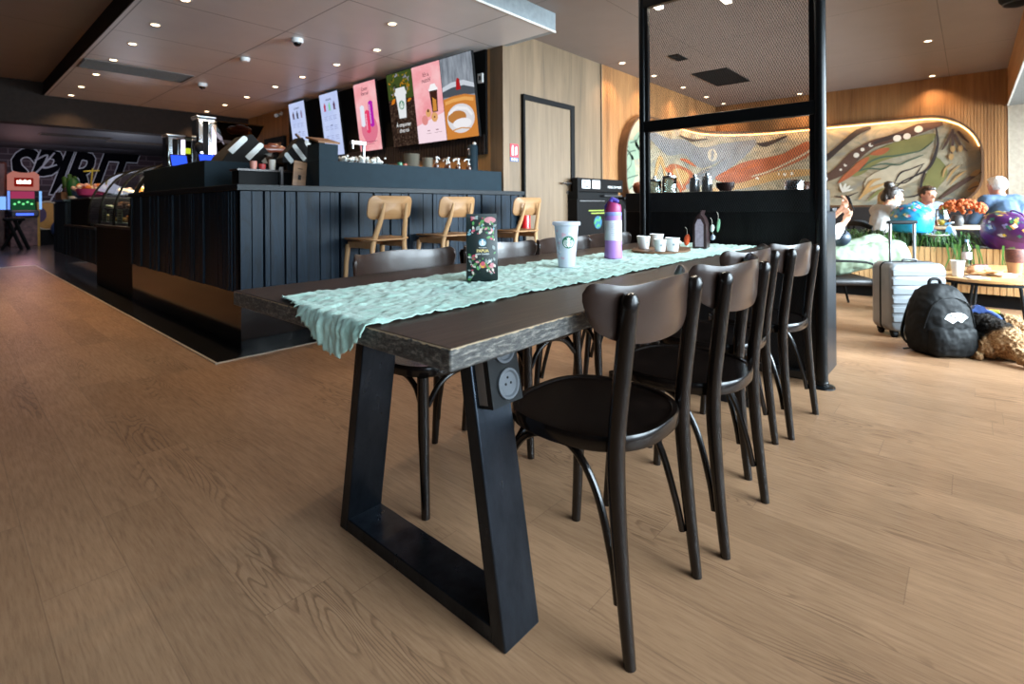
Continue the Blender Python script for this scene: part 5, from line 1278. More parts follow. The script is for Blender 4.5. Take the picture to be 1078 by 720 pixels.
# timber lip round it, LED under its top
fr_out = []
m = MB(); rings = []
cen = lambda k: Vector((ol[k][0], ol[k][1]))
for k in range(n_):
    a = Vector(ol[k]); nx_ = Vector(ol[(k+1) % n_])-Vector(ol[k-1]); nn = Vector((-nx_.y, nx_.x)).normalized()
    a2 = a+nn*.03
    rings.append([mp(a.x, a.y, .017), mp(a.x, a.y, .15), mp(a2.x, a2.y, .15), mp(a2.x, a2.y, .017)])
m.rings(rings, closed=True); m.build('timber_lip', wood('dark_timber_lip', '#3f2a1c', '#6a4a31', 2, 1, .5), t, smooth=30)
led = [k for k in range(n_) if ol[k][1] > 1.35 or (ol[k][1] > Z1-RM-.3)]
m = MB(); top = [p for p in ol if p[1] > Z1-RM+.05]
m.tube([mp(a, b-.02 if abs(a-STOT/2) < STOT/2-.3 else b-.012, .045) for a, b in top if .02 < a < STOT-.02], .010, 8); m.build('led_strip', M_LED, t)
for (a, b, pw) in ((.4, 2.6, 6), (4.7, 7.0, 8)):
    p0, p1 = mp(a, Z1-.03, .10), mp(b, Z1-.03, .10); c = (p0+p1)/2; L = (p1-p0).length; ang = math.atan2(p1.y-p0.y, p1.x-p0.x)
    area('led_lamp', c, (0, 0, ang), L, .03, pw, (1, .55, .22))
p0, p1 = mp(2.9, Z1-.03, .10), mp(4.5, Z1-.03, .10); c = (p0+p1)/2; area('led_lamp', c, (0, 0, math.atan2(p1.y-p0.y, p1.x-p0.x)), 1.5, .03, 5, (1, .55, .22))
# painted figures
def paint(h): return pm('mural_'+h[1:], h, .6, 0, .10, 6)
PM_ = {k: paint(h) for k, h in dict(brown='#4a3328', dark='#2b2220', orange='#94502f', olive='#6e6a3c', sage='#74866f', beige='#a89b83', grey='#6f6f6f', white='#c9c4b8', tan='#a5804f', rust='#a4512c', green='#3f5242').items()}
keys = list(PM_); lay = [0]
m = MB()
def mf(extra=0):
    lay[0] += 1; o = .030+.0006*lay[0]*.5
    return lambda a, b: mp(a, b, o+.001)
def ribbon(col, pts, wd, n=6):
    m.mi = keys.index(col); q = bez([(a, b, 0) for a, b in pts], n); N_ = len(q)
    if isinstance(wd, (list, tuple)):
        ws = []
        for i in range(N_):
            f = i/(N_-1)*(len(wd)-1); k = min(int(f), len(wd)-2); ws.append(wd[k]+(wd[k+1]-wd[k])*(f-k))
    else: ws = wd
    decal_strip(m, mf(), [(v.x, v.y) for v in q], ws)
def blob(col, pts, n=4):
    m.mi = keys.index(col); P_ = [Vector((a, b, 0)) for a, b in pts]; q = []
    N_ = len(P_)
    for i in range(N_):
        p0, p1, p2, p3 = P_[i-1], P_[i], P_[(i+1) % N_], P_[(i+2) % N_]
        for k in range(n):
            tt = k/n; q.append(.5*((2*p1)+(p2-p0)*tt+(2*p0-5*p1+4*p2-p3)*tt*tt+(3*p1-p0-3*p2+p3)*tt**3))
    f = mf(); c = sum(q, Vector())/len(q); cv = m.bm.verts.new(f(c.x, c.y)); r1 = [m.bm.verts.new(f((c.x+v.x)/2, (c.y+v.y)/2)) for v in q]; r2_ = [m.bm.verts.new(f(v.x, v.y)) for v in q]
    for i in range(len(q)):
        j = (i+1) % len(q); m.face([cv, r1[i], r1[j]]); m.face([r1[i], r2_[i], r2_[j], r1[j]])
def dot(col, a, b, r): m.mi = keys.index(col); decal_disc(m, mf(), a, b, r, 14, 1)
# left leaf part beside the slatted door wall
ribbon('sage', [(.10, 1.25), (.3, 1.5), (.25, 1.8), (.6, 1.9), (.5, 2.1)], [.2, .35, .3, .3, .2])
for pts in ([(.06, 1.52), (.12, 1.65), (.28, 1.80), (.49, 1.85)], [(.06, 1.70), (.12, 1.86), (.26, 1.89)], [(.13, 1.48), (.34, 1.63), (.31, 1.77)], [(.1, 1.36), (.28, 1.42), (.56, 1.47)], [(.10, 1.85), (.16, 1.75), (.1, 1.61)], [(.2, 1.2), (.4, 1.3), (.62, 1.28)], [(.3, 1.95), (.5, 2.0), (.62, 2.12)]): ribbon('green', pts, .022)
# middle part behind the mesh
ribbon('grey', [(.8, 2.2), (1.6, 2.0), (2.3, 2.05), (3.0, 1.9), (3.6, 2.05), (4.2, 2.2)], [.1, .3, .25, .4, .3, .1])
blob('grey', [(2.19, 1.33), (3.06, 1.66), (3.62, 1.84), (3.99, 2.23), (4.17, 2.14), (3.81, 1.79), (3.25, 1.45), (2.6, 1.3)])
blob('orange', [(3.37, 1.5), (3.62, 1.66), (3.99, 1.83), (4.41, 1.9), (4.74, 1.97), (5.08, 2.15), (5.12, 1.9), (4.74, 1.71), (4.33, 1.56), (3.81, 1.41)])
blob('orange', [(1.58, 1.59), (1.9, 1.72), (2.71, 1.57), (2.19, 1.25)]); blob('tan', [(1.8, 1.56), (2.0, 1.65), (2.5, 1.55), (2.18, 1.36)])
ribbon('rust', [(1.5, 1.62), (1.8, 1.5), (2.15, 1.22)], .06); ribbon('rust', [(2.1, 1.82), (2.4, 1.8), (2.81, 1.72)], [.02, .07, .02]); ribbon('beige', [(1.9, 1.7), (2.05, 1.5), (2.2, 1.3)], .03)
ribbon('tan', [(1.1, 1.3), (1.19, 1.61), (1.32, 1.76), (1.45, 1.62), (1.51, 1.3)], [.03, .1, .14, .1, .03])
for rr_ in (.12, .085): dot(('beige', 'grey')[rr_ < .1], 3.31, 1.96, rr_)
ribbon('dark', [(2.1, 2.24), (2.6, 2.2), (3.2, 2.27)], [.02, .06, .02]); ribbon('dark', [(4.21, 2.18), (4.37, 2.15), (4.75, 2.28)], [.02, .10, .02])
ribbon('beige', [(3.4, 1.38), (3.9, 1.5), (4.4, 1.62), (5.0, 1.9), (5.2, 2.05)], .035); ribbon('tan', [(3.2, 1.28), (3.9, 1.36), (4.6, 1.55), (5.2, 1.58)], [.05, .12, .16, .1])
for a, b in ((4.58, 1.57), (4.7, 1.56), (4.82, 1.57), (4.41, 1.53), (4.21, 1.5)): dot('white', a, b, .03)
# right part
blob('olive', [(5.9, 1.5), (6.2, 1.72), (6.7, 1.85), (6.9, 2.1), (6.6, 2.08), (6.2, 1.95), (5.9, 1.75), (5.75, 1.5)])
blob('beige', [(6.0, 1.45), (6.3, 1.62), (6.7, 1.74), (6.85, 1.6), (6.6, 1.35), (6.2, 1.2), (5.95, 1.25)])
blob('olive', [(6.87, 1.74), (7.0, 1.61), (7.03, 1.45), (6.92, 1.25), (6.79, 1.06), (6.71, 1.01), (6.70, 1.21), (6.77, 1.45)])
ribbon('dark', [(5.3, 1.75), (5.42, 1.85), (5.55, 1.97), (5.71, 2.12), (5.86, 2.24), (6.04, 2.30)], [.10, .10, .08, .09, .10, .05])
blob('orange', [(5.55, 1.36), (5.64, 1.5), (5.78, 1.64), (5.87, 1.74), (6.02, 1.80), (5.92, 1.63), (5.73, 1.46)]); blob('orange', [(6.02, 1.84), (6.17, 1.93), (6.30, 1.92), (6.19, 1.82)])
ribbon('brown', [(5.2, 1.38), (5.4, 1.47), (5.58, 1.58), (5.8, 1.82), (6.04, 2.0), (6.27, 2.07), (6.47, 2.12), (6.69, 2.21), (6.98, 2.26)], [.06, .13, .17, .18, .13, .12, .15, .17, .06])
ribbon('dark', [(5.95, 1.98), (6.27, 2.09), (6.5, 2.14)], [.02, .07, .02])
for a, b, r in ((5.67, 1.68, .028), (5.83, 1.84, .042), (5.92, 1.93, .03), (6.04, 2.0, .035), (6.40, 2.08, .055), (6.53, 2.10, .05), (6.68, 2.20, .055), (5.60, 1.60, .02)): dot('white', a, b, r)
for a, b in ((5.69, 1.70), (6.06, 2.015)): dot('brown', a, b, .024)
for pts in ([(5.87, 1.56), (6.01, 1.7), (6.19, 1.78), (6.36, 1.79), (6.55, 1.82), (6.72, 1.86), (6.87, 2.0)], [(6.04, 1.63), (6.22, 1.67), (6.41, 1.64), (6.55, 1.7), (6.74, 1.78)], [(5.87, 1.56), (6.0, 1.60), (6.2, 1.58), (6.3, 1.63)]): ribbon('green', pts, [.012, .028, .022, .012])
ribbon('dark', [(6.9, 2.2), (6.92, 1.95), (6.87, 1.71), (6.79, 1.55), (6.66, 1.46), (6.47, 1.36), (6.33, 1.2)], [.02, .03, .045, .04, .025, .02, .015])
ribbon('dark', [(6.36, 1.33), (6.44, 1.5), (6.58, 1.56), (6.75, 1.64)], [.01, .025, .02, .01]); ribbon('dark', [(6.36, 1.33), (6.5, 1.34), (6.62, 1.44), (6.73, 1.62)], [.01, .02, .02, .01]); ribbon('dark', [(6.5, 1.1), (6.68, 1.15), (6.72, 1.4), (6.78, 1.55)], [.01, .03, .03, .015])
for pts in ([(7.1, 2.16), (7.1, 1.93), (7.08, 1.73)], [(7.09, 2.12), (7.02, 1.94), (6.97, 1.84)], [(7.12, 2.08), (7.2, 1.89), (7.27, 1.80)], [(7.16, 2.12), (7.22, 2.02), (7.29, 1.93)]): ribbon('brown', pts, [.03, .035, .012])
for a, b in ((7.08, 1.72), (7.1, 1.84), (7.19, 1.84)): blob('tan', [(a-.02, b+.05), (a+.02, b+.05), (a+.03, b), (a, b-.05), (a-.03, b)])
ribbon('brown', [(6.93, 1.06), (7.13, 1.24), (7.27, 1.36), (7.42, 1.48)], [.03, .06, .06, .04]); blob('tan', [(7.27, 1.18), (7.30, 1.27), (7.38, 1.33), (7.41, 1.25), (7.36, 1.17)]); ribbon('brown', [(7.28, 1.2), (7.34, 1.24), (7.40, 1.26)], .02); blob('tan', [(7.30, 1.42), (7.36, 1.5), (7.42, 1.5), (7.38, 1.42)])
for pts in ([(6.98, 1.41), (7.01, 1.54), (7.1, 1.62)], [(7.02, 1.34), (7.1, 1.5), (7.18, 1.58)], [(7.06, 1.28), (7.16, 1.42), (7.26, 1.5)]): ribbon('tan', pts, [.01, .03, .01])
ribbon('grey', [(6.97, 1.08), (7.13, 1.06), (7.27, 1.08)], [.01, .03, .01])
for ang in (20, 45, 70, 100): 
    a = R(ang); blob('white', [(5.62, 1.2), (5.62+.1*math.cos(a)-.02, 1.2+.1*math.sin(a)+.01), (5.62+.17*math.cos(a), 1.2+.17*math.sin(a)), (5.62+.1*math.cos(a)+.02, 1.2+.1*math.sin(a)-.01)])
ribbon('dark', [(5.5, 1.14), (5.67, 1.12), (5.85, 1.20)], [.01, .03, .01]); ribbon('tan', [(5.89, 1.10), (6.04, 1.36), (6.18, 1.42)], [.02, .06, .02]); ribbon('tan', [(5.86, 1.07), (6.01, 1.23), (6.27, 1.35)], [.02, .06, .02]); ribbon('olive', [(6.0, 1.05), (6.15, 1.2), (6.4, 1.3)], [.02, .06, .02])
m.build('painted_figures', [PM_[k] for k in keys], t, smooth=0, normals=False)
# dark bench under the mural
M_BENCH = pm('dark_bench_leather', '#1d1a1a', .5)
t = thing('upholstered_bench', 'dark upholstered wall bench running along under the mural', 'bench', (10.4, 1.5, 0))
MB().box(10.1, 10.62, -.35, 3.75, .06, .45).build('seat', M_BENCH, t, bevel=.03); MB().box(10.5, 10.64, -.35, 3.75, .45, .95).build('backrest', M_BENCH, t, bevel=.02); MB().box(10.16, 10.6, -.3, 3.7, 0, .06).build('plinth', M_MATBLACK, t, smooth=0)

# ------------------------------------------------------------------ planter of trailing plants
M_SLATP = wood('planter_slats', '#b98a58', '#dcb480', 2, 1, .5, .4, .1, None)
t = thing('planter', 'low planter box of vertical timber slats with a dark plinth dividing the seating', 'planter', (6.85, .2, 0))
m = MB(); m.box(6.67, 7.05, -.75, 1.35, .13, .55); m.build('box', M_SLATP, t, smooth=0)
m = MB(); y = -.75
while y < 1.34: m.box(6.65, 6.67, y, y+.040, .13, .56); y += .046
m.build('slat_front', M_SLATP, t, smooth=0)
MB().box(6.72, 7.0, -.72, 1.32, 0, .13).build('plinth', M_MATBLACK, t, smooth=0)
M_SOIL = pm('planter_soil', '#2a1f18', .95); MB().box(6.69, 7.03, -.73, 1.33, .55, .56).build('soil', M_SOIL, t, smooth=0)
gm = [pm('grass_%d' % i, h, .55, 0, .25, 30) for i, h in enumerate(('#34592a', '#4f7a34', '#263f20'))]
gr = random.Random(6); m = MB()
for k in range(900):
    m.mi = gr.randrange(3); bx = gr.uniform(6.70, 7.02); by = gr.uniform(-.72, 1.32)
    if -.62 < by < .02: continue
    L = gr.uniform(.12, .30); a = gr.uniform(0, 6.28) if gr.random() < .7 else PI+gr.uniform(-.7, .7); hgt = gr.uniform(.05, .17)
    dx, dy = math.cos(a), math.sin(a); wv = Vector((-dy, dx, 0))*gr.uniform(.005, .010)
    P_ = [Vector((bx, by, .555)), Vector((bx+dx*L*.35, by+dy*L*.35, .555+hgt)), Vector((bx+dx*L*.7, by+dy*L*.7, .555+hgt*.9)), Vector((bx+dx*L, by+dy*L, .555+hgt*.3-gr.uniform(0, .09)*(dx < -.5)))]
    for i in range(3):
        w0 = wv*(1-.25*i); w1 = wv*(1-.25*(i+1)) if i < 2 else wv*.1
        m.poly([P_[i]-w0, P_[i]+w0, P_[i+1]+w1, P_[i+1]-w1])
o = m.build('trailing_plants', gm, None, smooth=180, normals=False); tag(o, 'green strappy plants growing densely along the timber planter', 'plants', None, 'stuff')
for q, (y0_, n2) in enumerate(((-.02, 9), (.12, 8), (-.28, 8))):
    t = thing('hanging_fern', ['fern sprays hanging over the planter front left of the water bottle', 'fern sprays hanging over the planter front near the suitcase handle', 'fern sprays hanging over the planter front under the purple bag'][q], 'plant', (6.7, y0_, .56), 0, 'ferns hanging over the planter front')
    m = MB()
    for k in range(n2):
        by = y0_+gr.uniform(-.06, .06); L = gr.uniform(.10, .24); wv = Vector((0, gr.uniform(.006, .011), 0)); x = 6.63-gr.uniform(0, .03)
        P_ = [Vector((6.70, by, .565)), Vector((x, by+.01, .60)), Vector((x-.01, by+.02*gr.uniform(-1, 1), .55-L*.4)), Vector((x, by+.05*gr.uniform(-1, 1), .55-L))]
        for i in range(3): m.poly([P_[i]-wv*(1-.2*i), P_[i]+wv*(1-.2*i), P_[i+1]+wv*(.8-.25*i), P_[i+1]-wv*(.8-.25*i)])
    m.build('fronds', gm[1], t, smooth=180, normals=False)

# ------------------------------------------------------------------ people
SKIN = [pm('skin_%d' % i, h, .5, 0, .08, 14, .4) for i, h in enumerate(('#c99277', '#b98066', '#c98f7c', '#cf9f86', '#c28f74'))]
def hand(mb, w, d, up, side, curl=.5, sc=1.0):
    """palm with five separate bent fingers; d = direction the fingers point, up = back of the hand"""
    w = Vector(w); d = Vector(d).normalized(); up = Vector(up); up = (up-d*up.dot(d)).normalized(); s = d.cross(up)*side
    mb.cap(w, w+d*.05*sc, .026*sc, .036*sc, 10); mb.cap(w+d*.03*sc-s*.016*sc, w+d*.075*sc-s*.018*sc, .017*sc, .016*sc, 8); mb.cap(w+d*.03*sc+s*.016*sc, w+d*.075*sc+s*.016*sc, .017*sc, .016*sc, 8)
    for k, L in enumerate((.066, .076, .070, .054)):
        b = w+d*.085*sc+s*(.028-.0187*k)*sc; a = b+(d*math.cos(curl)-up*math.sin(curl))*L*.5*sc; c = a+(d*math.cos(curl*2.1)-up*math.sin(curl*2.1))*L*.55*sc
        mb.cap(b, a, .0095*sc, .0088*sc, 8); mb.cap(a, c, .0088*sc, .0075*sc, 8)
    b = w+d*.03*sc+s*.03*sc; a = b+(d*.6+s*.75-up*.2).normalized()*.035*sc; mb.cap(b, a, .013*sc, .011*sc, 8); mb.cap(a, a+(d*.9+s*.2-up*.4).normalized()*.032*sc, .011*sc, .009*sc, 8)
def person(name, label, loc, rot, J, skin, clothes, hair, hairfn=None, sleeves=1.0, trousers=None, headyaw=0, headtilt=0, eyes=True, shoes=True, ctype='shirt', scale=1):
    t = thing(name, label, 'person', loc, rot); t.scale = (scale,)*3
    V = {k: Vector(v) for k, v in J.items()}; h = V['head']
    HM = Matrix.Translation(h) @ Matrix.Rotation(headyaw, 4, 'Z') @ Matrix.Rotation(headtilt, 4, 'X')
    H = lambda *p: HM @ Vector(p); H3 = HM.to_3x3()
    m = MB()
    m.cap(V['pel'], V['waist'], .135, .12, 16); m.cap(V['waist'], V['chest'], .12, .135, 16); m.cap(V['shL'], V['shR'], .062, .062, 12); m.cap(V['chest'], V['neck'], .10, .065, 14)
    m.cap(V['neck'], H(0, -.02, -.06), .056, .05, 12)
    m.ball(h, (.074, .094, .105), 18, 12, H3); m.ball(H(0, .022, -.058), (.055, .066, .058), 14, 10, H3); m.ball(H(0, .075, -.092), (.022, .02, .018), 10, 8, H3)
    m.cap(H(0, .090, .010), H(0, .112, -.024), .009, .014, 8); m.ball(H(.012, .098, -.028), (.009, .009, .007), 8, 6, H3); m.ball(H(-.012, .098, -.028), (.009, .009, .007), 8, 6, H3)
    m.ball(H(0, .092, -.058), (.024, .010, .007), 10, 6, H3); m.ball(H(0, .090, -.069), (.020, .010, .008), 10, 6, H3)
    for s in (-1, 1):
        m.ball(H(s*.076, -.008, -.006), (.010, .020, .031), 10, 8, H3); m.ball(H(s*.034, .078, .028), (.022, .014, .008), 8, 6, H3)
    for s, a in ((-1, 'L'), (1, 'R')):
        m.cap(V['sh'+a], V['el'+a], .047, .038, 12); m.cap(V['el'+a], V['wr'+a], .038, .025, 12)
        hd = V.get('hd'+a, V['wr'+a]-V['el'+a]); hand(m, V['wr'+a], hd, V.get('hu'+a, Vector((0, 0, 1))), -s, J.get('curl'+a, (.5, 0, 0))[0])
        m.cap(V['hip'+a], V['kn'+a], .078, .056, 12); m.cap(V['kn'+a], V['an'+a], .054, .036, 12); m.cap(V['an'+a], V['to'+a], .036, .030, 10)
    fuse(m, 'body', skin, t, .0095, 3)
    if eyes:
        for s in (-1, 1):
            m = MB(); m.ball(H(s*.034, .083, .012), (.013, .007, .007), 10, 6, H3); m.build('eye', M_DARKGREY, t, local=True)
    # shirt
    m = MB(); g = .016
    m.cap(V['pel'], V['waist'], .135+g, .125+g, 16); m.cap(V['waist'], V['chest'], .125+g, .14+g, 16); m.cap(V['chest'], V['neck']+Vector((0, 0, -.045)), .105+g, .065+g, 14); m.cap(V['shL'], V['shR'], .066+g, .066+g, 12)
    for a in 'LR':
        e = V['sh'+a]+(V['el'+a]-V['sh'+a])*min(1, sleeves*2)
        m.cap(V['sh'+a], e, .052+g, .044+g, 12)
        if sleeves > .5: m.cap(V['el'+a], V['el'+a]+(V['wr'+a]-V['el'+a])*min(.9, (sleeves-.5)*2), .042+g, .030+g, 12)
    fuse(m, ctype, clothes, t, .011, 4, .006, .07)
    if trousers:
        m = MB()
        m.cap(V['hipL'], V['hipR'], .115, .115, 14); m.cap(V['pel'], V['pel']+Vector((0, 0, .04)), .145, .14, 14)
        for a in 'LR':
            w_ = J.get('legw', (1, 0, 0))[0]
            m.cap(V['hip'+a], V['kn'+a], .095*w_, .078*w_, 14); m.cap(V['kn'+a], V['an'+a]+(V['kn'+a]-V['an'+a])*.12, .078*w_, .058*w_, 14)
        fuse(m, 'trousers', trousers, t, .011, 4, .010, .09)
    if shoes:
        for a in 'LR':
            m = MB(); m.cap(V['an'+a]+Vector((0, 0, -.03)), V['to'+a], .045, .042, 12); m.build('shoe', M_MATBLACK, t, local=True, smooth=180)
    m = MB(); (hairfn or hair_short)(m, H, H3); fuse(m, 'hair', hair, t, .008, 2, .006, .02)
    return t, V, H
def hair_short(m, H, H3):
    m.ball(H(0, -.022, .022), (.084, .094, .100), 18, 12, H3); m.ball(H(0, .035, .082), (.066, .05, .03), 14, 8, H3)
def hair_bun(m, H, H3):
    m.ball(H(0, -.020, .020), (.084, .096, .104), 18, 12, H3); m.ball(H(0, .04, .078), (.062, .045, .03), 14, 8, H3); m.ball(H(0, -.075, .115), (.052, .052, .048), 14, 10, H3); m.ball(H(0, -.085, -.03), (.06, .04, .06), 14, 8, H3)
def hair_long(m, H, H3):
    m.ball(H(0, -.022, .022), (.086, .096, .104), 18, 12, H3); m.cap(H(0, -.07, .0), H(0, -.085, -.22), .075, .05, 14)
    for s in (-1, 1): m.cap(H(s*.065, -.02, .0), H(s*.075, -.03, -.18), .03, .022, 10)
def seat_pose(lean=.06, z=.0, spread=.10):
    return dict(pel=(0, 0, .50+z), waist=(0, lean*.35, .66+z), chest=(0, lean*.8, .84+z), neck=(0, lean*1.2, 1.0+z), head=(0, lean*1.5+.03, 1.135+z),
        shL=(-.155, lean, .955+z), shR=(.155, lean, .955+z), elL=(-.21, lean+.10, .72+z), elR=(.21, lean+.10, .72+z), wrL=(-.12, lean+.31, .78+z), wrR=(.12, lean+.31, .78+z),
        hipL=(-spread, .05, .47), hipR=(spread, .05, .47), knL=(-spread-.02, .45, .47), knR=(spread+.02, .45, .47), anL=(-spread, .43, .09), anR=(spread, .43, .09), toL=(-spread-.02, .57, .04), toR=(spread+.02, .57, .04))
def hair_mat(nm, a, b):
    n = N(nm); f = n.noise(n.scale(n.obj(), (60, 60, 14)), 1, 4); return n.bsdf(n.ramp(f, [(.3, lin(a)), (.7, lin(b))]), .45, 0, .4, f, .4, .004)
W_TEE = pm('white_cotton', '#b9b5b2', .8, 0, .05, 9); BLUE_SH = pm('pale_blue_shirt', '#7d92b8', .7, 0, .2, 30); DENIM = pm('denim_blue', '#344a62', .75, 0, .18, 24); SAGE = pm('pale_sage_cotton', '#82917a', .8, 0, .07, 8); DARKP = pm('dark_trousers', '#23252b', .8)
# woman with bun
J = seat_pose(.10, -.045)
person('person', 'woman in a white sleeveless top with dark hair in a bun, looking down', (7.45, .82, 0), R(-138), J, SKIN[0], W_TEE, hair_mat('dark_brown_hair', '#15100d', '#33241b'), hair_bun, .12, DARKP, R(-12), R(-14))
# child half hidden behind her
J = seat_pose(.06, -.02); person('person', 'fair haired child sitting behind the woman in white, mostly hidden', (8.02, .86, 0), R(165), J, SKIN[3], pm('child_top', '#b8a8a0', .8), hair_mat('blond_hair', '#8a6f48', '#c9ac7c'), hair_long, .4, DARKP, R(0), R(-10), scale=.97)
# man in blue shirt
J = seat_pose(.08, -.02); person('person', 'man in a pale blue shirt facing the camera below the mural', (8.95, .50, 0), R(120), J, SKIN[1], BLUE_SH, hair_mat('brown_hair', '#1d130d', '#3f2b1f'), hair_short, .35, DARKP, R(12), R(-8))
# older man from behind
J = seat_pose(.10, .035); J['elL'] = (-.27, .16, .74); J['wrL'] = (-.16, .40, .80)
person('person', 'white haired older man in a dark denim jacket seen from behind', (8.62, -.33, 0), R(-62), J, SKIN[2], DENIM, hair_mat('white_hair', '#b5b2ad', '#e0deda'), hair_short, .98, DARKP, R(12), R(-4), ctype='denim_jacket', scale=1.03)
# lounging person with phone
J = dict(pel=(0, 0, .47), waist=(0, -.10, .60), chest=(0, -.17, .78), neck=(0, -.19, .95), head=(0, -.15, 1.09), shL=(-.16, -.17, .90), shR=(.16, -.17, .90), elL=(-.22, .02, .72), elR=(.22, -.0, .72),
    wrL=(-.05, .20, .95), wrR=(.08, .17, .84), hdL=(.2, .25, .6), huL=(0, .8, -.4), hdR=(-.5, .4, .5), huR=(0, .6, -.6), hipL=(-.10, .06, .45), hipR=(.10, .06, .45), knL=(-.13, .54, .60), knR=(.16, .55, .56), anL=(.06, .72, .28), anR=(.16, .66, .10), toL=(.10, .86, .22), toR=(.18, .80, .05), legw=(1.38, 0, 0), curlL=(.75, 0, 0))
tp, V, H = person('person', 'person in loose pale green trousers lounging behind the suitcase, holding a phone', (5.72, 1.07, 0), R(-146), J, SKIN[4], pm('white_blouse', '#dcdad6', .8), hair_mat('auburn_hair', '#2a1710', '#4a2c1e'), hair_long, .75, SAGE, 0, R(-25), ctype='blouse')
# the phone in the raised hand
MP = MATW[tp.name]; c = MP @ Vector((-.02, .255, 1.01))
t = thing('phone', 'dark smartphone held up by the person in pale green trousers', 'phone', c, (R(25), R(20), R(-146)))
m = MB(); m.box(-.036, .036, -.005, .005, -.074, .074); m.build('case', M_MATBLACK, t, local=True, bevel=.004); m = MB(); m.box(-.032, .032, -.0065, -.005, -.068, .068); m.build('screen', pm('phone_glass', '#1c2230', .1), t, local=True, smooth=0)
# lounge seat under that person
t = thing('lounge_chair', 'low black metal framed lounge chair under the person in pale green trousers', 'chair', (5.72, 1.07, 0), R(-146))
m = MB(); m.box(-.30, .30, -.28, .34, .255, .315); m.build('seat', M_BENCH, t, local=True, bevel=.025)
m = MB(); m.hexa([(-.30, -.30, .30), (.30, -.30, .30), (.30, -.24, .30), (-.30, -.24, .30)], [(-.30, -.42, .80), (.30, -.42, .80), (.30, -.37, .80), (-.30, -.37, .80)]); m.build('backrest', M_BENCH, t, local=True, bevel=.02)
for sx in (-1, 1):
    m = MB(); m.tube([(sx*.28, -.30, 0), (sx*.28, -.24, .26)], .012, 8); m.build('leg', M_MATBLACK, t, local=True); m = MB(); m.tube([(sx*.28, .36, 0), (sx*.28, .30, .26)], .012, 8); m.build('leg', M_MATBLACK, t, local=True)
    m = MB(); m.tube(bez([(sx*.31, .30, .26), (sx*.31, .30, .44), (sx*.31, .1, .48), (sx*.31, -.30, .48)], 5), .011, 8); m.build('armrest', M_MATBLACK, t, local=True)
t = thing('shoulder_bag', 'dark blue and black bag lying in the lap of the person with the phone', 'bag', MP @ Vector((0, .15, .66)), R(-146))
m = MB(); m.ball((0, .0, .015), (.12, .09, .085), 16, 10); m.build('pouch', pm('bag_navy', '#1d2836', .5, 0, .4, 20), t, local=True, smooth=180); m = MB(); m.tube(bez([(-.1, 0, .05), (-.05, .03, .13), (.05, .03, .13), (.1, 0, .05)], 5), .008, 8); m.build('strap', M_MATBLACK, t, local=True)
# chairs for the seated group
def cafe_chair(x, y, rz, l):
    t = thing('cafe_chair', l, 'chair', (x, y, 0), rz, 'chairs of the seated group')
    m = MB(); m.box(-.22, .22, -.2, .24, .365, .395); m.build('seat', M_BENCH, t, local=True, bevel=.012)
    m = MB(); m.tube(bez([(-.21, -.22, .72), (-.1, -.27, .76), (.1, -.27, .76), (.21, -.22, .72)], 5), .028, 10, sx=.4); m.build('backrest', M_MATBLACK, t, local=True)
    for sx in (-1, 1):
        m = MB(); m.tube([(sx*.2, -.24, 0), (sx*.2, -.2, .38), (sx*.2, -.225, .73)], .012, 8); m.build('leg', M_MATBLACK, t, local=True); m = MB(); m.tube([(sx*.2, .24, 0), (sx*.2, .2, .37)], .012, 8); m.build('leg', M_MATBLACK, t, local=True)
cafe_chair(7.45, .82, R(-138), 'dark cafe chair under the woman in the white top'); cafe_chair(8.62, -.33, R(-62), 'dark cafe chair under the white haired man, its pale rail showing'); cafe_chair(8.95, .50, R(120), 'dark cafe chair under the man in the blue shirt'); cafe_chair(8.02, .86, R(165), 'dark cafe chair under the fair haired child')
t = thing('cafe_table', 'round pale cafe table among the seated group behind the planter', 'table', (8.05, .20, 0))
m = MB(); m.lathe([(.001, .70), (.42, .70), (.43, .71), (.43, .725), (.42, .73), (.001, .73)], (8.05, .2, 0), 36); m.build('tabletop', pm('pale_tabletop', '#b9a68c', .4), t); m = MB(); m.cyl((8.05, .2, .02), (8.05, .2, .70), .03); m.build('column', M_MATBLACK, t); m = MB(); m.lathe([(.22, 0), (.22, .012), (.04, .03), (.001, .03)], (8.05, .2, 0), 28); m.build('base', M_MATBLACK, t)

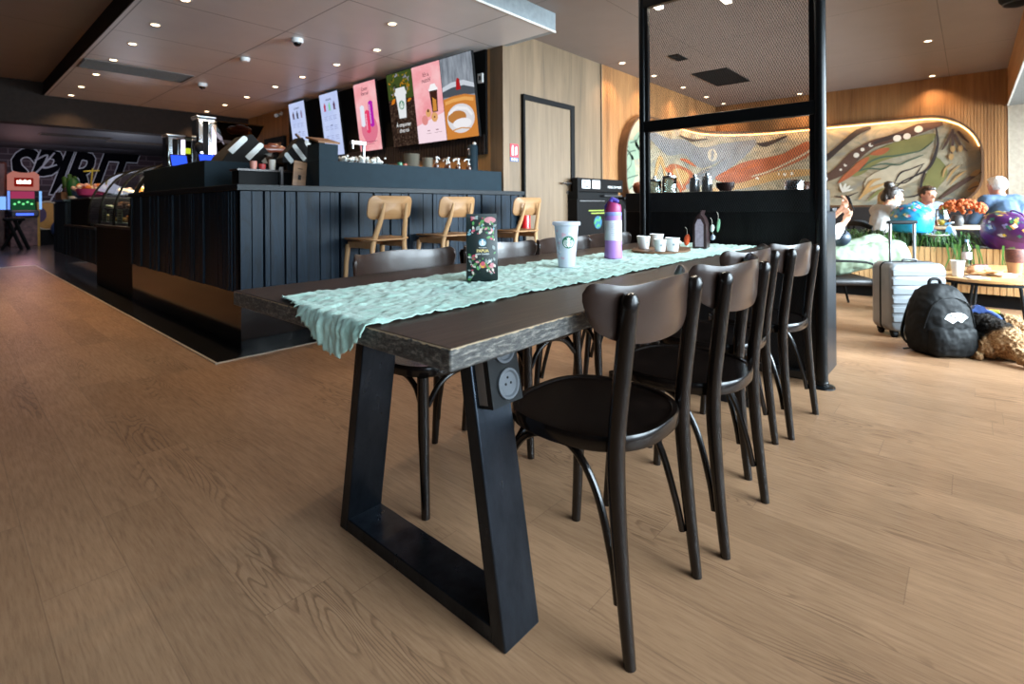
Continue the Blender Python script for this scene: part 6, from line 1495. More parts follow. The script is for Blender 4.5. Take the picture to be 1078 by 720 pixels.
# ------------------------------------------------------------------ bags on the planter
def print_bag(name, label, c, rot, sz, base, rim, cols, seed):
    t = thing(name, label, 'bag', c, rot); rg = random.Random(seed)
    a, b, h = sz
    m = MB(); m.lathe([(.001, 0), (a*.80, .0), (a*.93, h*.08), (a*1.0, h*.32), (a*1.0, h*.48)], seg=32, M=Matrix.Diagonal((1, b/a, 1, 1)), cap=True); m.build('base_shell', rim, t, local=True, smooth=60)
    prof = [(a*1.02, h*.46), (a*1.02, h*.52), (a*.98, h*.66), (a*.86, h*.82), (a*.62, h*.94), (a*.3, h*.995), (.001, h)]
    m = MB(); m.lathe(prof, seg=32, M=Matrix.Diagonal((1, b/a, 1, 1))); m.build('dome_top', base, t, local=True, smooth=60)
    m = MB()
    def surf(az, q, d=.003):
        f = q*(len(prof)-1); k = min(int(f), len(prof)-2); r = prof[k][0]+(prof[k+1][0]-prof[k][0])*(f-k); z = prof[k][1]+(prof[k+1][1]-prof[k][1])*(f-k)
        return Vector(((r+d)*math.cos(az), (r+d)*b/a*math.sin(az), z+d*.5))
    for k in range(110):
        m.mi = rg.randrange(len(cols)); az = rg.uniform(0, 6.28); q = rg.uniform(.18, .85); s = rg.uniform(.05, .13); an = rg.uniform(0, 6.28); d = .003+.00003*k
        pts = []
        for j in range(8):
            th = 2*PI*j/8; rr_ = s*(1 if j % 2 == 0 else .6); pts.append(surf(az+rr_*math.cos(th)*1.3, min(.95, max(.12, q+rr_*math.sin(th)*.7)), d))
        m.poly(pts)
    m.build('printed_pattern', cols, t, local=True, smooth=0, normals=False)
    m = MB(); m.tube(bez([(-a*.35, -b*.55, h*.86), (-a*.2, -b*.2, h*1.06), (a*.2, -b*.2, h*1.06), (a*.35, -b*.55, h*.86)], 5), .008, 8); m.build('carry_loop', rim, t, local=True)
    return t
pc = lambda L, nm: [pm('%s_%d' % (nm, i), h, .4, 0, .08) for i, h in enumerate(L)]
print_bag('patterned_bag', 'round turquoise bag with floral printed dome standing on the planter by the suitcase handle', (6.76, .46, .70), R(30), (.225, .17, .29), pm('bag_turquoise', '#1d86b8', .35), pm('bag_cyan_base', '#1fa0d4', .35), pc(['#2a7f8a', '#3f8f5a', '#d9c07a', '#e7e2d8', '#1f5f9a', '#c9707a'], 'tq'), 3)
print_bag('patterned_bag', 'round purple bag with yellow and green printed shapes tilted over the planter at the right', (6.82, -.25, .57), (R(-10), R(-20), R(48)), (.235, .16, .34), pm('bag_plum', '#4a1f52', .3), pm('bag_purple_base', '#5f2a72', .3), pc(['#c9b02a', '#3f7a4a', '#8a78b4', '#d8cfd2', '#2f6a5a', '#d99a4a'], 'pp'), 9)
# supports for the bags inside the planter
# ------------------------------------------------------------------ things on the cafe table and planter
t = thing('dried_hydrangea', 'bunch of orange dried hydrangea in a dark pot on the cafe table', 'flowers', (7.9, .12, .73))
m = MB(); m.lathe([(.05, 0), (.065, .06), (.05, .12), (.04, .13), (.001, .13)], (7.9, .12, .73), 22); m.build('pot', pm('dark_pot', '#2a2320', .5), t)
m = MB(); hr = random.Random(12)
for k in range(150):
    th, ph = hr.uniform(0, 6.28), math.acos(hr.uniform(-.4, 1)); m.ball((7.92+.20*math.sin(ph)*math.cos(th)*.9, .07+.20*math.sin(ph)*math.sin(th), .93+.10*math.cos(ph)), .022, 6, 4)
o = m.build('flower_heads', pm('orange_flowers', '#a34a18', .8, 0, .35, 40), t, smooth=180); o['kind'] = 'stuff'
t = thing('glass_vase', 'clear glass vase with yellow and green contents in front of the orange flowers', 'vase', (7.75, .24, .73))
t.location = (7.72, .25, .73)
m = MB(); m.lathe([(.05, 0), (.06, .01), (.07, .10), (.055, .19), (.06, .20), (.053, .19), (.064, .10), (.05, .012), (.001, .012)], seg=26); m.build('vase', M_CLEAR, t, local=True)
m = MB(); m.ball((.0, .01, .05), (.04, .04, .036), 14, 8); m.build('lemon', pm('lemon_yellow', '#d9a51a', .5), t, local=True, smooth=180)
m = MB()
for k in range(16): leaf(m, lambda a, b: (a, .02*math.sin(k*2), b), .01*math.cos(k), .12, .13, R(20+k*9), .022)
m.build('leaves', gm[1], t, local=True, smooth=0)
t = thing('paper_bag', 'crumpled white paper bag on the planter beside the glass vase', 'bag', (6.84, .14, .60))
m = MB(); m.hexa([(-.09, -.05, 0), (.09, -.05, 0), (.09, .05, 0), (-.09, .05, 0)], [(-.06, -.012, .19), (.05, -.012, .21), (.05, .012, .21), (-.06, .012, .19)]); m.build('bag', pm('white_paper', '#d2d4d6', .7), t, local=True, sub=1); m = MB(); m.box(-.05, .04, -.014, .014, .19, .205); m.build('folded_top', pm('white_paper_fold', '#c4c8cc', .7), t, local=True, bevel=.004)
t.rotation_euler = (0, R(12), R(40))
t = thing('dish', 'oval white dish on the planter below the turquoise bag', 'dish', (6.74, .26, .66)); m = MB(); m.lathe([(.05, 0), (.07, .004), (.11, .022), (.108, .026), (.065, .01), (.001, .008)], seg=30); m.build('dish', M_PAPER, t, local=True); m = MB(); m.lathe([(.03, -.05), (.05, 0), (.001, 0)], seg=16); m.build('foot', M_PAPER, t, local=True)
t = thing('white_post', 'slim white post with a dark tip standing by the window wall behind the older man', 'post', (8.9, -.45, 0)); m = MB(); m.cyl((8.9, -.45, 0), (8.9, -.45, 1.0), .035); m.build('post', M_WHITE, t); m = MB(); m.cyl((8.9, -.45, 1.0), (8.9, -.45, 1.025), .025, .015); m.build('tip', M_MATBLACK, t)

# ------------------------------------------------------------------ round lounge tables
M_OAKT = wood('oak_table_round', '#a87a4c', '#cfa06a', 1, 1, .4)
def round_table(c, r, label):
    t = thing('round_table', label, 'table', (c[0], c[1], 0), 0, 'round lounge tables')
    m = MB(); m.lathe([(.001, .395), (r-.01, .395), (r, .40), (r, .418), (r-.006, .42), (.001, .42)], (c[0], c[1], 0), 44); m.build('tabletop', M_OAKT, t)
    m = MB(); m.lathe([(r-.02, .375), (r-.012, .375), (r-.012, .395), (r-.02, .395)], (c[0], c[1], 0), 40, cap=False); m.build('rim_frame', M_MATBLACK, t)
    for k in range(4):
        a = R(48+90*k); m = MB(); m.tube([(c[0]+(r+.0)*math.cos(a), c[1]+r*math.sin(a), 0), (c[0]+(r-.06)*math.cos(a), c[1]+(r-.06)*math.sin(a), .395)], .012, 8); m.build('leg', M_MATBLACK, t)
round_table((5.55, -.10), .34, 'round oak lounge table with black legs holding the sandwich wrap, nearer the dog'); round_table((6.28, -.22), .32, 'round oak lounge table behind the one with the sandwich, carrying the water bottle')
t = thing('water_bottle', 'clear plastic water bottle with a pale label on the farther round table', 'bottle', (6.24, .03, .42))
m = MB(); m.lathe([(.028, 0), (.034, .004), (.035, .15), (.030, .18), (.013, .215), (.013, .232), (.001, .232)], seg=22); m.build('bottle_body', glass_mat('clear_plastic', '#dfe9ee', .5), t, local=True); m = MB(); m.lathe([(.0355, .07), (.0358, .071), (.0358, .135), (.0355, .136)], seg=22, cap=False); m.build('label', pm('bottle_label', '#c7b4bc', .5), t, local=True); m = MB(); m.lathe([(.015, .225), (.015, .245), (.001, .246)], seg=16); m.build('cap', pm('blue_cap', '#7d9ec4', .4), t, local=True)
t = thing('paper_cup', 'white takeaway paper cup at the left edge of the nearer round table', 'cup', (5.40, .08, .42)); m = MB(); m.lathe([(.03, 0), (.032, .002), (.043, .12), (.041, .12), (.03, .006), (.001, .006)], seg=28); m.build('cup_body', M_PAPER, t, local=True); m = MB(); m.lathe([(.042, .118), (.0455, .119), (.0455, .125), (.042, .125)], seg=28, cap=False); m.build('rim', M_PAPER, t, local=True)
t = thing('sandwich', 'toasted sandwich in a brown paper wrap on the nearer round table', 'sandwich', (5.50, -.05, .422), R(-40))
m = MB(); m.grid(lambda u, v: (-.13+u*.26+.02*noise.noise((u*4, v*4, 2)), -.09+v*.18, .004+.05*abs(v-.5)**1.5*2+.012*noise.noise((u*6, v*6, 0))+.012), 14, 12); m.build('paper_wrap', pm('kraft_paper', '#b58a5e', .8), t, local=True, smooth=180, solid=.002)
m = MB(); m.cap((-.07, 0, .052), (.06, 0, .052), .033, .03, 14); fuse(m, 'bread', pm('bread_crust', '#8a5a32', .7, 0, .3, 30), t, .007, 2, .006, .02); m = MB(); m.cap((-.05, 0, .078), (.06, .0, .076), .016, .014, 10); m.build('filling', pm('filling_red', '#5a2320', .5, 0, .4, 50), t, local=True, smooth=180)
t = thing('paper_napkin', 'folded white napkin on the round table in front of the sandwich', 'napkin', (5.34, -.03, .421), R(20)); m = MB(); m.grid(lambda u, v: (-.07+.14*u, -.06+.12*v, .003+.006*abs(noise.noise((u*3, v*3, 5)))), 8, 8); m.build('sheet', M_PAPER, t, local=True, smooth=180, solid=.001); m = MB(); m.box(-.05, .03, -.04, .03, .009, .012); m.build('folded_layer', M_PAPER, t, local=True, bevel=.001)
t = thing('napkin_tray', 'white paper tray at the right of the sandwich on the round table', 'tray', (5.60, -.18, .42), R(-35)); m = MB(); m.hexa([(-.07, -.05, 0), (.07, -.05, 0), (.07, .05, 0), (-.07, .05, 0)], [(-.085, -.065, .02), (.085, -.065, .02), (.085, .065, .02), (-.085, .065, .02)]); m.build('tray', M_PAPER, t, local=True, smooth=0); m = MB(); m.box(-.085, .085, -.068, -.064, .018, .024); m.build('lip', M_PAPER, t, local=True, smooth=0)
t = thing('takeaway_cup', 'tall brown takeaway cup at the right end of the round table', 'cup', (5.72, -.26, .42)); m = MB(); m.lathe([(.038, 0), (.040, .002), (.054, .15), (.052, .15), (.036, .006), (.001, .006)], seg=28); m.build('cup_body', pm('brown_cup', '#a8764a', .6), t, local=True); m = MB(); m.lathe([(.0545, .105), (.0585, .15), (.0585, .20), (.054, .21), (.001, .212)], seg=28); m.build('chocolate_topping', pm('chocolate', '#5a2c1e', .7, 0, .4, 60), t, local=True)

# ------------------------------------------------------------------ suitcase, backpack, dog
ROTV = HEAD-PI/2                               # faces the camera like the luggage in the photo
M_CASE_ = pm('suitcase_grey_shell', '#7f8285', .32, .25, .05, 20)
t = thing('suitcase', 'grey ribbed hard-shell suitcase with extended handle beside the black backpack', 'suitcase', (4.92, .36, 0), ROTV-R(4))
w2, d2 = .198, .115
def rrect(w_, h_, r_, n=5):
    pts = []
    for cx, cy, a0 in ((w_-r_, h_-r_, 0), (-w_+r_, h_-r_, 90), (-w_+r_, -h_+r_, 180), (w_-r_, -h_+r_, 270)):
        for k in range(n+1): a = R(a0+90*k/n); pts.append((cx+r_*math.cos(a), cy+r_*math.sin(a)))
    return pts
m = MB(); rings = []
ol2 = rrect(w2, .255, .045)
for k, y in ((.90, -d2), (.97, -d2+.008), (1, -d2+.03), (1, d2-.03), (.97, d2-.008), (.90, d2)): rings.append([(x*k, y, .30+z*k) for x, z in ol2])
m.rings(rings); m.build('shell', M_CASE_, t, local=True, smooth=50)
for k in range(6): 
    z = .12+k*.068
    m = MB(); m.box(-w2*.94, w2*.94, -d2-.009, -d2+.004, z, z+.048); m.build('ridge', M_CASE_, t, local=True, bevel=.006)
m = MB(); m.tube([(x*1.004, 0, .30+z*1.004) for x, z in ol2], .006, 6, closed=True); m.build('zip', M_MATBLACK, t, local=True)
for s in (-1, 1):
    m = MB(); m.cyl((s*.088, .06, .55), (s*.088, .06, .845), .010); m.build('handle_tube', M_STEEL, t, local=True)
    for f in (-1, 1): m = MB(); m.cyl((s*.15-.012, f*.075, .025), (s*.15+.012, f*.075, .025), .025); m.box(s*.15-.02, s*.15+.02, f*.075-.02, f*.075+.02, .03, .06); m.build('wheel', M_MATBLACK, t, local=True)
m = MB(); m.box(-.11, .11, .045, .075, .84, .868); m.build('grip', M_MATBLACK, t, local=True, bevel=.01)
m = MB(); m.tube(bez([(-.05, -.02, .557), (-.04, -.02, .575), (.04, -.02, .575), (.05, -.02, .557)], 4), .008, 8); m.build('carry_handle', M_DARKGREY, t, local=True)
t = thing('backpack', 'black backpack with a white winged logo leaning against the grey suitcase', 'backpack', (4.47, .165, 0), ROTV)
t.scale = (.90, 1, .97); MATW[t.name] = MATW[t.name] @ Matrix.Diagonal((.90, 1, .97, 1))
M_NYL = pm('black_nylon', '#090a0b', .65, 0, .3, 12, .2, .25, 60)
def sring(w_, d_, z, yo=0, e=2.6, n=40):
    o = []
    for k in range(n):
        a = 2*PI*k/n; c_, s_ = math.cos(a), math.sin(a); o.append((w_*math.copysign(abs(c_)**(2/e), c_), yo+d_*math.copysign(abs(s_)**(2/e), s_), z))
    return o
m = MB(); m.rings([sring(w_, d_, z) for w_, d_, z in ((.12, .07, .0), (.165, .10, .006), (.19, .125, .035), (.203, .138, .10), (.205, .138, .18), (.197, .128, .27), (.178, .112, .35), (.145, .09, .415), (.10, .065, .455), (.05, .04, .473), (.015, .015, .478))])
fuse(m, 'body', M_NYL, t, .010, 3, .007, .06)
m = MB(); m.tube(bez([(-.185, -.085, .19), (-.13, -.098, .345), (0, -.098, .395), (.13, -.098, .345), (.185, -.085, .19)], 6), .0045, 6); m.build('zip', M_MATBLACK, t, local=True)
m = MB(); m.rings([sring(w_, d_, z, -.10) for w_, d_, z in ((.10, .03, .008), (.15, .062, .02), (.168, .075, .07), (.168, .075, .13), (.160, .062, .185), (.14, .04, .205))])
fuse(m, 'front_pocket', M_NYL, t, .009, 3, .006, .05)
m = MB(); m.tube(bez([(-.045, .03, .455), (-.03, .03, .50), (.03, .03, .50), (.045, .03, .455)], 5), .011, 8); m.build('grab_loop', M_NYL, t, local=True)
for s in (-1, 1): m = MB(); m.tube(bez([(s*.07, .10, .42), (s*.10, .14, .30), (s*.19, .10, .12), (s*.20, .04, .06)], 5), .016, 8, sx=.4); m.build('shoulder_strap', M_NYL, t, local=True)
from mathutils.bvhtree import BVHTree
bp_body = [c for c in t.children if c.name.startswith(('body', 'front_pocket'))]
bv = [BVHTree.FromPolygons([v.co for v in c.data.vertices], [p.vertices[:] for p in c.data.polygons]) for c in bp_body]
def bpf(a, b, d):
    y = 0
    for q in bv:
        h_ = q.ray_cast(Vector((a, -1, b)), Vector((0, 1, 0)))
        if h_[0] is not None and h_[0].y < y: y = h_[0].y
    return (a, y-.003-d, b)
m = MB(); z0_ = .265
g = lambda d: (lambda a, b: bpf(a+.01, b+z0_, d))
wing = [(-.085, -.005), (-.06, .022), (-.03, .034), (0, .036), (.035, .034), (.065, .022), (.088, .004), (.06, -.012), (.035, -.030), (.005, -.014), (-.03, -.034), (-.06, -.016)]
c0_ = m.bm.verts.new(g(.001)(0, .004)); r1 = [m.bm.verts.new(g(.001)(a*.5, b*.5+.002)) for a, b in wing]; r2_ = [m.bm.verts.new(g(.001)(a, b)) for a, b in wing]
for i in range(len(wing)):
    j = (i+1) % len(wing); m.face([c0_, r1[i], r1[j]]); m.face([r1[i], r2_[i], r2_[j], r1[j]])
m.mi = 1
for pts in ([(-.06, .010), (-.045, -.008), (-.030, .014)], [(-.022, -.008), (-.012, .014), (-.002, -.008)], [(-.018, .001), (-.007, .001)], [(.008, -.008), (.010, .014), (.026, -.006), (.028, .016)], [(.056, .012), (.042, .012), (.044, .003), (.054, .001), (.052, -.007), (.040, -.007)], [(-.058, .014), (.03, .022), (.055, .018)]): decal_strip(m, g(.0022), pts, .0062)
m.build('winged_logo', [M_LWHITE, M_MATBLACK], t, local=True, smooth=0)
# dog lying with its back to the camera, local x = photo right, y = away
t = thing('dog', 'curly tan and black dog in a blue harness lying on the floor by the backpack', 'dog', (4.50, -.12, 0), ROTV-R(34))
t.scale = (.8, .8, .8); MATW[t.name] = MATW[t.name] @ Matrix.Scale(.8, 4)
def fur():
    n = N('curly_fur'); p = n.obj(); x, y, z = n.sep(p); nz = n.noise(p, 7, 3); f = n.noise(p, 70, 4, .6)
    a = n.math('ADD', n.math('MULTIPLY', z, 1.0), n.math('ADD', n.math('MULTIPLY', x, -.7), n.math('MULTIPLY', n.math('SUBTRACT', y, .17), .5))); a = n.math('ADD', a, n.math('MULTIPLY', n.math('SUBTRACT', nz, .5), .22))
    hb = n.math('MULTIPLY', n.math('LESS_THAN', x, .115), 1)
    msk = n.math('MULTIPLY', n.ramp(a, [(.10, (0, 0, 0, 1)), (.155, (1, 1, 1, 1))]), hb)
    tan = n.ramp(f, [(.3, lin('#6e4c30')), (.55, lin('#b08a62')), (.75, lin('#d0b08a'))]); blk = n.ramp(f, [(.35, lin('#0d0b0a')), (.65, lin('#2e2722')), (.8, lin('#5a4a3c'))])
    return n.bsdf(n.mix(msk, tan, blk), .85, 0, .2, f, .9, .012)
M_FUR = fur()
m = MB()
m.cap((.06, .02, .145), (-.02, .22, .165), .135, .145, 16); m.cap((-.02, .22, .165), (-.06, .44, .175), .145, .125, 16); m.cap((-.06, .44, .17), (.03, .56, .19), .11, .085, 14)
m.cap((-.06, .02, .10), (-.13, .16, .07), .10, .075, 14); m.cap((-.13, .16, .06), (-.17, -.0, .045), .05, .035, 10); m.cap((-.17, -.0, .035), (-.12, -.09, .03), .034, .028, 10)          # near hind leg folded
m.cap((.12, .02, .12), (.20, .15, .09), .115, .085, 14); m.cap((.20, .15, .06), (.24, -.0, .05), .05, .036, 10); m.cap((.24, 0, .04), (.30, -.05, .03), .034, .028, 10)
m.cap((-.12, .46, .09), (-.20, .56, .05), .06, .045, 10); m.cap((-.20, .56, .04), (-.10, .70, .035), .036, .03, 10); m.cap((.0, .56, .09), (.16, .62, .045), .06, .045, 10); m.cap((.16, .62, .04), (.26, .52, .035), .036, .03, 10)
m.cap((.03, .56, .20), (.13, .47, .215), .085, .08, 14); m.ball((.165, .44, .215), (.085, .085, .078), 16, 10); m.cap((.20, .40, .195), (.27, .33, .165), .05, .036, 12); m.ball((.285, .315, .168), (.022, .022, .02), 10, 8)
m.cap((.11, .40, .25), (.085, .33, .17), .032, .030, 10); m.cap((.21, .50, .25), (.26, .52, .175), .032, .030, 10)
m.tube(bez([(.09, -.09, .11), (.14, -.18, .05), (.22, -.235, .035), (.33, -.235, .03), (.42, -.20, .03)], 6), [.045]*6+[.042]*6+[.038]*6+[.030]*6+[.02], 12)
fuse(m, 'body', M_FUR, t, .009, 3, .016, .022)
M_HAR = pm('harness_blue', '#2f4a86', .6, 0, .2, 30)
m = MB()
def ring_around(c, ax, r1_, r2_, n=22):
    c = Vector(c); ax = Vector(ax).normalized(); u = ax.cross(Vector((0, 0, 1))).normalized(); v = u.cross(ax)
    return [c+u*math.cos(2*PI*k/n)*r1_+v*math.sin(2*PI*k/n)*r2_ for k in range(n)]
m.tube(ring_around((-.045, .36, .17), (-.08, .4, .02), .158, .158), .019, 8, closed=True, sx=.4); m.build('girth_strap', M_HAR, t, local=True)
m = MB(); m.tube(bez([(-.05, .34, .335), (-.055, .42, .33), (-.04, .50, .315)], 5), .034, 8, sx=1.3); m.build('back_pad', M_HAR, t, local=True)
m = MB(); m.tube(ring_around((.0, .53, .19), (.09, .10, .03), .112, .112), .016, 8, closed=True, sx=.4); m.build('neck_strap', M_HAR, t, local=True)
m = MB(); m.box(.02, .09, .42, .47, .30, .325); m.build('yellow_tag', pm('neon_yellow', '#b5b52a', .6), t, local=True, bevel=.005)
m = MB(); m.ball((.300, .302, .172), (.014, .012, .011), 10, 6); m.build('nose', M_MATBLACK, t, local=True)
for e in ((.215, .385, .245), (.245, .43, .24)): m = MB(); m.ball(e, .009, 8, 6); m.build('eye', M_MATBLACK, t, local=True)
t = thing('dog_lead', 'thin grey lead lying on the floor between the backpack and the round table', 'lead', (5.0, .1, 0))
m = MB(); m.tube(bez([(4.42, .35, .006), (4.9, .05, .006), (5.2, .1, .006), (5.6, .35, .006)], 8), .005, 6); m.build('strap', M_DARKGREY, t); m = MB(); m.tube([(5.6+.05*math.cos(a), .40+.05*math.sin(a), .006) for a in (2*PI*k/14 for k in range(14))], .005, 6, closed=True); m.build('loop', M_DARKGREY, t)
# ------------------------------------------------------------------ arcade beyond the dark beam
YA = 20.0
t = thing('graffiti_sign', 'big slanted black graffiti lettering with pale outlines on the dark brick wall', 'sign', (2.55, YA, 1.95))
M_OUTL = pm('graffiti_outline', '#b5b7bd', .5); M_INK = pm('graffiti_black', '#08080d', .9, spec=.05)
text('SPIRIT', 1.75, M_OUTL, t, (.05, -.02, .06), ext=.006, shear=.45, offset=.075, sp=.92, sx=.66)
text('SPIRIT', 1.75, M_INK, t, (.05, -.03, .06), ext=.008, shear=.45, offset=.045, sp=.92, sx=.66)
for q in range(3):
    pts = [[(-1.15, -.45), (-.95, -.2), (-.6, .1), (-.2, .7)], [(-.62, .45), (-.35, .62), (-.45, .25), (-.15, .35)], [(-.35, -.85), (-.2, -.5), (.05, -.1)]][q]
    m = MB(); m.tube(bez([(a, -.035, b) for a, b in pts], 6), .022, 8); m.build('swoosh', M_OUTL, t, local=True)
# redemption game cabinet
t = thing('arcade_machine', 'bright arcade cabinet with a pink marquee and green lit playfield at the far left', 'arcade machine', (1.62, 19.3, 0))
x0, x1, y0, y1 = 1.36, 1.90, 19.2, 19.8
M_PK = pm('cabinet_pink', '#c9837a', .5); M_YS = pm('cabinet_yellow_side', '#b5862c', .5)
MB().box(x0, x1, y0, y1, 0, .85).build('lower_cabinet', pm('cabinet_print', '#6a4a48', .5, 0, .5, 9), t, bevel=.01)
MB().box(x1, x1+.05, y0, y1, 0, 1.2).build('side_panel', M_YS, t, smooth=0)
MB().box(x0+.02, x1-.02, y0+.3, y1, .95, 1.55).build('back_box', pm('cabinet_dark', '#2a2028', .5), t, smooth=0)
MB().box(x0, x1+.02, y0-.16, y0+.3, .80, .98).build('control_panel', pm('control_dark', '#1d2030', .4), t, bevel=.03)
m = MB(); m.box(x0+.1, x0+.45, y0-.165, y0-.16, .84, .90); m.build('control_light', emit('blue_buttons', '#4a6aff', 1.5), t, smooth=0)
m = MB(); m.hexa([(x0+.03, y0+.05, .98), (x1-.03, y0+.05, .98), (x1-.03, y0+.28, 1.28), (x0+.03, y0+.28, 1.28)], [(x0+.03, y0+.07, 1.0), (x1-.03, y0+.07, 1.0), (x1-.03, y0+.3, 1.3), (x0+.03, y0+.3, 1.3)]); m.build('playfield', emit('green_playfield', '#245a3a', .5), t, smooth=0)
for k in range(5):
    m = MB(); m.ball((x0+.1+.085*k, y0+.16, 1.15+.05*(k % 2)), .03, 10, 6); m.build('lit_target', emit('target_green', '#6fe08a', 1.2), t)
m = MB(); m.box(x0+.03, x1-.03, y0+.29, y0+.31, 1.30, 1.50); m.build('back_art', emit('pink_backlight', '#b9406a', .6), t, smooth=0)
m = MB(); m.prism([(x0-.04, y0, 1.52), (x1+.04, y0, 1.52), (x1+.04, y0, 1.95), (x1-.06, y0, 2.04), (x1-.2, y0, 2.0), (x0+.2, y0, 2.0), (x0+.06, y0, 2.04), (x0-.04, y0, 1.95)], (0, .28, 0)); m.build('marquee', emit('marquee_pink', '#d9897c', .5), t, bevel=.01)
m = MB(); m.box(x0+.08, x1-.08, y0-.01, y0, 1.62, 1.86); m.build('marquee_window', emit('marquee_red', '#7a120c', .8), t, smooth=0)
m = MB()
for k in range(6): m.box(x0+.13+.048*k, x0+.165+.048*k, y0-.014, y0-.01, 1.70, 1.78+.02*(k % 2))
m.build('marquee_glow', emit('marquee_white', '#ffe9d8', 4), t, smooth=0)
for s_, cc in ((x0-.03, '#7aa0ff'), (x1+.06, '#8ac0ff')):
    m = MB(); m.box(s_-.025, s_+.025, y0-.05, y0+.0, 1.0, 1.5); m.build('side_light', emit('blue_side_light', cc, .9), t, smooth=0)
area('cabinet_glow', (1.63, 19.0, 1.5), (R(60), 0, PI), .5, .4, 6, (1, .5, .5))
# second, mostly cropped cabinet
t = thing('arcade_machine', 'orange brown arcade cabinet cut off at the left edge of the picture', 'arcade machine', (1.0, 19.7, 0)); MB().box(.75, 1.28, 19.5, 19.95, 0, 1.2).build('lower_cabinet', pm('cab2', '#4a2a22', .5, 0, .4, 8), t, bevel=.02); MB().box(.75, 1.33, 19.55, 19.95, 1.2, 2.3).build('upper_cabinet', pm('cab2b', '#5a2c20', .5, 0, .4, 8), t, bevel=.06)
m = MB(); m.box(1.1, 1.30, 19.49, 19.5, 1.0, 1.35); m.build('screen', emit('cab_screen', '#7aa8ff', 1.2), t, smooth=0)
# stool in front of it
t = thing('arcade_stool', 'black slanted leg stool standing before the arcade cabinet', 'stool', (1.35, 17.6, 0))
m = MB(); m.box(1.12, 1.5, 17.4, 17.75, .72, .80); m.build('seat', M_MATBLACK, t, bevel=.02)
for a, b in ((1.20, 1.45), (1.32, 1.58)): m = MB(); m.tube([(a, 17.55, .74), (b, 17.6, .0)], .04, 8); m.build('leg', M_MATBLACK, t)
m = MB(); m.tube([(1.45, 17.7, .74), (1.1, 17.75, .0)], .035, 8); m.build('leg', M_MATBLACK, t)
# yellow skee-ball like target board and blue ball
t = thing('target_board', 'big yellow rounded target board standing against the brick wall', 'game', (2.2, 19.7, 0))
m = MB(); ol3 = [(2.16+.34*math.cos(a), 19.7, .82+.40*math.sin(a)) for a in (2*PI*k/28 for k in range(28))]; m.prism(ol3, (0, .08, 0)); m.build('board', pm('target_yellow', '#b5802a', .5), t, smooth=30)
m = MB(); m.tube([(p[0], 19.69, p[2]) for p in ol3], .025, 8, closed=True); m.build('rim', pm('rim_cream', '#b5a68a', .5), t)
m = MB(); m.prism([(1.98+.16*math.cos(a), 19.68, .85+.22*math.sin(a)) for a in (2*PI*k/20 for k in range(20))], (0, .02, 0)); m.build('spot', pm('spot_violet', '#3a1a4a', .5), t, smooth=30)
MB().box(1.95, 2.45, 19.62, 19.85, 0, .42).build('base', M_MATBLACK, t, smooth=0)
t = thing('blue_ball', 'dark blue patterned ball next to the yellow target board', 'ball', (2.46, 19.45, .44)); m = MB(); m.ball((0, 0, 0), .27, 22, 14); m.build('ball', pm('ball_blue', '#2a4a7a', .4, 0, .6, 5), t, local=True, smooth=180); m = MB(); m.cyl((0, 0, -.44), (0, 0, -.25), .12); m.build('stand', M_MATBLACK, t, local=True)
# boxes of plants on the corner counter
t = thing('plant_box', 'wooden box holding a green cactus on the teal counter end', 'planter', (1.62, 12.1, 1.16))
MB().box(1.46, 1.80, 11.7, 12.35, 1.16, 1.30).build('box', wood('box_wood', '#7a5434', '#a87a4c', 1, 1, .5), t, bevel=.006)
cg = pm('cactus_green', '#5a7a2c', .6, 0, .2, 20); m = MB(); m.lathe([(.07, 0), (.09, .08), (.085, .09), (.001, .08)], (1.62, 12.05, 1.30), 18); m.build('pot', pm('pink_pot', '#b58a86', .6), t)
for k, (dx, h) in enumerate(((-.06, .17), (0, .22), (.06, .18))): m = MB(); m.cap((1.62+dx, 12.05, 1.38), (1.62+dx*1.2, 12.05, 1.38+h), .042, .034, 10); m.build('cactus', cg, t, smooth=180)
t = thing('green_bottle', 'round dark green jar plant between the cactus box and the pink bowl', 'plant', (1.60, 11.5, 1.16)); m = MB(); m.lathe([(.05, 0), (.075, .06), (.1, .2), (.09, .30), (.05, .36), (.001, .38)], seg=20); m.build('leaf_ball', pm('dark_green_leaf', '#1f5a2c', .5, 0, .3, 30), t, local=True); m = MB(); m.lathe([(.06, 0), (.08, .05), (.078, .06), (.001, .06)], seg=20); m.build('pot', M_WHITE, t, local=True)
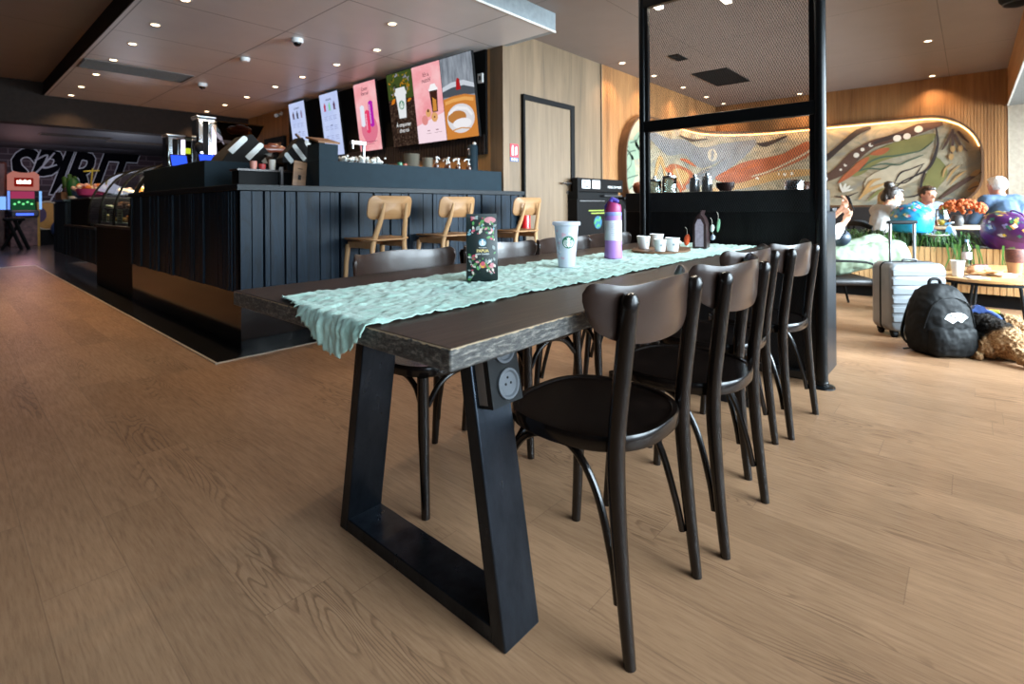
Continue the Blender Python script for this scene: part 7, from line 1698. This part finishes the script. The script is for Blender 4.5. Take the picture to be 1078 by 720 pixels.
t = thing('flower_bowl', 'pink bowl of pale flowers and oranges on the black till unit', 'flowers', (1.65, 10.3, 1.17))
m = MB(); m.lathe([(.08, 0), (.17, .05), (.20, .14), (.19, .14), (.15, .05), (.001, .02)], seg=28); m.build('bowl', pm('pink_bowl', '#a83a72', .4), t, local=True)
m = MB(); hr = random.Random(3)
for k in range(50): m.mi = hr.randrange(3); m.ball((hr.uniform(-.16, .16), hr.uniform(-.16, .16), .14+hr.uniform(0, .06)), .032, 7, 5)
o = m.build('blossoms', [pm('bl_%d' % i, h, .7) for i, h in enumerate(('#c99a9a', '#d8c9b4', '#c9722a'))], t, local=True, smooth=180); o['kind'] = 'stuff'
m = MB(); m.cap((0, .05, .2), (.02, .05, .46), .012, .009, 8); m.cap((-.08, .05, .42), (.10, .05, .44), .012, .01, 8); m.build('yellow_spray', pm('yellow_spray', '#a89a2c', .6), t, local=True, smooth=180)
t = thing('flower_bowl', 'blue bowl of pale flowers beside the pink bowl on the till unit', 'flowers', (1.62, 10.75, 1.17)); m = MB(); m.lathe([(.07, 0), (.14, .05), (.16, .13), (.15, .13), (.12, .05), (.001, .02)], seg=24); m.build('bowl', pm('blue_bowl', '#4a6a9a', .4), t, local=True); m = MB()
for k in range(26): m.ball((hr.uniform(-.12, .12), hr.uniform(-.12, .12), .13+hr.uniform(0, .05)), .03, 7, 5)
o = m.build('blossoms', pm('bl_pale', '#c4a9a4', .7), t, local=True, smooth=180); o['kind'] = 'stuff'
t = thing('exit_light', 'small yellow green lit exit light under the arcade ceiling by the pink glow', 'exit light', (4.2, 15, 2.5)); MB().box(4.0, 4.4, 14.97, 15.0, 2.40, 2.54).build('panel', emit('exit_glow', '#a8b82a', 1.2), t, smooth=0); MB().box(3.98, 4.42, 15.0, 15.06, 2.38, 2.72).build('housing', M_MATBLACK, t, smooth=0)
for k, (x, y) in enumerate(((1.6, 15.5), (2.9, 16))): vent(x, x+1.3, y, y+.5, 2.72, ['pale flat panel in the arcade ceiling nearer the left edge', 'pale flat panel in the arcade ceiling nearer the pastry case'][k], M_VENT, 6)
